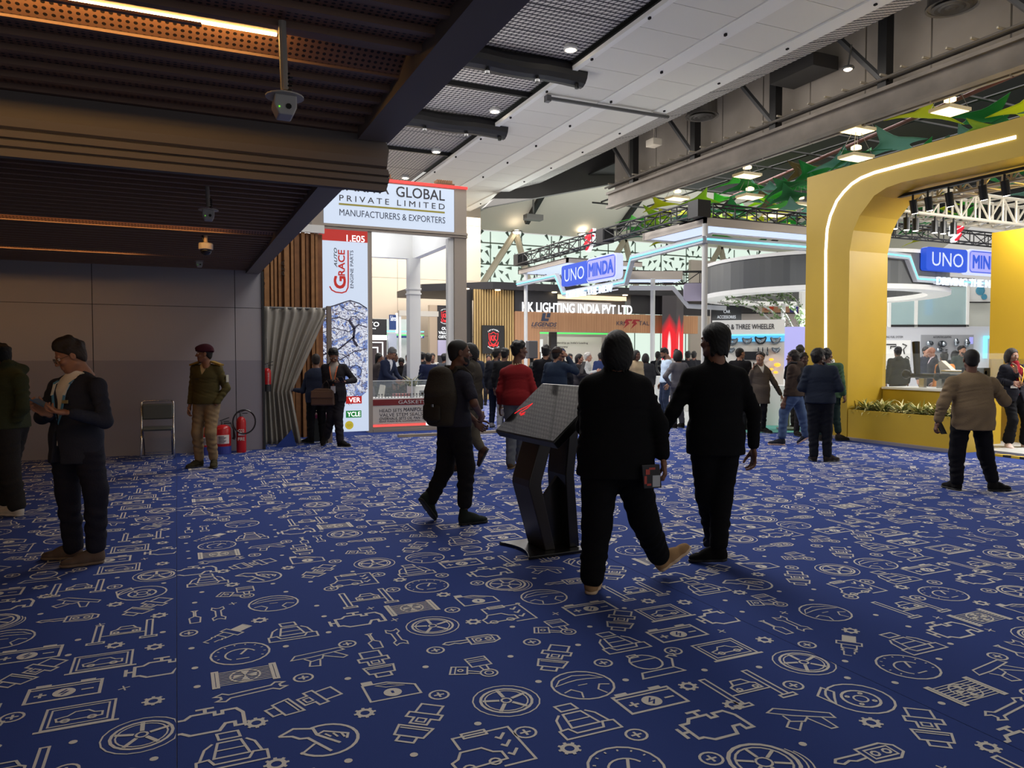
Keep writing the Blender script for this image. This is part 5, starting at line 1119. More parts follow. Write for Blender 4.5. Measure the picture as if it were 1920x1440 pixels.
for i, (px, py, z) in enumerate(((1608, 243, 6.62), (1605, 294, 6.3), (1781, 206, 6.75), (1401, 328, 6.6), (1406, 368, 6.3), (1270, 371, 6.5), (1500, 384, 6.2), (1452, 402, 6.2))):
    p_ = atZ(px, py, z)
    if p_[0] < 14.6: p_ = atX(px, py, 14.75+.1*i)
    t = thing('pendant_light', p_, 'square pendant panel light among the sails, '+place[i], 'pendant light', 'pendant panel lights among the sails')
    MB().box(-.34, .34, -.24, .24, -.04, .03).build('housing', mat('pendant_cream', (220, 206, 170), .5, emit=(255, 224, 160), estr=.25), t); MB().box(-.31, .31, -.21, .21, -.052, -.041).build('diffuser', M_led, t)
    mb = MB()
    for sx in (-.3, .3):
        for sy in (-.2, .2): mb.bar((sx, sy, .03), (sx*.3, sy*.3, .55), .008, 4)
    mb.build('suspension_wire', M_steel, t); MB().lathe([(.12, .18), (.12, .24), (.04, .28)], n=10).build('bulb_cup', M_led, t)
# downlights in the mesh ceiling and on the truss
where = ('by the nearer black rolled screen', 'by the farther black rolled screen', 'above the header sign, third from the front', 'just above the red edged header')
for i, (px, py) in enumerate(((1070, 92), (928, 208), (818, 284), (760, 333))):
    p_ = atZ(px, py, 8.13); t = thing('ceiling_downlight', p_, 'glowing downlight in the mesh ceiling, '+where[i], 'downlight', 'downlights in the mesh ceiling')
    MB().lathe([(.13, .07), (.16, .0), (.14, -.03), (.1, -.02)], n=16).build('housing', M_white, t); MB().lathe([(.1, -.035), (.1, -.025)], n=16).build('lens', mat('downlight_lens', (255, 240, 210), emit=(255, 236, 204), estr=14), t)
for i, (px, py, D_, wh) in enumerate(((1590, 125, 16.8, 'on the diagonal brace of the grey roof truss'), (1074, 328, 30, 'under the dark bulkhead beyond the white ceiling strip'), (969, 433, 36.2, 'at the foot of the first black track on the white soffit'), (1093, 437, 38.0, 'at the foot of the second black track on the white soffit'))):
    p_ = atD(px, py, D_); t = thing('flood_light', p_, 'small bright flood light '+wh, 'flood light'); k = .12*D_/17
    MB().lathe([(k, .0), (k*1.2, -.04), (k*.9, -.06)], n=12).build('housing', M_steel, t); MB().sphere((0, 0, -.05), k*.8, 10, sc=(1, 1, .5)).build('lens', MATS['downlight_lens'], t)
    if i == 0: MB().bar((0, 0, 0), (.1, 0, .5), .02, 6).build('hanger', M_steel, t)
# black wrapped rolls hanging below the mesh
for i, y in enumerate((15.2, 19.65)):
    t = thing('rolled_screen', (7.0, y, 7.98), 'black wrapped rolled screen under the mesh ceiling, '+('nearer of the two' if i == 0 else 'farther of the two'), 'rolled screen', 'black rolled screens')
    P = [(-3.4+.5*k, 0, .02*math.sin(k*1.7)) for k in range(11)]; MB().tube(P, .26, 14).build('roll', mat('black_wrap', (30, 29, 31), .45, bump=.3, bscale=6), t)
    
    for x in (-2.2, -.8, .4, 1.4): MB().bar((x, -.1, -.24), (x, -.1, -.34), .05, 8).build('strap_buckle', M_black, t); MB().box(-3.4, 1.6, .2, .4, .1, .24).build('mounting_rail', M_black, t)
for i, y in enumerate((17.25, 23.3)):
    o = MB().box(2.5, 8.45, y-.05, y+.05, 8.08, 8.2).build('mesh_ceiling_beam', M_black); mark(o, 'slim black beam across the mesh ceiling, '+('between the two rolled screens' if i == 0 else 'beyond the farther rolled screen'), 'beam')
o = MB().box(8.4, 12.0, 16.55, 16.62, 7.86, 7.93).box(8.35, 8.47, 16.5, 16.66, 7.8, 7.95).build('cable_conduit', mat('conduit_grey', (90, 90, 92), .5)); mark(o, 'grey cable conduit crossing the white ceiling strip', 'conduit')
# ducts on the services wall
for i, (px, py, z) in enumerate(((1785, 12, 8.3), (1316, 218, 8.3))):
    p_ = atX(px, py, 13.6); t = thing('round_air_diffuser', p_, 'round grey air diffuser, '+('at the top edge of the picture above the roof truss' if i == 0 else 'above the far half of the roof truss'), 'air diffuser', 'round air diffusers')
    MB().lathe([(.42, 1.2), (.42, .0), (.46, -.02), (.46, .02)], n=24).build('duct', mat('duct_grey', (96, 92, 88), .5, .4), t); MB().lathe([(.36, -.03), (.3, -.05), (.24, -.03), (.2, -.05), (.12, -.03), (.06, -.05), (0.01, -.04)], n=24).build('grille', mat('duct_dark', (46, 44, 43), .5), t)
p_ = atX(1500, 135, 13.9); o = MB().box(-.3, .5, -.7, .7, -.12, .2).build('air_duct', mat('duct_black', (40, 38, 38), .6), loc=p_); mark(o, 'dark rectangular air duct beside the white ceiling strip', 'duct')
p_ = atX(1226, 268, 13.7); t = thing('hanging_sensor', p_, 'cream box device hanging on a rod under the white ceiling strip edge', 'sensor'); MB().box(-.16, .16, -.2, .2, -.1, .1).build('box', M_ivory, t); MB().bar((0, 0, .1), (0, 0, 1.1), .02, 6).build('rod', M_ivory, t)
p_ = atD(1020, 340, 29); o = MB().prism([(-3.5, -1.2), (3.6, .1), (3.6, .9), (.5, 1.3), (-2, .2)], (0, 0, 0), tuple(_r), UZ, (0, 1, 0), .4).build('dark_bulkhead', mat('bulkhead_grey', (78, 76, 74), .8), loc=p_+_r*1.2+np.array([0, 0, .2])); o['kind'] = 'structure'  # dark bulkhead beyond the white ceiling strip, kept as structure
p_ = atD(1000, 408, 33); o = MB().box(-.4, .4, -.2, .2, -.12, .12).box(-.03, .03, -.03, .03, .12, max(.2, SOFF(float(p_[1]))-float(p_[2])-.06)).build('soffit_box', mat('box_grey', (104, 102, 98), .6), loc=p_); mark(o, 'small grey box hanging from the white soffit', 'box')
# flood lights on top of the header sign
for i, (x, w_) in enumerate(((3.95, .28), (5.25, .36))):
    o = thing('header_floodlight', (x, 15.25, 5.16), 'wooden slatted flood light fitting on the header, '+('left one by the shutter box' if i == 0 else 'right one'), 'flood light', 'flood lights on the header')
    mb = MB()
    for k in range(8): mb.box(-w_/2+k*w_/8, -w_/2+k*w_/8+w_/16, -.12, .1, .05, .12)
    mb.build('fins', mat('fin_brown', (128, 96, 62), .5), o); MB().box(-w_/2-.02, w_/2+.02, -.14, .12, .0, .05).build('tray', mat('tray_brown', (92, 70, 48), .5), o)
# ================================================================== FOYER THINGS
def sensor(x, y, py, s, label, group='ceiling sensors on poles'):
    p_ = atY(960, 700, 1); t = thing('pole_sensor', (x, y, 0), label, 'sensor', group); return t
for i, (px, pyb, Y_, lb) in enumerate(((534, 196, 3.35, 'grey wedge sensor on a ceiling pole beside the bright strip light'), (391, 401, 6.8, 'grey wedge sensor on a ceiling pole just beyond the shutter box'), (374, 494, 12.1, 'small grey wedge sensor on a short pole close to the back wall'))):
    p_ = atY(px, pyb, Y_); t = thing('pole_sensor', (p_[0], p_[1], p_[2]), lb, 'sensor', 'wedge sensors on ceiling poles'); h_ = 2.96-p_[2]
    MB().bar((0, 0, .06), (-.008, 0, h_), .017, 10).build('pole', mat('pole_grey', (150, 144, 136), .5), t)
    MB().prism([(-.045, .03), (.045, .03), (.045, -.02), (.03, -.055), (-.03, -.055), (-.05, -.01)], (0, -.045, 0), UX, UZ, (0, 1, 0), .1).build('body', mat('sensor_grey', (166, 164, 164), .45), t, bevel=.006)
    MB().lathe([(.08, .028), (.08, .034), (.03, .04)], n=18).build('disc_flange', mat('sensor_pale', (178, 172, 164), .5), t)
    P = [(.02+.012*math.cos(k*1.3), .012*math.sin(k*1.3), .05+.0035*k) for k in range(24)]; MB().tube(P, .004, 5).build('coiled_cable', M_blackp, t)
    MB().sphere((-.028, -.048, -.025), .004, 6).build('status_light', mat('green_status', (120, 230, 60), emit=(120, 230, 60), estr=1), t); MB().bar((.01, -.046, -.02), (.01, -.05, -.02), .012, 8).build('sensor_eye', M_blackp, t)
p_ = atY(386, 466, 9.45); t = thing('dome_camera', p_, 'white dome camera on a ceiling pole before the grey back wall', 'camera')
MB().bar((0, 0, .05), (0, 0, 2.96-p_[2]), .02, 10).build('pole', mat('pole_cream', (206, 180, 150), .5), t); MB().lathe([(.03, .07), (.075, .06), (.08, .05), (.08, -.01), (.07, -.015)], n=20).build('collar', M_ivory, t)
MB().lathe([(.066, -.012), (.062, -.04), (.045, -.065), (.02, -.078), (.001, -.08)], n=20).build('dome', mat('dome_dark', (22, 22, 26), .1), t, smooth=True); MB().bar((-.02, 0, .06), (-.04, .01, .17), .008, 6).build('cable', M_blackp, t)
# folding chair
p_ = atZ(297, 857); cx, cy = float(p_[0]), 12.5
t = thing('metal_chair', (cx, cy, 0), 'chrome framed folding chair with grey padded seat and back against the grey wall', 'chair'); wd = .225
def rounded(pts, r, n=4):
    out_ = []; P = [np.array(p_, float) for p_ in pts]
    for i, p_ in enumerate(P):
        if i in (0, len(P)-1): out_.append(p_); continue
        a, b_ = P[i-1]-p_, P[i+1]-p_; a = a/np.linalg.norm(a)*r; b_ = b_/np.linalg.norm(b_)*r
        for k in range(n+1): s = k/n; out_.append(p_+a*(1-s)**2+b_*s**2)
    return out_
MB().tube(rounded([(-wd, -.22, .02), (-wd+.005, .10, .5), (-wd, .24, .86), (wd, .24, .86), (wd-.005, .10, .5), (wd, -.22, .02)], .05), .0125, 8).build('front_frame', M_chrome, t, smooth=True)
MB().tube(rounded([(-wd+.03, .30, .02), (-wd+.03, -.14, .45), (wd-.03, -.14, .45), (wd-.03, .30, .02)], .04), .012, 8).build('rear_frame', M_chrome, t, smooth=True)
MB().bar((-wd, -.2, .06), (wd, -.2, .06), .01, 6).bar((-wd+.03, .27, .06), (wd-.03, .27, .06), .01, 6).build('cross_rod', M_chrome, t)
MB().box(-wd+.01, wd-.01, .135, .19, .58, .82).build('backrest', mat('pad_grey', (70, 74, 72), .5, bump=.1, bscale=40), t, bevel=.02); MB().box(-wd+.02, wd-.02, -.18, .2, .43, .475).build('seat', MATS['pad_grey'], t, bevel=.02)
# fire extinguishers
M_exr = mat('extinguisher_red', (176, 26, 30), .3); M_exb = mat('extinguisher_blue', (48, 60, 140), .4); M_lab = mat('extinguisher_label', (214, 206, 200), .5)
def extinguisher(p, r, h_, label, base=None, hose='short', name='fire_extinguisher', sticker=True):
    t = thing(name, p, label, 'fire extinguisher', 'fire extinguishers')
    b0 = .11 if base else 0
    MB().lathe([(r*.96, b0), (r, b0+.01), (r, h_*.84), (r*.93, h_*.9), (r*.7, h_*.96), (r*.3, h_)], n=24).build('cylinder', M_exr, t, smooth=True)
    if base: MB().lathe([(r*1.02, 0), (r*1.02, b0+.012), (r*.9, b0+.012)], n=24).build('base_band', base, t)
    MB().bar((0, 0, h_-.01), (0, 0, h_+.05), .022, 10).box(-.012, .012, -.02, .02, h_+.04, h_+.07).build('valve', M_steel, t)
    MB().obox((.03, 0, h_+.085), ((.94, 0, .34), (0, 1, 0), (-.34, 0, .94)), (.075, .012, .006)).obox((.04, 0, h_+.05), (UX, (0, 1, 0), UZ), (.06, .012, .006)).build('lever', M_blackp, t)
    if hose == 'short': MB().tube([(-.02, 0, h_+.03), (-.09, 0, h_+.03), (-r-.02, 0, h_-.06), (-r-.03, -.0, h_*.6), (-r-.025, 0, h_*.4)], .012, 7).build('hose', M_blackp, t)
    if hose == 'side': MB().tube([(.02, 0, h_+.02), (r, 0, h_+.02), (r+.04, 0, h_-.08), (r+.05, 0, h_*.55), (r+.03, 0, .22)], [.012, .012, .014, .022, .026], 7).build('hose', M_blackp, t)
    if hose == 'loop': MB().tube([(.04+.17*math.cos(a), -r-.02, h_-.08+.19*math.sin(a)) for a in np.linspace(.5, 2*PI+.9, 30)], .012, 7).build('hose', M_blackp, t)
    if sticker:
        mb = MB(); n_ = 8; a0, a1 = math.radians(225), math.radians(315); V = []
        for k in range(n_+1):
            a = a0+(a1-a0)*k/n_; V += [((r+.002)*math.cos(a), (r+.002)*math.sin(a), h_*.36), ((r+.002)*math.cos(a), (r+.002)*math.sin(a), h_*.66)]
        mb.add(V, [(2*k, 2*k+2, 2*k+3, 2*k+1) for k in range(n_)]); o_ = mb.build('label_sticker', M_lab, t)
        mb = MB()
        for k in range(7): mb.box(-r*.55, r*(.1+.4*((k*7) % 3)/3), -r-.006, -r*.8, h_*(.39+.036*k), h_*(.405+.036*k))
        mb.build('label_print', mat('print_grey', (90, 80, 92), .5), o_)
    return t
pA = atZ(388, 851); pB = atZ(418, 850); pC = atZ(452, 847)
extinguisher((pA[0], 12.72, 0), .11, .42, 'red extinguisher with blue base partly hidden behind the guard\'s legs', M_exb)
extinguisher((pB[0], 12.70, 0), .125, .46, 'red extinguisher with blue base and white label, right of the guard', M_exb, 'side')
e3 = extinguisher((pC[0], 12.72, 0), .075, .58, 'tall slim red extinguisher with a looped black hose by the wall seam', None, 'loop', sticker=False)
lettering('CO2', (-.05, -.078, .33), UX, UZ, .09, .05, M_lab, e3, bold=.02); lettering('FIRE', (-.055, -.078, .2), UX, UZ, .1, .05, M_lab, e3, bold=.02)
MB().box(-.05, .05, -.079, -.07, .28, .315).build('label_sticker', M_lab, e3)
pD = atY(501, 734, 13.32); ex = extinguisher((pD[0], 13.34, pD[2]), .068, .4, 'red extinguisher hung on the curtain edge by a rope', mat('base_black', (20, 20, 22), .4), 'none', sticker=False)
lettering('EXTINGUISHER', (.03, -.069, .12), (0, 0, 1), (-1, 0, 0), .2, .022, M_lab, ex); MB().bar((0, 0, .45), (0, 0, .9), .004, 5).build('rope', M_black, ex)
# curtain with pleats, drawn aside
cu = thing('grey_curtain', (1.85, 13.5, 0), 'pleated grey curtain hung in the doorway and pulled aside at mid height', 'curtain')
mb = MB(); nx, nz = 90, 26; zt, X0, X1 = 2.38, -.52, .58
def drape(u, z):
    f = max(0, (2.25-z)/1.3) if z > .95 else 1.0
    xr = X1-(X1+.02)*min(1, f)**.9 if z > .95 else -.02+.16*((.95-z)/.95)
    x = X0+(xr-X0)*u; k = .03+.03*(1-z/zt)
    y = k*math.sin(u*46)+.02*math.sin(u*17+z*1.4)+.03*math.sin(z*3+u*5)*u
    return x, y-.03*u*(z < 1.2)
V = [(*drape(i/nx, zt*j/nz+.02), zt*j/nz+.02) for j in range(nz+1) for i in range(nx+1)]
mb.add(V, [(j*(nx+1)+i, j*(nx+1)+i+1, (j+1)*(nx+1)+i+1, (j+1)*(nx+1)+i) for j in range(nz) for i in range(nx)])
o = mb.build('drape', mat('curtain_grey', (150, 144, 134), .85, bump=.1, bscale=120), cu, smooth=True); sd = o.modifiers.new('t', 'SOLIDIFY'); sd.thickness = .004
mb = MB(); P = [(X1-(X1+.03)*s**.9, -.03, 2.28-1.33*s) for s in np.linspace(0, 1, 16)]; mb.tube(P, [.02+.02*math.sin(PI*k/15) for k in range(16)], 8); mb.build('gathered_edge', MATS['curtain_grey'], cu, smooth=True)
MB().bar((X0-.03, 0, 2.39), (X1+.05, 0, 2.39), .018, 8).build('curtain_rod', M_steel, cu); MB().box(X1+.02, X1+.1, -.03, .05, 0, 2.44).build('door_post', mat('post_taupe', (128, 116, 108), .6), cu)
# timber back of the stand above the curtain
mb = MB(); rr = random.Random(5)
tw = thing('timber_stack_wall', (1.9, 14.6, 0), 'rough timber boarding standing behind the grey curtain, below the slate fascia', 'timber wall')
MB().box(-.75, .7, .12, .16, 0, 3.9).build('backing_board', mat('board_brown', (120, 78, 46), .7, var=.2, vscale=6), tw)
x = -.72
while x < .6:
    w_ = rr.choice([.045, .06, .09]); d_ = rr.uniform(0, .08); MB().box(x, x+w_, d_, .12, 0 if rr.random() < .7 else rr.uniform(.5, 2.4), 3.9).build('batten', mat('batten%d' % rr.randrange(3), rr.choice([(168, 120, 74), (132, 88, 52), (150, 104, 62)]), .7, var=.15, vscale=9), tw); x += w_+rr.uniform(.02, .06)
for i, (x, z, tx) in enumerate(((-.38, 2.75, 'VSV'), (-.02, 3.05, 'AFA'), (-.58, 2.5, 'VSV'))): lettering(tx, (x, -.012, z), (0, 0, 1), (-1, 0, 0), .3, .07, mat('stamp_black', (40, 28, 20), .8), tw, bold=.01)
MB().box(-.75, .72, -.02, .05, 3.9, 4.05).build('cap_rail', mat('cap_white', (226, 224, 220), .5), tw)
# bin and carpet offcut
bn = thing('waste_bin', (2.36, 14.0, 0), 'dark waste bin with magenta rim and pale bag, behind the raised curtain', 'bin')
MB().prism([(-.14, 0), (.14, 0), (.17, .42), (-.17, .42)], (0, -.15, 0), UX, UZ, (0, 1, 0), .3).build('body', mat('bin_dark', (44, 48, 48), .6), bn); MB().box(-.18, .18, -.17, .17, .42, .48).build('rim', mat('bin_magenta', (128, 30, 84), .5), bn); MB().sphere((0, 0, .5), .15, 12, sc=(1.1, 1, .55)).build('bag', mat('bag_cream', (196, 186, 170), .6), bn, smooth=True)
cf = MB().prism([(0, 0), (.34, 0), (.36, .0), (.28, .3), (.22, .22)], (0, 0, 0), UX, UZ, (0, 1, 0), .03).build('carpet_offcut', MATS['carpet_blue'], loc=(1.5, 13.15, .0)); mark(cf, 'blue carpet offcut propped at the foot of the curtain', 'carpet offcut')
# ================================================================== TOUCH SCREEN KIOSK
e1h = _r*.44-np.array([_f[0], _f[1], 0])/math.cos(PITCH)*.898; e2h = np.array([-e1h[1], e1h[0], 0])
if np.dot(e2h, _r) < 0: e2h = -e2h
pL, pF, pR = atZ(939, 1021), atZ(988, 1051), atZ(1096, 1034)
bc = (pL+pF)/2; bc = bc+e2h*.265; bc[2] = 0
kz = thing('touch_kiosk', bc, 'black touch screen kiosk with tilted screen on a bent stand, beside the walker in black', 'kiosk')
arc = [(-.265, -.26+.065*math.sin(PI*i/8)*0, ) for i in range(2)]
base = [(-.265+.075*math.sin(PI*i/10), -.26+.52*i/10) for i in range(11)]+[(.265-.06*math.sin(PI*i/10), .26-.52*i/10) for i in range(11)]
MB().prism(base, (0, 0, 0), e2h, e1h, UZ, .025).build('base_plate', mat('kiosk_black', (26, 24, 24), .25), kz, bevel=.004)
prof_f = [(-.09, .93), (-.2, .58), (-.205, .53), (-.06, .022), (.03, .022), (-.095, .53), (-.09, .57), (.02, .93)]
MB().prism(prof_f, e1h*-.15, e2h, UZ, e1h, .30).build('front_leg', mat('kiosk_brown', (40, 34, 32), .35), kz, bevel=.008)
prof_r = [(.17, 1.1), (.12, .6), (.16, .022), (.25, .022), (.2, .6), (.26, 1.12)]
MB().prism(prof_r, e1h*-.15, e2h, UZ, e1h, .30).build('rear_leg', MATS['kiosk_black'], kz, bevel=.008)
MB().prism([(-.06, .02), (.2, .02), (.14, .6), (-.02, .4)], e1h*-.02, e2h, UZ, e1h, .04).build('inner_web', MATS['kiosk_black'], kz)
rc_ = lambda r__, d_, z: _c*np.array([1, 1, 0])+_r*r__+np.array([_f[0], _f[1], 0])/math.cos(PITCH)*d_+np.array([0, 0, z])
SL, SB, ST = rc_(-.134, 5.88, .95), rc_(.28, 5.04, .95), rc_(-.134+.894*.43, 5.88+.44*.43, 1.32)
ex_, ey_ = SB-SL, ST-SL; nx_ = np.cross(ex_, ey_); nx_ /= np.linalg.norm(nx_); nx_ = nx_ if nx_[2] > 0 else -nx_
w1, h1 = np.linalg.norm(ex_), np.linalg.norm(ey_); eu, ev = ex_/w1, ey_/h1
mb = MB(); mb.obox((SL+SB)/2+ey_/2-nx_*.03-bc, (eu, ev, nx_), (w1/2, h1/2, .03)); mb.build('screen_casing', M_blackp, kz, bevel=.006)
mb = MB(); mb.obox((SL+SB)/2+ey_/2+nx_*.002-bc, (eu, ev, nx_), (w1/2-.012, h1/2-.012, .003)); mb.build('screen_glass', mat('screen_black_glass', (14, 14, 15), .07, spec=.9, coat=1.0), kz)
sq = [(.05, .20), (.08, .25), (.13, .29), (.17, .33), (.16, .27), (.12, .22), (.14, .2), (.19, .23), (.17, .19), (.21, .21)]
MB().tube([SL-bc+eu*a*1.0+ev*b_+nx_*.007 for a, b_ in sq], .0018, 5).build('red_line', mat('line_red', (255, 50, 50), emit=(255, 44, 48), estr=1.2), kz, label='thin red glowing line')  # thin emissive red line laid over the screen glass
mb = MB(); mb.obox((SL+SB)/2+ey_*.45-nx_*.09-bc, (eu, ev, nx_), (.2, .16, .04)); mb.build('mount_bracket', MATS['kiosk_black'], kz)
# white table with devices, far in the gap between the two walkers
tb = thing('white_table', atZ(1250, 772)*np.array([1, 1, 0]), 'white slanted-leg table between the two walkers in black, carrying machine parts', 'table')
MB().box(-.8, .9, -.5, .5, .92, 1.0).build('top', M_white, tb); MB().prism([(.45, 0), (.65, 0), (.9, .92), (.7, .92)], (0, -.5, 0), UX, UZ, (0, 1, 0), 1.0).build('slanted_leg', M_white, tb); MB().prism([(-.65, 0), (-.45, 0), (-.6, .92), (-.8, .92)], (0, -.5, 0), UX, UZ, (0, 1, 0), 1.0).build('slanted_leg', M_white, tb)
lettering('SYSTEMS', (-.3, -.505, .93), UX, UZ, .5, .06, M_ltr, tb, bold=.02)
tp = np.array(tb.location)
wh = thing('black_wheel', tp+np.array([-.1, 0, 1.29]), 'black steering wheel standing on the white table', 'steering wheel'); MB().tube([(.26*math.cos(a), 0, .26*math.sin(a)) for a in np.linspace(0, 2*PI, 25)[:-1]], .03, 8, closed=True).build('rim', M_blackp, wh); MB().bar((0, 0, 0), (0, .06, 0), .1, 12).bar((-.25, 0, 0), (.25, 0, 0), .02, 6).build('hub', M_blackp, wh)
o = MB().lathe([(.08, 0), (.08, .28), (.06, .3)], n=14).build('glass_cylinder', mat('pale_glass', (210, 220, 220), .1, alpha=.5), loc=tp+np.array([.35, 0, 1.0])); mark(o, 'clear cylinder standing on the white table', 'cylinder')
o = MB().box(-3.0, 2.2, -.05, .05, .0, .05).build('floor_trim', mat('floor_wood', (150, 136, 116), .6), loc=atZ(1010, 808)*np.array([1, 1, 0])); mark(o, 'thin timber strip lying across the carpet beyond the kiosk', 'floor strip')
# ================================================================== PEOPLE: smooth bodies grown from limb lines
class Field:
    def __init__(s, lo, hi, h):
        s.lo = np.array(lo, float); s.h = h; n = np.ceil((np.array(hi)-s.lo)/h).astype(int)+2
        s.ax = [s.lo[i]+h*np.arange(n[i]) for i in range(3)]; s.d = np.full(n, .5, np.float32)
    def _sl(s, lo, hi, k):
        m = k+3*s.h; sl = []
        for i in range(3):
            a = max(0, int((lo[i]-m-s.lo[i])/s.h)); b = min(s.d.shape[i], int((hi[i]+m-s.lo[i])/s.h)+2)
            if b <= a: return None, None
            sl.append(slice(a, b))
        sl = tuple(sl)
        return sl, np.meshgrid(*[s.ax[i][sl[i]].astype(np.float32) for i in range(3)], indexing='ij')
    def _mix(s, sl, d, k, sub=False):
        D = s.d[sl]
        if sub: d = -d; h = np.maximum(k-np.abs(D-d), 0)/max(k, 1e-6); s.d[sl] = np.maximum(D, d)+h*h*k/4
        else: h = np.maximum(k-np.abs(D-d), 0)/max(k, 1e-6); s.d[sl] = np.minimum(D, d)-h*h*k/4
    def cone(s, a, b, ra, rb, k=.02, sub=False, wr=0, wn=4, ph=0):
        a, b = np.array(a, float), np.array(b, float); r = max(ra, rb)+abs(wr)
        sl, P = s._sl(np.minimum(a, b)-r, np.maximum(a, b)+r, k)
        if sl is None: return s
        ab = b-a; L2 = max(float(ab@ab), 1e-9); q = [P[i]-a[i] for i in range(3)]
        t = np.clip((q[0]*ab[0]+q[1]*ab[1]+q[2]*ab[2])/L2, 0, 1)
        d = np.sqrt(sum((q[i]-t*ab[i])**2 for i in range(3)))-(ra+(rb-ra)*t)
        if wr: d -= wr*np.sin(2*PI*wn*t+ph+34*q[0]-27*q[1])*np.sin(23*q[0]+31*q[1]+4*t+ph)*np.sin(PI*np.clip(t*1.1, 0, 1))*1.3
        s._mix(sl, d.astype(np.float32), k, sub); return s
    def slab(s, a, b, wa, wb, u, k=.03, sub=False, wr=0, wn=5, ph=0):
        """cone with an elliptical section: wa, wb = (half width along u, half depth)"""
        a, b, u = (np.array(v, float) for v in (a, b, u)); ab = b-a; L2 = max(float(ab@ab), 1e-9); w = ab/math.sqrt(L2)
        u = u-w*(u@w); u /= np.linalg.norm(u); v = np.cross(w, u); r = max(*wa, *wb)+abs(wr)
        sl, P = s._sl(np.minimum(a, b)-r, np.maximum(a, b)+r, k)
        if sl is None: return s
        q = [P[i]-a[i] for i in range(3)]; t = np.clip((q[0]*ab[0]+q[1]*ab[1]+q[2]*ab[2])/L2, 0, 1); c = [q[i]-t*ab[i] for i in range(3)]
        x = sum(c[i]*u[i] for i in range(3)); y = sum(c[i]*v[i] for i in range(3)); z = sum(c[i]*w[i] for i in range(3))
        W = wa[0]+(wb[0]-wa[0])*t; Dp = wa[1]+(wb[1]-wa[1])*t; m = np.minimum(W, Dp)
        d = (np.sqrt((x/W)**2+(y/Dp)**2+(z/m)**2)-1)*m
        if wr: d -= wr*np.sin(2*PI*wn*t+ph+26*x+12*y)*np.sin(17*x-21*y+5*t+ph)*np.sin(PI*np.clip(t, 0, 1))*1.3
        s._mix(sl, d.astype(np.float32), k, sub); return s
    def ell(s, c, r, R=None, k=.02, sub=False):
        c = np.array(c, float); r = np.array(r, float); m_ = float(r.max()); sl, P = s._sl(c-m_, c+m_, k)
        if sl is None: return s
        q = [P[i]-c[i] for i in range(3)]
        if R is not None: q = [sum(R[j][i]*q[i] for i in range(3)) for j in range(3)]
        n = np.sqrt(sum((q[i]/r[i])**2 for i in range(3))); g = np.sqrt(sum((q[i]/r[i]**2)**2 for i in range(3)))+1e-6
        s._mix(sl, (n*(n-1)/g).astype(np.float32), k, sub); return s
    def cut(s, p, n, k=.0):
        """remove everything on the side the normal points to"""
        p, n = np.array(p, float), np.array(n, float); n /= np.linalg.norm(n)
        d = (s.ax[0]-p[0])[:, None, None]*n[0]+(s.ax[1]-p[1])[None, :, None]*n[1]+(s.ax[2]-p[2])[None, None, :]*n[2]
        if k: h = np.maximum(k-np.abs(s.d-d), 0)/k; s.d = np.maximum(s.d, d)+h*h*k/4
        else: s.d = np.maximum(s.d, d)
        s.d = s.d.astype(np.float32); return s
    def carve(s, fn):
        P = np.meshgrid(*[a.astype(np.float32) for a in s.ax], indexing='ij'); s.d = np.maximum(s.d, -fn(*P)).astype(np.float32); return s
    def mesh(s):
        """surface nets"""
        d = s.d; ins = d < 0; n = d.shape
        acc = np.zeros((n[0]-1, n[1]-1, n[2]-1, 3), np.float32); cnt = np.zeros((n[0]-1, n[1]-1, n[2]-1), np.float32)
        def sub(o): return tuple(slice(o[i], n[i]-1+o[i]) for i in range(3))
        cor = [(i, j, k) for i in (0, 1) for j in (0, 1) for k in (0, 1)]
        for a in cor:
            for ax in range(3):
                if a[ax]: continue
                b = list(a); b[ax] = 1; b = tuple(b); A, B = d[sub(a)], d[sub(b)]; m = (A < 0) != (B < 0)
                t = np.where(m, A/np.where(m, A-B, 1), 0)
                for c in range(3): acc[..., c] += np.where(m, a[c]+(t if c == ax else 0), 0)
                cnt += m
        act = cnt > 0; idx = np.full(act.shape, -1, np.int64); ii = np.argwhere(act); idx[act] = np.arange(len(ii))
        V = s.lo+s.h*(ii+acc[act]/cnt[act][:, None]); F = []
        for ax in range(3):
            o1, o2 = [k for k in range(3) if k != ax]
            sl_a = [slice(1, n[i]-1) for i in range(3)]; sl_a[ax] = slice(0, n[ax]-1); sl_b = list(sl_a); sl_b[ax] = slice(1, n[ax])
            A, B = ins[tuple(sl_a)], ins[tuple(sl_b)]; m = np.argwhere(A != B)
            if not len(m): continue
            base = m.copy(); base[:, o1] += 1; base[:, o2] += 1
            flip = A[tuple(m.T)]
            def g(d1, d2): q = base.copy(); q[:, o1] -= d1; q[:, o2] -= d2; return idx[tuple(q.T)]
            Q = np.stack([g(1, 1), g(0, 1), g(0, 0), g(1, 0)], 1); Q[~flip] = Q[~flip][:, ::-1]
            if ax == 1: Q = Q[:, ::-1]
            F.append(Q)
        return V, (np.concatenate(F) if F else np.zeros((0, 4), int))
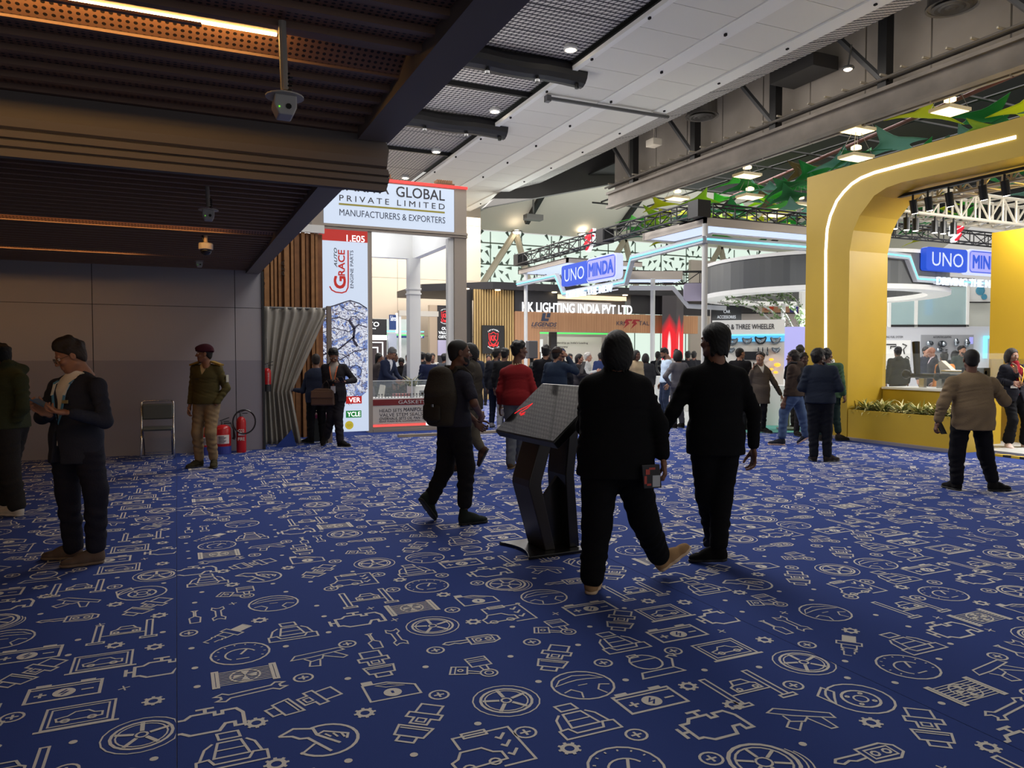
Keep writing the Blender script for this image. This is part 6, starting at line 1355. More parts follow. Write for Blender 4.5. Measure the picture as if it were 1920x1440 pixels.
def obj_from(parts, name, mats, parent, sub=0):
    """one smooth mesh object from several (verts, faces, material index)"""
    V, F, MI = [], [], []; n = 0
    for v, f, mi in parts:
        if len(f) == 0: continue
        V.append(v); F.append(np.asarray(f)+n); MI.append(np.full(len(f), mi)); n += len(v)
    if not V: return None
    V = np.concatenate(V); F = np.concatenate(F); MI = np.concatenate(MI)
    me = bpy.data.meshes.new(name); me.vertices.add(len(V)); me.vertices.foreach_set('co', V.astype(np.float32).ravel())
    me.loops.add(len(F)*4); me.loops.foreach_set('vertex_index', F.astype(np.int32).ravel()); me.polygons.add(len(F))
    me.polygons.foreach_set('loop_start', np.arange(0, len(F)*4, 4, dtype=np.int32))
    me.polygons.foreach_set('material_index', MI.astype(np.int32)); me.polygons.foreach_set('use_smooth', np.ones(len(F), bool))
    me.update(calc_edges=True); me.validate()
    for m in (mats if isinstance(mats, (list, tuple)) else [mats]): me.materials.append(m)
    o = bpy.data.objects.new(name, me); COL.objects.link(o); o.parent = parent
    return o
def nrm(v): v = np.array(v, float); return v/(np.linalg.norm(v)+1e-12)
def frame(yaw, pitch=0.0, roll=0.0):
    """rows: right, forward, up; yaw measured clockwise from +Y in plan"""
    f = np.array([math.sin(yaw)*math.cos(pitch), math.cos(yaw)*math.cos(pitch), -math.sin(pitch)]); r = np.array([math.cos(yaw), -math.sin(yaw), 0]); u = np.cross(r, f)
    if roll: r, u = r*math.cos(roll)+u*math.sin(roll), u*math.cos(roll)-r*math.sin(roll)
    return np.array([r, f, u])
def ik(a, c, l1, l2, pole):
    """middle joint of a two-bone limb"""
    a, c = np.array(a, float), np.array(c, float); d = c-a; L = np.linalg.norm(d); d /= L; L = min(L, (l1+l2)*.999)
    x = (l1*l1-l2*l2+L*L)/(2*L); h = math.sqrt(max(l1*l1-x*x, 1e-6)); p = np.array(pole, float); p = p-d*(p@d); p = nrm(p)
    return a+d*x+p*h
SKINM = {}
def skin(rgb):
    return mat('skin_%d_%d_%d' % rgb, rgb, .55, spec=.35)
def cloth(rgb, bump=.35, bs=90.0): return mat('cloth_%d_%d_%d_%d' % (rgb+(int(bs),)), rgb, .92, bump=bump, bscale=bs, spec=.12, var=.10, vscale=6)
def head_mesh(h, hair, R, c, female=False, beard=False, sc=1.0):
    """head with features in its own frame; returns (skin mesh, hair mesh)"""
    F = Field((-.11, -.14, -.20), (.11, .15, .14), h)
    F.ell((0, -.014, .036), (.077, .096, .088), k=.0); F.ell((0, .026, -.038), (.058, .064, .078), k=.03); F.ell((0, .056, -.094), (.028, .026, .022), k=.025)
    F.cone((-.05, .0, -.055), (-.03, .05, -.09), .022, .018, .02); F.cone((.05, .0, -.055), (.03, .05, -.09), .022, .018, .02)
    F.cone((0, .083, .014), (0, .106, -.026), .008, .0125, .012); F.ell((-.012, .094, -.03), (.009, .011, .008), k=.008); F.ell((.012, .094, -.03), (.009, .011, .008), k=.008)
    F.cone((-.036, .078, .026), (.036, .078, .026), .011, .011, .012); F.ell((-.042, .066, -.02), (.02, .018, .018), k=.02); F.ell((.042, .066, -.02), (.02, .018, .018), k=.02)
    for sx in (-1, 1): F.ell((sx*.031, .094, .007), (.017, .014, .010), k=.012, sub=True)
    F.cone((-.02, .083, -.056), (.02, .083, -.056), .007, .007, .006); F.cone((-.017, .082, -.069), (.017, .082, -.069), .008, .008, .006)
    for sx in (-1, 1):
        F.ell((sx*.078, -.006, -.002), (.009, .020, .031), k=.008); F.ell((sx*.088, -.002, .0), (.006, .010, .018), k=.006, sub=True)
    F.cone((0, -.02, -.07), (0, -.035, -.19), .053, .058, .03)
    v, f = F.mesh(); out = [(np.array(c)+sc*v@R, f, 0)]
    E = []
    if h < .009:
        for sx in (-1, 1):
            G = Field((sx*.031-.02, .06, -.012), (sx*.031+.02, .10, .03), .004).ell((sx*.031, .077, .007), (.0125, .0125, .0125)); a, b = G.mesh(); E.append((np.array(c)+sc*a@R, b, 0))
            G = Field((sx*.031-.01, .08, -.003), (sx*.031+.01, .1, .02), .002).ell((sx*.031, .0866, .0065), (.0052, .0036, .0052)); a, b = G.mesh(); E.append((np.array(c)+sc*a@R, b, 1))
    H = Field((-.14, -.18, -.26), (.14, .15, .18), max(h, .006)); kind = hair[0]
    if kind == 'bald': return out, E, []
    g = .012 if kind in ('buzz',) else .02
    if kind == 'buzz': H.ell((0, -.017, .037), (.0805, .0995, .0905), k=0); H.ell((0, -.05, -.03), (.063, .053, .056), k=.03)
    else:
        H.ell((0, -.020, .038), (.085, .104, .096), k=0); H.ell((0, -.05, -.03), (.066, .056, .06), k=.03)
        rr_ = random.Random(hair[1] if len(hair) > 1 else 1)
        for _ in range(26 if kind in ('short', 'quiff', 'pony') else 0):
            a, e = rr_.uniform(0, 2*PI), rr_.uniform(-.1, 1.35); p_ = np.array([.074*math.cos(a)*math.cos(e), -.018+.094*math.sin(a)*math.cos(e), .044+.086*math.sin(e)])
            H.ell(p_, (.021, .021, .017), k=.022)
    if kind == 'quiff': H.ell((.008, .034, .106), (.058, .042, .028), k=.03); H.ell((-.02, .0, .122), (.05, .06, .022), k=.03)
    if kind == 'thick':
        H.ell((0, -.022, .04), (.091, .111, .103), k=.02); H.ell((0, -.055, -.045), (.076, .058, .068), k=.03)
        H.cut((0, .082, .07), nrm((0, .7, -.72)), .015); H.cut((0, 0, -.1), (0, 0, -1), .015)
    if kind in ('short', 'buzz', 'quiff'):
        nn_ = nrm((0, .74, -.68)); H.cut((0, .076, .074), nrm((0, .74, -.72)), .012); H.cut((0, 0, -.085), (0, 0, -1), .012)
        for sx in (-1, 1): H.ell((sx*.09, .004, -.03), (.03, .026, .034), k=.01, sub=True)
    if kind in ('bob', 'full'):
        H.ell((0, -.045, -.03), (.098 if kind == 'bob' else .092, .088, .118), k=.04); H.ell((0, -.05, -.085), (.066, .05, .055), k=.03)
        for sx in (-1, 1): H.ell((sx*.07, -.005, -.03), (.032, .05, .075), k=.03)
        H.ell((0, .085, -.03), (.064, .065, .098), k=.012, sub=True); H.cut((0, 0, -.125), (0, 0, -1), .02)
    if kind == 'long':
        H.cone((0, -.06, 0), (0, -.075, -.2), .075, .05, .05); H.ell((0, .085, -.03), (.066, .065, .1), k=.012, sub=True)
    if kind == 'pony':
        H.cut((0, .066, .076), nrm((0, .55, -.83)), .01); H.cone((0, -.1, .0), (0, -.11, -.16), .04, .028, .03)
    if kind in ('thick', 'full', 'bob'):
        r2 = random.Random(5 if len(hair) < 2 else hair[1])
        for i_ in range(13):
            a = PI*(1.0+i_/12)+r2.uniform(-.1, .1); z0 = -.07 if kind == 'thick' else -.1; rx = .066
            H.cone((rx*math.cos(a), -.035+.07*math.sin(a)*.75, z0+.02), (rx*1.12*math.cos(a), -.035+.085*math.sin(a)*.75, z0-r2.uniform(.02, .045)), .013, .004, .012)
    if kind != 'buzz' and h < .009:
        Xg, Yg, Zg = np.meshgrid(*H.ax, indexing='ij'); an = np.arctan2(Xg, -(Yg+.02)); H.d = (H.d-.0022*np.sin(19*an+14*Zg/.1+2.2*np.sin(7*an))*np.sin(60*Zg+5*an)).astype(np.float32)
    v, f = H.mesh(); hairs = [(np.array(c)+sc*v@R, f, 0)]
    if beard:
        B = Field((-.09, -.03, -.16), (.09, .13, .02), max(h, .006))
        B.ell((0, .028, -.05), (.063, .068, .078), k=0); B.ell((0, .06, -.094), (.034, .032, .028), k=.02); B.ell((0, .09, -.055), (.02, .02, .006), k=.008, sub=True); B.cut((0, .04, -.035), nrm((0, .45, .9)), .01)
        if beard == 'moustache': B.cut((0, 0, -.055), (0, 0, -1)); B.cut((.034, 0, 0), (1, 0, 0)); B.cut((-.034, 0, 0), (-1, 0, 0))
        v, f = B.mesh(); hairs.append((np.array(c)+sc*v@R, f, 0))
    return out, E, hairs
def hand_mesh(h, side, R, c, curl=.5, spread=.1, point=None, sc=1.0):
    """hand in its own frame: x across (thumb at +x for the right hand), y along the fingers, z out of the palm"""
    F = Field((-.08, -.06, -.05), (.095, .20, .12), h); s = side
    F.slab((0, -.03, 0), (0, .02, 0), (.026, .019), (.034, .016), (1, 0, 0), k=0); F.slab((0, .015, 0), (0, .08, 0), (.038, .0145), (.041, .012), (1, 0, 0), k=.015)
    for i, (x, L_) in enumerate(((.031, .071), (.0105, .079), (-.0105, .073), (-.031, .057))):
        cu = curl if not isinstance(curl, (list, tuple)) else curl[i]
        p_ = np.array([x*s, .084-.004*abs(i-1), 0.0]); a = cu*.75; sp = spread*(1.5-i)*.5*s
        for j, fr_ in enumerate((.44, .31, .25)):
            q_ = p_+L_*fr_*np.array([math.sin(sp), math.cos(a)*math.cos(sp), math.sin(a)]); r0 = (.0092, .0086, .0078)[j]; F.cone(p_, q_, r0, r0-.0008, .004); p_ = q_; a += cu*1.15
    t0, t1, t2, t3 = np.array([.026*s, .012, .006]), np.array([.052*s, .042, .016]), np.array([.060*s, .068, .026+.02*(curl if not isinstance(curl, (list, tuple)) else curl[0])]), np.array([.056*s, .09, .034+.035*(curl if not isinstance(curl, (list, tuple)) else curl[0])])
    F.cone(t0, t1, .016, .0115, .012); F.cone(t1, t2, .0112, .0098, .005); F.cone(t2, t3, .0096, .008, .004)
    v, f = F.mesh(); return [(np.array(c)+sc*v@R, f, 0)]
def shoe_mesh(h, R, c, kind='shoe', bend=0.0):
    """shoe in its own frame, y to the toe, z up, sole at z = 0; returns upper, sole"""
    F = Field((-.08, -.14, -.05), (.08, .24, .20), h)
    F.slab((0, -.05, .05), (0, .05, .045), (.038, .052), (.042, .045), (1, 0, 0), k=0); F.slab((0, .05, .042), (0, .13, .032), (.044, .04), (.044, .03), (1, 0, 0), k=.03); F.ell((0, .145, .03), (.04, .055, .028) if kind != 'sneaker' else (.044, .055, .034), k=.02)
    F.cone((0, -.035, .05), (0, -.04, .125 if kind == 'boot' else .10), .042, .04, .03); F.cone((0, .02, .085), (0, .09, .06), .026, .02, .02)
    F.cut((0, 0, .014), (0, 0, -1)); F.cut((0, 0, .16 if kind == 'boot' else .115), (0, 0, 1))
    G = Field((-.08, -.14, -.03), (.08, .24, .06), h)
    G.slab((0, -.055, .012), (0, .05, .012), (.041, .03), (.044, .03), (1, 0, 0), k=0); G.slab((0, .05, .012), (0, .14, .012), (.047, .03), (.044, .03), (1, 0, 0), k=.02); G.ell((0, .145, .012), (.043, .062, .03), k=.02)
    G.cut((0, 0, 0), (0, 0, -1)); G.cut((0, 0, .034 if kind == 'sneaker' else .022), (0, 0, 1))
    res = []
    for X in (F, G): v, f = X.mesh(); res.append((np.array(c)+v@R, f, 0))
    return res
def person(label, D=None, feet=None, H=1.72, face=0.0, J=None, px=None, top='jacket', tc=(30, 30, 32), hem=.10, shirt=(200, 200, 200), openv=None, legc=(24, 24, 28), shoec=(24, 20, 18), solec=(20, 20, 20), shoek='shoe', sk=(120, 84, 64), hair=('short', 1), hairc=(18, 16, 16), look=0.0, nod=0.0, tilt=0.0, fem=False, beard=False, group=None, bulk=1.0, hands=None, curl=.5, toes=None, legw=1.0, hide=(), sleeve='long', flare=0.0, lean=0.0, collar=None, hand_dirs=None, foot_up=None, belly=0.0, palm=None, hat=None, hatc=(40, 20, 26), lod=None, cr=.03):
    """a standing or walking figure. px: joints given as (x, y, metres farther than D); face/look: heading relative to the view, 0 = away"""
    root = atZ(*feet) if D is None else atD(feet[0], 670+HC*FPX/D, D); root = np.array([root[0], root[1], 0.0])
    Dr = float((root-_c)@_f)
    s = H/1.72; hy = YAW+math.radians(face); B = frame(hy); rt_, fw_, up_ = B
    def W(x, y, z): return (rt_*x+fw_*y+up_*z)*s
    j = {'head': W(0, .045, 1.605), 'neck': W(0, -.015, 1.455), 'shr': W(.172, -.015, 1.395), 'shl': W(-.172, -.015, 1.395), 'elr': W(.235, -.03, 1.12), 'ell': W(-.235, -.03, 1.12), 'wrr': W(.24, .04, .875), 'wrl': W(-.24, .04, .875), 'pel': W(0, 0, .95), 'hpr': W(.09, 0, .90), 'hpl': W(-.09, 0, .90), 'knr': W(.105, .03, .49), 'knl': W(-.105, .03, .49), 'anr': W(.11, -.02, .085), 'anl': W(-.11, -.02, .085)}
    if lean:
        for k_ in ('head', 'neck', 'shr', 'shl', 'elr', 'ell', 'wrr', 'wrl'): j[k_] = j[k_]+fw_*lean*max(0, j[k_][2]/s-.95)
    if J:
        for k_, v in J.items(): j[k_] = W(*v)
    if px:
        for k_, v in px.items(): j[k_] = atD(v[0], v[1], Dr+(v[2] if len(v) > 2 else 0))-root
    for q_ in 'rl':
        if px and 'sh'+q_ in px: j['sh'+q_] = j['sh'+q_]*.86+j['neck']*.14-up_*.018*s
    if 'elr' not in (J or {}) and 'elr' not in (px or {}): j['elr'] = ik(j['shr'], j['wrr'], .285*s, .255*s, rt_*.5-fw_-up_*.3)
    if 'ell' not in (J or {}) and 'ell' not in (px or {}): j['ell'] = ik(j['shl'], j['wrl'], .285*s, .255*s, -rt_*.5-fw_-up_*.3)
    if 'knr' not in (J or {}) and 'knr' not in (px or {}): j['knr'] = ik(j['hpr'], j['anr'], .415*s, .41*s, fw_+rt_*.1)
    if 'knl' not in (J or {}) and 'knl' not in (px or {}): j['knl'] = ik(j['hpl'], j['anl'], .415*s, .41*s, fw_-rt_*.1)
    t = thing('person', root, label, 'person', group)
    near = lod if lod is not None else (0 if Dr < 9 else 1 if Dr < 14.5 else 2)
    hb, hh, hd = ((.011, .005, .0042), (.015, .0075, .006), (.019, .011, .009))[near]
    pts = np.array(list(j.values())); lo, hi = pts.min(0)-.30, pts.max(0)+.30; lo[2] = max(lo[2], -.05)
    chest = j['neck']*.72+j['pel']*.28; waist = j['neck']*.36+j['pel']*.64; ul = nrm(j['shr']-j['shl']); uh = nrm(j['hpr']-j['hpl']); fr = nrm(np.cross(up_, ul)); fr = fr if fr@fw_ > 0 else -fr
    HR = frame(YAW+math.radians(face+look), math.radians(nod), math.radians(tilt)); hs = s**.5
    skm = skin(sk)
    # body: head, hands and a slim core in one mesh
    hm, eyes, hairs = head_mesh(hh, hair, HR, j['head'], fem, beard, hs)
    parts = list(hm)
    F = Field(lo, hi, max(hb, .015)); bk = .9
    F.slab(j['neck']-up_*.06*s, waist, (.13*s*bk, .075*s), (.115*s*bk, .075*s), ul, k=0); F.slab(waist, j['pel'], (.12*s, .08*s), (.13*s, .085*s), uh, k=.04); F.cone(j['neck']-up_*.05*s, j['head']-HR[2]*.07*hs-HR[1]*.02, .058*s, .052*s, .03)
    for q_ in 'rl':
        F.cone(j['neck']-up_*.05*s, j['sh'+q_], .045*s, .045*s, .04); F.cone(j['sh'+q_], j['el'+q_], .044*s, .037*s, .02); F.cone(j['el'+q_], j['wr'+q_], .037*s, .0265*s, .015)
        F.cone(j['hp'+q_], j['kn'+q_], .07*s, .05*s, .04); F.cone(j['kn'+q_], j['an'+q_], .05*s, .036*s, .02)
    v, f = F.mesh(); parts.append((v, f, 0))
    hp = {}
    for q_, sd_ in (('r', 1), ('l', -1)):
        if 'hand'+q_ in hide: continue
        d_ = nrm((hand_dirs or {}).get(q_, None) if (hand_dirs or {}).get(q_) is not None else j['wr'+q_]-j['el'+q_])
        pn = (palm or {}).get(q_); pn = np.array(pn, float) if pn is not None else -sd_*rt_+.0*fw_
        pn = nrm(pn-d_*(pn@d_)); xx_ = np.cross(d_, pn); HRm = np.array([xx_, d_, pn]); hc_ = j['wr'+q_]+d_*.03*s; hp[q_] = (hc_, HRm)
        cu = curl.get(q_, .5) if isinstance(curl, dict) else curl
        parts += hand_mesh(hd, sd_, HRm, hc_, cu, sc=s)
    obj_from(parts, 'body', skm, t)
    if eyes: obj_from(eyes, 'eyes', [mat('eye_white', (214, 208, 200), .3), mat('eye_dark', (24, 16, 12), .2)], t)
    if hairs: obj_from(hairs, 'hair', mat('hair_%d_%d_%d' % hairc, hairc, .55, bump=.5, bscale=300, spec=.3), t)
    # trousers
    F = Field(lo, hi, hb); lw = legw
    F.slab(j['pel']+up_*.12*s, j['pel']-up_*.02*s, (.150*s*bulk, (.105+belly*.5)*s*bulk), (.168*s*bulk, .118*s*bulk), uh, k=0)
    for q_, ph in (('r', 0), ('l', 2)):
        F.slab(j['hp'+q_]-up_*.02*s, j['kn'+q_], (.100*s*lw, .108*s*lw), (.074*s*lw, .078*s*lw), uh, k=.05, wr=.004, wn=5, ph=ph)
        F.slab(j['kn'+q_], j['an'+q_]+nrm(j['kn'+q_]-j['an'+q_])*.045*s, (.073*s*lw, .078*s*lw), ((.060+flare)*s*lw, (.066+flare)*s*lw), uh, k=.03, wr=.006, wn=4, ph=ph+1)
    F.cut((0, 0, j['pel'][2]+.10*s), (0, 0, 1))
    for q_ in 'rl': F.cut(j['an'+q_]-nrm(j['kn'+q_]-j['an'+q_])*.012*s, nrm(j['an'+q_]-j['kn'+q_])) if False else None
    v, f = F.mesh(); obj_from([(v, f, 0)], 'trousers', cloth(legc, .3, 70), t)
    # shoes
    up_l, so_l = [], []
    for q_, sd_ in (('r', 1), ('l', -1)):
        if 'shoe'+q_ in hide: continue
        ty, tp_ = (toes or {}).get(q_, (face+sd_*10, 0)); SR = frame(YAW+math.radians(ty), math.radians(tp_)); a_ = j['an'+q_]
        c_ = a_-SR[2]*.088*s+SR[1]*.03
        if tp_ == 0: c_[2] = 0.002 if a_[2] < .16 else c_[2]
        elif abs(tp_) > 0:
            low = min((c_+SR[1]*y_)[2] for y_ in (-.09, .2)); 
            if low < .002: c_[2] += .002-low
        a, b = shoe_mesh(max(hh, .006), SR, c_, shoek); obj_from([a], 'shoe', cloth(shoec, .2, 120), t)
        so = obj_from([b], 'sole', mat('sole_%d_%d_%d' % solec, solec, .7), t)
    # upper garment
    gx = {'suit': .012, 'jacket': .022, 'coat': .02, 'sweater': .014, 'tshirt': .006, 'shirt': .008, 'puffer': .03}.get(top, .01)*1.0
    hemz = j['pel'][2]-hem*s; wr = {'suit': .003, 'tshirt': .004, 'sweater': .005, 'puffer': .007}.get(top, .006)
    F = Field(lo, hi, hb); b_ = bulk
    F.slab(j['neck']-up_*.085*s, chest-up_*.02*s, (.135*s*b_+gx, .080*s*b_+gx), (.160*s*b_+gx, .108*s*b_+gx), ul, k=0)
    F.slab(chest, waist+fr*belly*.4*s, (.160*s*b_+gx, .108*s*b_+gx), (.150*s*b_+gx*1.3, (.104+belly)*s*b_+gx), ul, k=.05, wr=wr, wn=4)
    F.slab(waist+fr*belly*.4*s, j['pel']+up_*.0, (.150*s*b_+gx*1.3, (.104+belly)*s*b_+gx), (.170*s*b_+gx*1.2, .122*s*b_+gx), uh, k=.05, wr=wr, wn=3, ph=2)
    if hem > .02:
        low_ = j['pel']-up_*(hem+.1)*s+(j['knr']+j['knl']-j['hpr']-j['hpl'])*.06
        F.slab(j['pel'], low_, (.172*s*b_+gx*1.2, .124*s*b_+gx), (.194*s*b_+gx, .158*s*b_+gx), uh, k=.05, wr=wr, wn=2)
    ar = {'suit': 1.0, 'jacket': 1.12, 'coat': 1.1, 'sweater': 1.02, 'tshirt': .95, 'shirt': .95, 'puffer': 1.25}.get(top, 1.0)
    for q_, ph in (('r', 0), ('l', 1.7)):
        F.cone(j['neck']-up_*.055*s, j['sh'+q_], .048*s, .056*s*min(ar, 1.12), .05)
        e_ = j['el'+q_]; w_ = j['wr'+q_]
        if sleeve == 'short': e2 = j['sh'+q_]*.3+e_*.7; F.cone(j['sh'+q_], e2, .062*s*ar, .058*s, .03, wr=.003, wn=3)
        else:
            F.cone(j['sh'+q_], e_, .059*s*ar, .053*s*ar, .03, wr=wr*1.3, wn=4, ph=ph); F.cone(e_, e_*.08+w_*.92, .053*s*ar, .041*s*ar, .02, wr=wr*1.3, wn=4, ph=ph+1)
    F.cut((0, 0, hemz), (0, 0, -1))
    if sleeve == 'short':
        for q_ in 'rl': e2 = j['sh'+q_]*.3+j['el'+q_]*.7; F.ell(e2+nrm(j['el'+q_]-j['sh'+q_])*.055*s, (.07*s, .07*s, .07*s), k=.003, sub=True) if False else None
    if collar in ('stand', 'jacket', 'hood'):
        F.slab(j['neck']-up_*.05*s, j['neck']+up_*.035*s+fr*.012, (.078*s, .076*s), (.074*s, .074*s), ul, k=.03)
    if collar == 'hood': F.ell(j['neck']-fr*.07*s-up_*.0*s, (.10*s, .06*s, .06*s), k=.04)
    if openv and collar is None and top in ('suit', 'jacket', 'coat'): F.slab(j['neck']-up_*.06*s, j['neck']+up_*.03*s-fr*.005, (.088*s, .086*s), (.077*s, .078*s), ul, k=.04)
    # neck hole
    F.cone(j['neck']+up_*.03*s+fr*.02, j['head'], .066*s, .07*s, .01, sub=True) if collar is None else F.cone(j['neck']+up_*.02*s, j['head']+up_*.1, .062*s, .07*s, .01, sub=True)
    tm = cloth(tc, .35, 80 if top != 'sweater' else 160)
    if openv:
        # V opening at the front: (depth below neck, half width at the top[, opens again below])
        dep, hw = openv[0]*s, openv[1]*s; o0 = j['neck']
        def wedge(X, Y, Z):
            x = (X-o0[0])*ul[0]+(Y-o0[1])*ul[1]+(Z-o0[2])*ul[2]; y = (X-o0[0])*fr[0]+(Y-o0[1])*fr[1]; z = o0[2]+.02*s-Z
            wv = hw*np.clip(1-z/dep, -.2, 1)
            if len(openv) > 2: wv = np.maximum(wv, openv[2]*s*np.clip((z-dep)/(.25*s), -.1, 1))
            return np.maximum(np.abs(x)-wv, .02-y)*.7
        F.carve(wedge)
        G = Field(lo, hi, hb); g2 = .0
        G.slab(j['neck']-up_*.07*s, chest, (.140*s*b_, .088*s*b_+g2), (.158*s*b_, .108*s*b_), ul, k=0); G.slab(chest, waist+fr*belly*.4*s, (.158*s*b_, .107*s*b_), (.142*s*b_, (.105+belly)*s*b_), ul, k=.05); G.slab(waist+fr*belly*.4*s, j['pel']-up_*.04*s, (.142*s*b_, (.105+belly)*s*b_), (.160*s*b_, .122*s*b_), uh, k=.05)
        G.slab(j['neck']-up_*.05*s, j['neck']+up_*cr*s+fr*.01, (.070*s, .070*s), (.064*s, .066*s), ul, k=.03); G.cone(j['neck']+up_*.02*s, j['head']+up_*.1, .056*s, .06*s, .005, sub=True)
        G.cut((0, 0, j['pel'][2]-.02*s), (0, 0, -1)); v, f = G.mesh(); obj_from([(v, f, 0)], 'shirt', cloth(shirt, .2, 100), t)
    v, f = F.mesh(); obj_from([(v, f, 0)], {'suit': 'suit_jacket', 'tshirt': 'tshirt', 'sweater': 'sweater', 'coat': 'long_coat', 'shirt': 'shirt', 'puffer': 'padded_jacket'}.get(top, 'jacket'), tm, t)
    if collar == 'shirt' and not openv:
        G = Field(j['neck']-.16, j['neck']+.16, min(hb, .011)); G.slab(j['neck']-up_*.04*s, j['neck']+up_*.035*s+fr*.012, (.074*s, .072*s), (.066*s, .068*s), ul, k=0); G.cone(j['neck']+up_*.01*s, j['head']+up_*.1, .058*s, .06*s, .005, sub=True); v, f = G.mesh(); obj_from([(v, f, 0)], 'shirt_collar', cloth(shirt, .2, 100), t)
    if hat:
        G = Field((-.16, -.18, -.1), (.16, .24, .2), max(hh, .006)); G.ell((0, -.018, .05), (.091, .112, .094), k=0); G.cut((0, 0, .035), nrm((0, .1, -1)), .006)
        if hat == 'cap': G.slab((0, .06, .045), (0, .155, .035), (.075, .008), (.06, .006), (1, 0, 0), k=.01)
        if hat == 'beret': G.ell((-.045, .035, .075), (.07, .085, .034), R=frame(0, 0, .55), k=.03); G.slab((0, -.11, .04), (0, .095, .052), (.088, .02), (.075, .02), (1, 0, 0), k=.01)
        v, f = G.mesh(); ht = obj_from([(j['head']+hs*v@HR, f, 0)], 'beret' if hat == 'beret' else 'cap', cloth(hatc, .3, 150), t)
        if hat == 'beret': MB().lathe([(.016, 0), (.016, .006), (.008, .01)], c=j['head']+np.array([-.035, .098, .075])@HR, n=12, ax=(HR[0], HR[2], HR[1])).build('badge', mat('badge_silver', (170, 166, 160), .4, .5), ht)
    inf = dict(root=root, j=j, t=t, B=B, fr=fr, ul=ul, up=up_, s=s, HR=HR, hp=hp, chest=chest, waist=waist, D=Dr)
    return inf
def P3(inf, x, y, dd=0.0):
    """pixel at the person's distance -> point in the person's frame"""
    return atD(x, y, inf['D']+dd)-inf['root']
def front(inf, x, z, out=.0):
    """point on the chest front: x to the person's right, z below the neck"""
    s = inf['s']; d_ = .105+.03*min(1, z/.2)
    return inf['j']['neck']+inf['ul']*x*s-inf['up']*z*s+inf['fr']*(d_*s+out)
def lanyard(inf, m, drop=.36, wid=.018, badge=(228, 226, 220), out=.02, half=.055, name='lanyard'):
    mb = MB()
    for sx in (-1, 1):
        pts = [inf['j']['neck']+inf['ul']*sx*.062*inf['s']+inf['up']*.015+inf['fr']*.0, front(inf, sx*half*1.2, .06, out-.02), front(inf, sx*half*.9, .14, out), front(inf, sx*half*.5, drop*.7, out), front(inf, 0, drop, out)]
        mb.ribbon(pts, wid, inf['fr'])
    o = mb.build(name, m, inf['t'])
    if badge:
        b = MB(); c_ = front(inf, 0, drop+.065, out+.004); b.obox(c_, (inf['ul'], inf['up'], inf['fr']), (.04, .06, .003)); b.build('badge_card', mat('badge_%d' % badge[0], badge, .4), inf['t'])
    return o
def in_hand(inf, name, label, cat, size, m, q='r', off=(0, .075, .025), axes=None, bevel=.004, face_m=None):
    """slab resting against the palm of a hand: its own thing"""
    c_, R = inf['hp'][q]; p_ = inf['root']+c_+off[0]*R[0]+off[1]*R[1]+off[2]*R[2]; ax = axes or (R[0], R[1], R[2])
    mb = MB(); mb.obox((0, 0, 0), ax, [k/2 for k in size]); o = mb.build(name, m, bevel=bevel, loc=p_); mark(o, label, cat)
    if face_m:
        b = MB(); b.obox(np.array(ax[2])*(size[2]/2+.0008), ax, (size[0]/2-.004, size[1]/2-.006, .0006)); b.build('screen', face_m, o)
    return o
# ================================================================== THE PEOPLE
BLK = (17, 17, 19)
def held(name, label, cat, inf, px_, size, ax, m, dd=0.0, bevel=.004, face_m=None, group=None):
    p_ = atD(px_[0], px_[1], inf['D']+dd); mb = MB(); mb.obox((0, 0, 0), ax, [k/2 for k in size]); o = mb.build(name, m, bevel=bevel, loc=p_); mark(o, label, cat, group)
    if face_m: b = MB(); b.obox(np.array(ax[2])*(size[2]/2+.0008), ax, (size[0]/2-.004, size[1]/2-.006, .0006)); b.build('screen', face_m, o)
    return o
VF = nrm(_f*np.array([1, 1, 0])); VR = _r
# ---- nearest walker
i1 = person('person in loose black clothes stepping right, holding a card pouch, nearest the touch kiosk', D=4.85, feet=(1152, 0), H=1.74, face=18, look=-12, px=dict(head=(1157, 657), neck=(1153, 703), shr=(1209, 724, -.02), shl=(1101, 724, .02), elr=(1235, 795, -.03), wrr=(1243, 856, -.06), ell=(1097, 800, .14), wrl=(1125, 850, .36), pel=(1154, 842), hpr=(1180, 858), hpl=(1126, 858), knr=(1207, 972, .12), anr=(1237, 1045, .36), knl=(1119, 985), anl=(1109, 1092, .0)), top='jacket', tc=BLK, hem=.17, legc=BLK, legw=1.3, bulk=1.22, hair=('full', 3), hairc=(14, 13, 13), shoec=(150, 118, 84), solec=(196, 168, 138), shoek='sneaker', toes=dict(r=(72, -32), l=(14, 0)), collar='jacket', curl=.75, sk=(122, 84, 66))
MB().tube([i1['j']['wrr']+.034*(math.cos(a)*i1['hp']['r'][1][0]+math.sin(a)*i1['hp']['r'][1][2]) for a in np.linspace(0, 2*PI, 17)[:-1]], .004, 5, closed=True).build('bracelet', mat('bracelet_red', (120, 40, 36), .5), i1['t'])
pc = held('card_pouch', 'patterned black, red and white card pouch held by the nearest walker in black', 'pouch', i1, (1221, 893), (.125, .15, .02), (VR*.95+VF*.3, np.array([-.12, 0, 1.]), nrm(np.cross(VR*.95+VF*.3, np.array([-.12, 0, 1.])))), mat('pouch_black', (30, 26, 28), .4), dd=-.16)
ax_ = nrm(np.cross(VR*.95+VF*.3, np.array([-.12, 0, 1.]))); sg = -1 if ax_@VF > 0 else 1; u_ = nrm(VR*.95+VF*.3)
mb = MB()
for a, b_, w_, h_ in ((-.03, .03, .02, .02), (-.045, -.02, .012, .03), (.0, .05, .03, .008), (-.02, -.05, .02, .008)): mb.obox(u_*a+np.array([0, 0, b_])+ax_*sg*.0115, (u_, UZ, ax_), (w_/1.4, h_/1.2, .001))
mb.build('red_print', mat('pouch_red', (170, 60, 46), .5), pc)
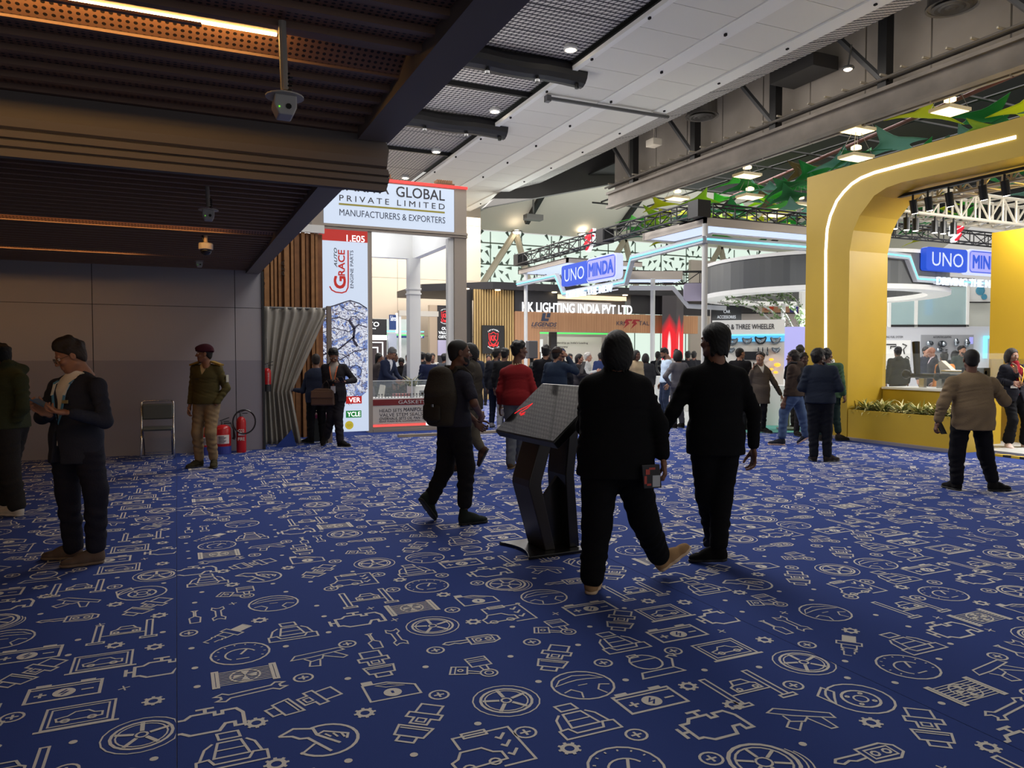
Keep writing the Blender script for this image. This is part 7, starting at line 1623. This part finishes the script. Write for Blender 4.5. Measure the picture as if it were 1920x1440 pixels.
MB().obox(u_*.03+np.array([0, 0, -.03])+ax_*sg*.0112, (u_, UZ, ax_), (.026, .036, .001)).build('white_print', mat('pouch_white', (170, 172, 176), .5), pc)
# ---- second walker
person('person in black suit with full dark hair walking away beside the pouch holder', D=5.55, feet=(1341, 0), H=1.79, face=-6, look=-28, px=dict(head=(1339, 641), neck=(1341, 682), shr=(1392, 704), shl=(1287, 704), elr=(1413, 772, .0), wrr=(1413, 838, .03), ell=(1263, 770, .04), wrl=(1236, 820, .16), pel=(1342, 812), hpr=(1362, 826), hpl=(1320, 826), knr=(1352, 935, .02), anr=(1347, 1030, -.06), knl=(1325, 930, .1), anl=(1338, 1010, .34)), top='suit', tc=BLK, hem=.15, legc=BLK, legw=1.05, bulk=1.06, hair=('thick', 9), hairc=(14, 13, 13), shoec=(18, 17, 17), toes=dict(r=(-62, 8), l=(-10, 40)), collar='stand', curl=.45, sk=(112, 76, 60))
# ---- backpack wearer
i3 = person('man in black T-shirt walking right with a dark backpack on his back', D=6.95, feet=(848, 0), H=1.74, face=48, look=28, px=dict(head=(862, 662), neck=(853, 692), shr=(876, 710, -.13), shl=(836, 706, .12), elr=(889, 757, -.2), wrr=(900, 776, -.02), ell=(862, 762, .12), wrl=(889, 788, .2), pel=(851, 786), hpr=(860, 798, -.06), hpl=(842, 798, .06), knr=(874, 874, -.06), anr=(871, 952, -.12), knl=(834, 880, .06), anl=(803, 944, .0)), top='tshirt', tc=(42, 42, 52), sleeve='short', hem=.06, legc=(28, 27, 30), legw=1.05, hair=('buzz', 4), hairc=(22, 18, 17), shoec=(34, 40, 36), solec=(26, 28, 26), shoek='boot', toes=dict(r=(62, 0), l=(48, 52)), curl=.8, sk=(96, 64, 50), beard=True)
lanyard(i3, mat('lanyard_red', (196, 62, 44), .6), badge=None)
def backpack(inf, label, c_px, dd, w_, h_, d_, rgb, big=True):
    p_ = atD(c_px[0], c_px[1], inf['D']+dd); p0 = p_-np.array([0, 0, h_/2]); t = thing('backpack', p0, label, 'backpack'); m = cloth(rgb, .5, 60); u, f_ = inf['ul'], -inf['fr']; u = nrm(u*np.array([1, 1, 0])); f_ = nrm(f_*np.array([1, 1, 0]))
    R_ = np.array([u, f_, [0, 0, 1.]]); lc = lambda x, y, z: u*x+f_*y+np.array([0, 0, z])
    F = Field((-w_, -d_, -.05), (w_, d_*1.6, h_+.1), .012); F.slab((0, 0, .07), (0, 0, h_*.55), (w_*.5, d_*.52), (w_*.52, d_*.55), (1, 0, 0), k=0); F.slab((0, 0, h_*.5), (0, -.01, h_*.9), (w_*.52, d_*.54), (w_*.40, d_*.36), (1, 0, 0), k=.05); F.cut((0, 0, 0.02), (0, 0, -1), .02)
    v, f = F.mesh(); obj_from([(v@R_, f, 0)], 'main_bag', m, t)
    if big:
        F = Field((-w_, -d_, 0), (w_, d_*1.8, h_+.15), .011); F.slab((0, .0, h_*.66), (0, -.0, h_*.95), (w_*.53, d_*.66), (w_*.43, d_*.4), (1, 0, 0), k=0); F.cut((0, 0, h_*.58), nrm((0, -.25, -1)), .01); v, f = F.mesh(); obj_from([(v@R_, f, 0)], 'top_flap', cloth(tuple(k+7 for k in rgb), .5, 60), t)
        F = Field((-w_, -d_, 0), (w_, d_*1.8, h_), .011); F.slab((0, d_*.5, .1), (0, d_*.5, h_*.38), (w_*.36, d_*.22), (w_*.36, d_*.2), (1, 0, 0), k=0); v, f = F.mesh(); obj_from([(v@R_, f, 0)], 'front_pocket', m, t)
        MB().obox(lc(w_*.22, d_*.74, h_*.42), (u, f_, UZ), (.012, .005, .012)).obox(lc(-w_*.2, d_*.76, h_*.62), (u, f_, UZ), (.010, .005, .010)).build('buckle', mat('buckle_steel', (150, 150, 150), .3, .8), t)
        MB().tube([lc(-.03, -d_*.1, h_*.97), lc(-.03, -d_*.1, h_*1.05), lc(.03, -d_*.1, h_*1.05), lc(.03, -d_*.1, h_*.97)], .009, 6).build('grab_loop', m, t)
    for q in 'rl':
        s_ = inf['j']['sh'+q]+inf['root']-p0; n_ = inf['j']['neck']+inf['root']-p0; top_ = s_*.55+n_*.45+inf['up']*.065; sx = 1 if q == 'r' else -1
        pts = [lc(sx*w_*.22, -d_*.3, h_*.88), top_-inf['fr']*.05, top_+inf['fr']*.03, top_+inf['fr']*.13-inf['up']*.08, s_*.6+n_*.4+inf['fr']*.15-inf['up']*.2, lc(sx*w_*.5, -d_*.7, h_*.3), lc(sx*w_*.42, -d_*.2, h_*.12)]
        mb = MB(); mb.tube(pts, [.02, .022, .022, .02, .018, .012, .01], 6); mb.build('shoulder_strap', m, t)
    return t
backpack(i3, 'dark olive backpack with a top flap worn by the man in the black T-shirt', (826, 750), -.06, .36, .52, .2, (54, 49, 43))
# ---- man behind him
person('man in brown jacket walking left, mostly hidden behind the backpack wearer', D=10.1, feet=(884, 0), H=1.72, face=-78, look=10, px=dict(head=(879, 661), anl=(858, 874, -.05), anr=(903, 842, .05), knr=(889, 818, .05), knl=(868, 818, -.08)), top='jacket', tc=(56, 51, 45), hem=.12, legc=(84, 78, 66), hair=('full', 6), hairc=(18, 16, 15), shoec=(66, 48, 38), shoek='boot', toes=dict(l=(-75, 0), r=(-75, 62)), collar='jacket', sk=(104, 72, 56))
# ---- red sweater
i5 = person('man in red sweater and grey jeans seen from behind, left of the touch kiosk', D=10.3, feet=(968, 0), H=1.77, face=30, look=42, px=dict(shl=(942, 699, .07), shr=(992, 698, -.08), ell=(937, 734, .04), wrl=(938, 760, .1), elr=(1001, 733, -.1), wrr=(998, 758, .06), neck=(969, 684), head=(974, 657), anl=(957, 874, -.05), anr=(974, 868, .3), knl=(959, 816, 0), knr=(978, 814, .2)), top='sweater', tc=(122, 31, 34), hem=.10, bulk=1.05, legc=(92, 94, 98), shoec=(82, 64, 44), solec=(110, 92, 70), hair=('short', 14), hairc=(15, 14, 14), toes=dict(l=(10, 0), r=(40, 30)), collar='shirt', shirt=(206, 182, 142), sk=(98, 66, 52), curl=.7)
cp = i5['root']+i5['hp']['l'][0]+i5['hp']['l'][1][1]*.07+i5['hp']['l'][1][2]*.035
o = MB().lathe([(.028, -.05), (.036, .05), (.036, .055), (.01, .055)], n=14).build('paper_cup', M_white, loc=cp); mark(o, 'small white cup in the hand of the man in the red sweater', 'cup')
# ---- suit man with phone
i6 = person('man in dark navy suit with glasses and lanyard looking down at his phone', D=5.6, feet=(140, 0), H=1.71, face=222, look=8, nod=24, px=dict(head=(131, 668, -.03), neck=(146, 702, .03), shr=(101, 724, .1), shl=(189, 722, -.12), elr=(79, 782, .02), wrr=(93, 778, -.24), ell=(197, 790, -.14), wrl=(131, 774, -.36), anr=(139, 1036, .08), anl=(180, 1034, -.06), knr=(127, 920, .05), knl=(180, 920, -.08), hpr=(124, 832, .05), hpl=(162, 832, -.03), pel=(143, 815)), top='suit', tc=(44, 46, 57), hem=.20, openv=(.42, .10, .05), cr=.055, shirt=(216, 210, 206), legc=(34, 34, 45), legw=1.08, bulk=1.1, hair=('quiff', 5), hairc=(44, 36, 32), shoec=(92, 78, 70), solec=(110, 92, 76), toes=dict(r=(262, 0), l=(238, 0)), sk=(150, 106, 84), curl=dict(r=.55, l=.6), hand_dirs=dict(l=-VR*.95+np.array([0, 0, .12])-VF*.1, r=-VR*.5-VF*.5+np.array([0, 0, .45])), palm=dict(l=np.array([0, 0, 1.])-VF*.2, r=VR*.4+np.array([0, 0, .7])-VF*.4))
lanyard(i6, mat('lanyard_blue', (84, 150, 196), .6), drop=.40, badge=(220, 216, 212), out=.03, half=.075, wid=.024)
mb = MB()
for sx in (-1, 1):
    mb.ribbon([i6['j']['neck']+i6['ul']*sx*.068+i6['up']*.012, front(i6, sx*.082, .07, .012), front(i6, sx*.066, .15, .034)], .026, i6['fr'], th=.005)
mb.build('lanyard_white', mat('lanyard_pale', (206, 210, 214), .6), i6['t'])
MB().obox(front(i6, -.085, .20, .03), (i6['ul'], i6['up'], i6['fr']), (.03, .012, .004)).build('name_pin', mat('pin_gold', (150, 136, 92), .4), i6['t'])
hc_, HR_ = i6['j']['head'], i6['HR']; gl = lambda x, y, z: hc_+np.array([x, y, z])@HR_
mb = MB()
for sx in (-1, 1):
    mb.tube([gl(sx*.033+.026*math.cos(a), .104, .002+.019*math.sin(a)) for a in np.linspace(0, 2*PI, 17)[:-1]], .0024, 5, closed=True); mb.tube([gl(sx*.058, .102, .008), gl(sx*.078, .05, .012), gl(sx*.082, -.01, .012)], .002, 5)
mb.tube([gl(-.008, .106, .006), gl(.008, .106, .006)], .002, 5); mb.build('glasses', mat('frame_brown', (70, 52, 40), .3), i6['t'])
held('mobile_phone', 'blue cased phone held by the man in the navy suit', 'phone', i6, (78, 756), (.075, .155, .009), (nrm(VF*.8+VR*.3), nrm(-VR*.9+np.array([0, 0, .35])+VF*.3), nrm(np.cross(nrm(VF*.8+VR*.3), nrm(-VR*.9+np.array([0, 0, .35])+VF*.3)))), mat('phone_blue', (64, 98, 134), .35), dd=-.34)
# ---- guard
i7 = person('uniformed guard in olive sweater, khaki trousers and maroon beret, before the grey wall', D=10.45, feet=(389, 0), H=1.69, face=186, look=60, J=dict(ell=(-.275, -.05, 1.12), wrl=(-.185, .09, .90), wrr=(.215, .06, .88)), px=dict(anr=(374, 864), anl=(401, 862)), top='sweater', tc=(72, 65, 38), hem=.05, legc=(126, 106, 80), legw=1.02, shoec=(48, 44, 30), shirt=(168, 148, 112), openv=(.17, .075), hair=('buzz', 2), hairc=(22, 18, 16), hat='beret', hatc=(58, 22, 32), beard='moustache', toes=dict(r=(205, 0), l=(160, 0)), sk=(124, 84, 62), hide=('handl',), curl=.45, lod=0)
mb = MB()
for q, sx in (('r', 1), ('l', -1)):
    a = i7['j']['sh'+q]*.78+i7['j']['neck']*.22; d_ = nrm(i7['j']['sh'+q]-i7['j']['neck']); n_ = nrm(np.cross(i7['fr'], d_)*sx); n_ = n_ if n_[2] > 0 else -n_
    mb.obox(a+n_*.066, (d_, i7['fr'], n_), (.075, .055, .012))
mb.build('shoulder_patch', cloth((132, 104, 48), .3, 90), i7['t'])
MB().obox(i7['j']['shl']*.5+i7['j']['ell']*.5-i7['ul']*.072, (i7['fr'], i7['up'], i7['ul']), (.035, .05, .004)).build('sleeve_badge', mat('badge_grey', (150, 146, 132), .5), i7['t'])
MB().obox(front(i7, .07, .20, .012), (i7['ul'], i7['up'], i7['fr']), (.03, .005, .004)).build('name_plate', M_blackp, i7['t'])
# ---- cropped man at the left edge
person('man in dark olive jacket and white sneakers, cut off by the left edge', D=7.3, feet=(22, 0), H=1.67, face=262, look=10, nod=10, px=dict(head=(-2, 670), wrl=(14, 812, -.12), ell=(44, 764, -.2), shl=(42, 712, -.18), shr=(8, 708, .18), anl=(33, 955, -.1), anr=(12, 945, .12)), top='jacket', tc=(58, 63, 46), hem=.08, legc=(46, 44, 44), legw=1.25, bulk=1.1, hair=('short', 7), hairc=(16, 15, 14), shoec=(196, 190, 180), solec=(200, 190, 178), shoek='sneaker', toes=dict(l=(285, 0), r=(270, 0)), collar='hood', beard=True, sk=(104, 70, 54))
# ---- pair at the curtain
person('balding man in dark navy jacket seen from behind, pulling the grey curtain aside', D=13.35, feet=(594, 0), H=1.58, face=-22, px=dict(wrl=(552, 731, .1), ell=(568, 733, .0), shl=(575, 703)), top='suit', tc=(44, 50, 68), hem=.16, legc=(24, 24, 28), legw=1.05, bulk=1.05, hair=('buzz', 2), hairc=(40, 34, 32), shoec=(22, 20, 20), toes=dict(l=(-60, 0), r=(20, 0)), sk=(112, 78, 60), lod=1)
i10 = person('man in black jacket with orange lanyard reading a phone beside the lit engine banner', D=12.9, feet=(628, 0), H=1.67, face=176, nod=38, px=dict(wrr=(629, 716, -.26), wrl=(648, 716, -.28), elr=(610, 716, -.02), ell=(664, 713, -.04), anl=(638, 829, -.05), anr=(611, 822, .12), knr=(622, 780, .0), knl=(634, 780, -.05)), top='suit', tc=(38, 36, 40), hem=.16, openv=(.34, .09, .08), shirt=(150, 140, 132), legc=(38, 36, 40), legw=1.12, bulk=1.06, hair=('short', 8), hairc=(18, 16, 15), shoec=(24, 22, 22), toes=dict(l=(120, 0), r=(190, 30)), sk=(120, 84, 64), hand_dirs=dict(r=VR*.8-VF*.3+np.array([0, 0, .1]), l=-VR*.8-VF*.3+np.array([0, 0, .1])), palm=dict(r=UZ, l=UZ), lod=0)
lanyard(i10, mat('lanyard_orange', (200, 104, 62), .6), drop=.38, badge=(206, 206, 212))
held('mobile_phone', 'black phone held by the man in front of the lit engine banner', 'phone', i10, (640, 712), (.075, .15, .012), (VR, nrm(-VF*.8+np.array([0, 0, .6])), nrm(np.cross(VR, nrm(-VF*.8+np.array([0, 0, .6]))))), M_blackp, dd=-.38)
bg = thing('leather_briefcase', atD(606, 760, 12.75), 'brown leather briefcase hanging from the arm of the man by the lit banner', 'briefcase')
MB().prism([(-.2, 0), (.2, 0), (.19, .24), (.12, .29), (-.12, .29), (-.19, .24)], tuple(VF*-.06), tuple(VR), UZ, tuple(VF), .13).build('body', mat('leather_brown', (82, 58, 44), .45, bump=.2, bscale=40), bg, bevel=.02)
MB().prism([(-.195, .13), (.195, .13), (.19, .25), (-.19, .25)], tuple(VF*-.075), tuple(VR), UZ, tuple(VF), .02).build('flap', mat('leather_flap', (92, 66, 50), .45, bump=.2, bscale=40), bg, bevel=.008)
MB().tube([VR*-.02+np.array([0, 0, .28]), VR*.0+np.array([0, 0, .36]), VR*.06+np.array([0, 0, .42]), VR*.1+np.array([0, 0, .36]), VR*.1+np.array([0, 0, .28])], .009, 6).build('handle', mat('leather_dark', (52, 38, 30), .5), bg)
# ---- right hand group
i11 = person('woman in long grey coat with a phone at her ear, reaching out her other arm', D=15.2, feet=(1424, 0), H=1.62, face=205, look=8, px=dict(wrr=(1411, 694, -.08), elr=(1403, 716, .02), ell=(1452, 718, .0), wrl=(1464, 740, .05), anl=(1431, 803, .0), anr=(1420, 800, .25), shl=(1441, 697), shr=(1411, 699)), top='coat', tc=(84, 75, 67), hem=.32, openv=(.2, .07), shirt=(214, 208, 200), legc=(26, 26, 30), legw=.92, hair=('pony', 4), hairc=(34, 26, 24), shoec=(20, 18, 18), fem=True, toes=dict(l=(150, 0), r=(220, 20)), sk=(150, 112, 92), hand_dirs=dict(r=np.array([0, 0, 1.])+VR*.3), lod=1)
held('mobile_phone', 'dark phone held at the ear of the woman in the grey coat', 'phone', i11, (1413, 686), (.012, .14, .07), (VR, UZ, VF), M_blackp, dd=-.05)
i12 = person('young man in brown jacket and jeans walking with a dark backpack', D=13.0, feet=(1488, 0), H=1.66, face=-48, px=dict(head=(1486, 671), anl=(1466, 822, .0), anr=(1512, 820, .0), knr=(1504, 778, .0), knl=(1470, 772, .0), wrl=(1471, 752, -.1)), top='jacket', tc=(58, 47, 41), hem=.06, legc=(66, 82, 112), legw=1.08, hair=('short', 11), hairc=(30, 22, 20), shoec=(34, 36, 44), solec=(196, 162, 146), shoek='sneaker', toes=dict(l=(-70, 0), r=(-60, 35)), collar='hood', sk=(96, 66, 52), lod=1)
backpack(i12, 'dark backpack worn by the young man in jeans', (1503, 712), -.08, .3, .45, .16, (34, 33, 37), big=False)
person('man in dark blue jacket standing with his back turned, before the yellow arch post', D=11.0, feet=(1536, 0), H=1.66, face=20, look=48, J=dict(wrr=(.12, .26, 1.08), wrl=(-.1, .24, 1.06), elr=(.27, -.03, 1.12), ell=(-.27, -.03, 1.12)), px=dict(head=(1535, 671), anl=(1526, 858, .0), anr=(1551, 857, -.05)), top='jacket', tc=(38, 44, 57), hem=.06, legc=(25, 27, 34), legw=1.08, bulk=1.05, hair=('quiff', 12), hairc=(17, 14, 14), shoec=(44, 38, 36), toes=dict(l=(10, 0), r=(68, 0)), collar='jacket', sk=(74, 50, 42), lod=1)
i14 = person('man in green work jacket walking right, half hidden behind the man in blue', D=13.7, feet=(1556, 0), H=1.68, face=52, look=10, px=dict(head=(1551, 667), anr=(1572, 812, .0), anl=(1540, 818, -.05), knr=(1567, 775, .0)), top='jacket', tc=(56, 78, 58), hem=.14, legc=(28, 42, 40), hair=('short', 15), hairc=(20, 18, 17), shoec=(42, 38, 34), toes=dict(r=(75, 0), l=(40, 0)), collar='shirt', shirt=(214, 212, 206), sk=(84, 58, 48), lod=1)
bp = i14['chest']*.45+i14['j']['neck']*.55-i14['fr']*.15
lettering('TECH', bp-i14['up']*.10-i14['ul']*.1-i14['fr']*.005, i14['ul'], UZ, .2, .055, mat('jacket_print', (206, 196, 120), .6), i14['t'], bold=.03)
i15 = person('man in tan padded jacket and black trousers standing with his back turned, feet apart', D=8.6, feet=(1822, 0), H=1.69, face=6, look=12, px=dict(head=(1821, 675), neck=(1822, 704), shl=(1780, 716), shr=(1866, 718), ell=(1768, 758, -.02), wrl=(1759, 788, .0), elr=(1884, 752, .02), wrr=(1874, 742, .26), anl=(1794, 908, .0), anr=(1862, 904, -.06), knr=(1848, 852, .0), knl=(1794, 852, .0), hpl=(1804, 772), hpr=(1838, 772)), top='puffer', tc=(122, 104, 82), hem=.235, bulk=1.1, legc=(22, 22, 27), legw=1.12, hair=('buzz', 3), hairc=(24, 20, 19), shoec=(20, 19, 20), toes=dict(l=(-8, 0), r=(80, 0)), collar='stand', sk=(104, 70, 56), curl=.7)
held('mobile_phone', 'black phone held low by the man in the tan padded jacket', 'phone', i15, (1765, 803), (.08, .15, .014), (nrm(VR*.8+VF*.2), nrm(np.array([0, 0, -1.])+VR*.5), nrm(np.cross(nrm(VR*.8+VF*.2), nrm(np.array([0, 0, -1.])+VR*.5)))), M_blackp, dd=.0)
i16 = person('woman in red top and black jacket, hand at her mouth, by the yellow post', D=12.5, feet=(1899, 0), H=1.66, face=180, look=-4, nod=6, px=dict(head=(1898, 667), elr=(1874, 713, .0), wrr=(1897, 719, -.2), ell=(1921, 718, -.08), wrl=(1906, 699, -.24), anr=(1890, 828, .0), anl=(1922, 830, .0)), top='jacket', tc=(35, 35, 42), hem=.12, openv=(.48, .11, .1), shirt=(122, 22, 32), legc=(20, 20, 23), flare=.03, hair=('bob', 16), hairc=(34, 28, 27), shoec=(214, 190, 180), solec=(206, 196, 188), shoek='sneaker', fem=True, toes=dict(r=(200, 0), l=(165, 0)), sk=(138, 100, 82), hand_dirs=dict(l=np.array([0, 0, 1.])-VR*.25-VF*.1, r=VR), palm=dict(l=-VR, r=-VF), curl=.3, lod=0)
lanyard(i16, mat('lanyard_yellow', (222, 172, 40), .6), drop=.34, badge=None, out=.05)
MB().obox(front(i16, .10, .36, .02), (i16['ul'], i16['up'], i16['fr']), (.055, .035, .004)).build('badge_card', mat('badge_228', (228, 226, 220), .4), i16['t'])
# ---- crowd in the hall: head pixel, distance, heading, clothes
CROWD = [
 # label, x, y, D, face, top, colour, hair, hair colour, extra
 ('grey-haired man in navy suit leaning over the glass display counter', 729, 671, 17.3, 120, 'suit', (38, 44, 66), ('short', 1), (96, 94, 94), dict(nod=40, lean=.28, J=dict(wrr=(.12, .42, 1.0), wrl=(-.12, .42, 1.0)), sk=(136, 96, 76), openv=(.3, .07), shirt=(214, 216, 224))),
 ('person with dark tied hair behind the man leaning over the counter', 710, 673, 19.5, 60, 'jacket', (70, 62, 60), ('pony', 2), (18, 16, 16), {}),
 ('person in patterned grey top just behind the man leaning over the counter', 737, 672, 19.2, 90, 'shirt', (112, 114, 124), ('short', 3), (24, 20, 20), {}),
 ('woman in black reading a phone, left of the white inner column', 753, 682, 20.0, 175, 'jacket', (26, 24, 26), ('long', 4), (16, 14, 14), dict(nod=35, J=dict(wrr=(.1, .3, 1.1), wrl=(-.1, .3, 1.1)), fem=True)),
 ('man in grey sweater seen from behind, half hidden by the white inner column', 774, 673, 19.2, 10, 'sweater', (104, 104, 110), ('short', 5), (22, 18, 18), dict(bulk=1.08)),
 ('person in pale shirt just left of the white inner column, farther back', 766, 674, 23.0, 180, 'shirt', (196, 190, 178), ('short', 6), (30, 26, 24), {}),
 ('man in black right behind the white inner column', 792, 670, 21.0, 0, 'jacket', (24, 24, 28), ('short', 7), (20, 17, 17), {}),
 ('man in navy sweater with orange lanyard seen from behind, right of the white inner column', 804, 674, 18.0, -15, 'sweater', (32, 38, 64), ('short', 8), (22, 18, 18), {}),
 ('person in pale patterned top to the right of the navy sweater', 811, 672, 22.5, 170, 'shirt', (178, 176, 170), ('short', 9), (40, 34, 32), {}),
 ('person in dark top at the right end of the glass counter', 833, 673, 20.5, 30, 'jacket', (58, 60, 66), ('short', 10), (22, 20, 20), {}),
 ('man in dark blue jacket looking left, below the square crest sign', 893, 667, 17.0, -55, 'jacket', (26, 32, 48), ('short', 11), (20, 18, 18), dict(bulk=1.12, collar='jacket')),
 ('man in olive jacket facing the camera, between the two crest sign watchers', 916, 674, 24.0, 170, 'jacket', (58, 54, 46), ('short', 12), (24, 20, 20), dict(sk=(140, 100, 80))),
 ('youth in dark jacket with red straps, left of the red sweater', 931, 666, 16.3, 20, 'jacket', (34, 36, 44), ('short', 13), (22, 18, 18), dict(legc=(30, 36, 54), shoec=(150, 146, 144), shoek='sneaker', look=30)),
 ('youth in black top and pale grey jeans, directly left of the red sweater', 946, 666, 15.8, 15, 'sweater', (28, 28, 30), ('short', 14), (18, 16, 16), dict(legc=(136, 138, 142), shoec=(200, 196, 190), shoek='sneaker')),
 ('man in long black jacket seen from behind, left of the capped man on the phone', 1023, 662, 14.4, 5, 'jacket', (20, 20, 25), ('short', 15), (18, 16, 16), dict(bulk=1.06)),
 ('man in dark brown cap and navy jacket holding a hand to his ear', 1043, 667, 13.3, 35, 'jacket', (36, 46, 62), ('short', 16), (20, 16, 15), dict(hat='cap', hatc=(52, 38, 32), look=20, J=dict(elr=(.34, .12, 1.3), wrr=(.16, .12, 1.56)), hand_dirs=dict(r=np.array([0, 0, .6])-VR*.5), curl=.3, bulk=1.1)),
 ('person in blue cap just behind the capped man on the phone', 1052, 667, 16.5, 20, 'jacket', (28, 30, 36), ('short', 17), (18, 16, 16), dict(hat='cap', hatc=(40, 46, 78))),
 ('man with red lanyard facing the camera, right of the capped man', 1068, 673, 22.0, 178, 'jacket', (34, 38, 52), ('short', 18), (34, 30, 30), dict(sk=(140, 102, 84), openv=(.25, .06), shirt=(190, 60, 60))),
 ('woman with dark hair holding a brochure, left of the white-haired man', 1084, 674, 19.0, 120, 'coat', (44, 42, 46), ('long', 19), (20, 16, 16), dict(fem=True, J=dict(wrr=(.12, .36, 1.15), wrl=(-.1, .36, 1.12)), sk=(140, 100, 84))),
 ('white-haired man in pale grey jacket looking right', 1100, 671, 20.5, 110, 'jacket', (168, 168, 168), ('short', 20), (170, 166, 162), dict(sk=(160, 118, 100), J=dict(wrr=(.1, .3, 1.2)))),
 ('person in blue jacket partly hidden behind the nearest walker', 1126, 670, 24.0, 0, 'jacket', (44, 54, 92), ('short', 21), (18, 16, 16), {}),
 ('person in beige with curly hair peeping out right of the nearest walker', 1191, 668, 18.0, 150, 'jacket', (170, 150, 122), ('full', 22), (24, 20, 20), dict(sk=(92, 62, 50))),
 ('man in charcoal jacket seen from behind, first right of the nearest walker', 1210, 673, 19.5, 0, 'suit', (42, 42, 46), ('full', 23), (20, 18, 18), dict(bulk=1.1)),
 ('man in black suit seen from behind, in front of the slim white pole', 1233, 669, 22.6, 5, 'suit', (24, 25, 30), ('short', 24), (18, 16, 16), dict(bulk=1.08)),
 ('bearded man in pale blue shirt looking down, before the red printed pier', 1248, 664, 18.5, -100, 'shirt', (186, 204, 226), ('short', 25), (18, 15, 15), dict(nod=30, beard=True, legc=(40, 48, 70), sk=(128, 92, 74))),
 ('person in grey sweater, hands on hips, just left of the right walker', 1271, 669, 16.2, -30, 'sweater', (98, 96, 102), ('full', 26), (20, 18, 18), dict(J=dict(ell=(-.4, -.02, 1.15), wrl=(-.2, .05, .98), elr=(.38, -.02, 1.15), wrr=(.2, .05, .98)), legc=(70, 70, 76))),
 ('person in black farther back between the grey sweater and the right walker', 1289, 668, 22.0, 0, 'jacket', (28, 28, 32), ('short', 27), (18, 16, 16), {}),
 ('person with raised hand far behind the right walker\'s shoulder', 1300, 668, 23.5, 20, 'jacket', (34, 34, 38), ('short', 28), (20, 18, 18), {}),
 ('person in pale top behind the red printed pier watchers', 1268, 664, 24.0, 10, 'shirt', (176, 172, 168), ('short', 29), (26, 22, 22), {}),
 ('short-haired man in black jacket before the white display wall', 1386, 665, 15.8, 25, 'suit', (26, 25, 28), ('buzz', 30), (24, 20, 18), dict(look=45, sk=(138, 98, 78), bulk=1.1)),
 ('dark-haired person by the lilac lit screen, tallest there', 1498, 661, 16.0, 20, 'jacket', (92, 94, 98), ('short', 31), (34, 32, 34), {}),
 ('person with face turned to the camera beside the lilac lit screen', 1503, 676, 14.6, 170, 'jacket', (52, 42, 40), ('short', 32), (20, 16, 16), dict(sk=(74, 50, 42))),
 ('man in grey-collared dark jacket behind the steering rack, near the left arch post', 1682, 662, 18.5, 10, 'jacket', (44, 46, 44), ('short', 33), (20, 18, 18), dict(collar='hood')),
 ('man facing the camera left of the bald man, beyond the glass screen', 1733, 661, 21.0, 175, 'jacket', (44, 46, 56), ('short', 34), (24, 20, 20), dict(sk=(142, 104, 86))),
 ('bald man in dark suit looking left, beyond the glass screen', 1747, 662, 19.2, -75, 'suit', (40, 40, 46), ('bald', 35), (24, 20, 20), dict(sk=(136, 96, 78), nod=15, openv=(.2, .06), shirt=(190, 170, 176))),
 ('person in orange with a black backpack seen from behind, beyond the glass screen', 1769, 673, 17.6, 0, 'sweater', (196, 124, 60), ('short', 36), (22, 18, 18), {}),
 ('dark-haired person between the orange top and the tan jacket', 1789, 667, 21.5, 0, 'jacket', (40, 38, 44), ('full', 37), (16, 14, 14), {}),
 ('bearded man facing the camera just left of the tan jacket man\'s head', 1799, 659, 20.5, 170, 'jacket', (50, 56, 50), ('short', 38), (20, 18, 18), dict(beard=True, sk=(140, 104, 84))),
]
for lab, x, y, D_, fc, top_, col, hr, hc2, ex in CROWD:
    ex = dict(ex); hz = HC-(y-670)/FPX*D_+.02
    if 'lean' in ex: hz += .08
    H_ = max(1.5, min(1.86, hz/1.605*1.72)); rr = random.Random(int(x*7+y))
    ex.setdefault('legc', rr.choice([(24, 24, 28), (30, 32, 42), (38, 36, 38)])); ex.setdefault('sk', rr.choice([(112, 76, 60), (96, 64, 50), (128, 90, 70)])); ex.setdefault('hem', .12 if top_ in ('suit', 'jacket', 'coat') else .06)
    if 'collar' not in ex and not ex.get('openv') and top_ in ('suit', 'jacket'): ex['collar'] = 'jacket'
    inf = person(lab, D=D_, feet=(x-(8 if 'lean' in ex else 0), 0), H=H_, face=fc, top=top_, tc=col, hair=hr, hairc=hc2, group='visitors in the bright hall', lod=2, **ex)
    if 'orange with a black' in lab: backpack(inf, 'black backpack worn by the visitor in orange', (1769, 694), -.16, .3, .42, .16, (28, 28, 30), big=False)
    if 'orange lanyard' in lab: lanyard(inf, mat('lanyard_red', (196, 62, 44), .6), badge=None)
    if 'red lanyard' in lab: lanyard(inf, mat('lanyard_red', (196, 62, 44), .6))
    if 'brochure' in lab: o = MB().obox((0, 0, 0), (VR*.5+VF*.8, nrm(np.array([.3, 0, 1])), nrm(np.cross(VR*.5+VF*.8, nrm(np.array([.3, 0, 1]))))), (.1, .17, .006)).build('brochure', mat('brochure_dark', (46, 34, 40), .4), loc=atD(1092, 690, 18.7)); mark(o, 'dark brochure held up by the woman left of the white-haired man', 'brochure') if 'brochure' in lab else None
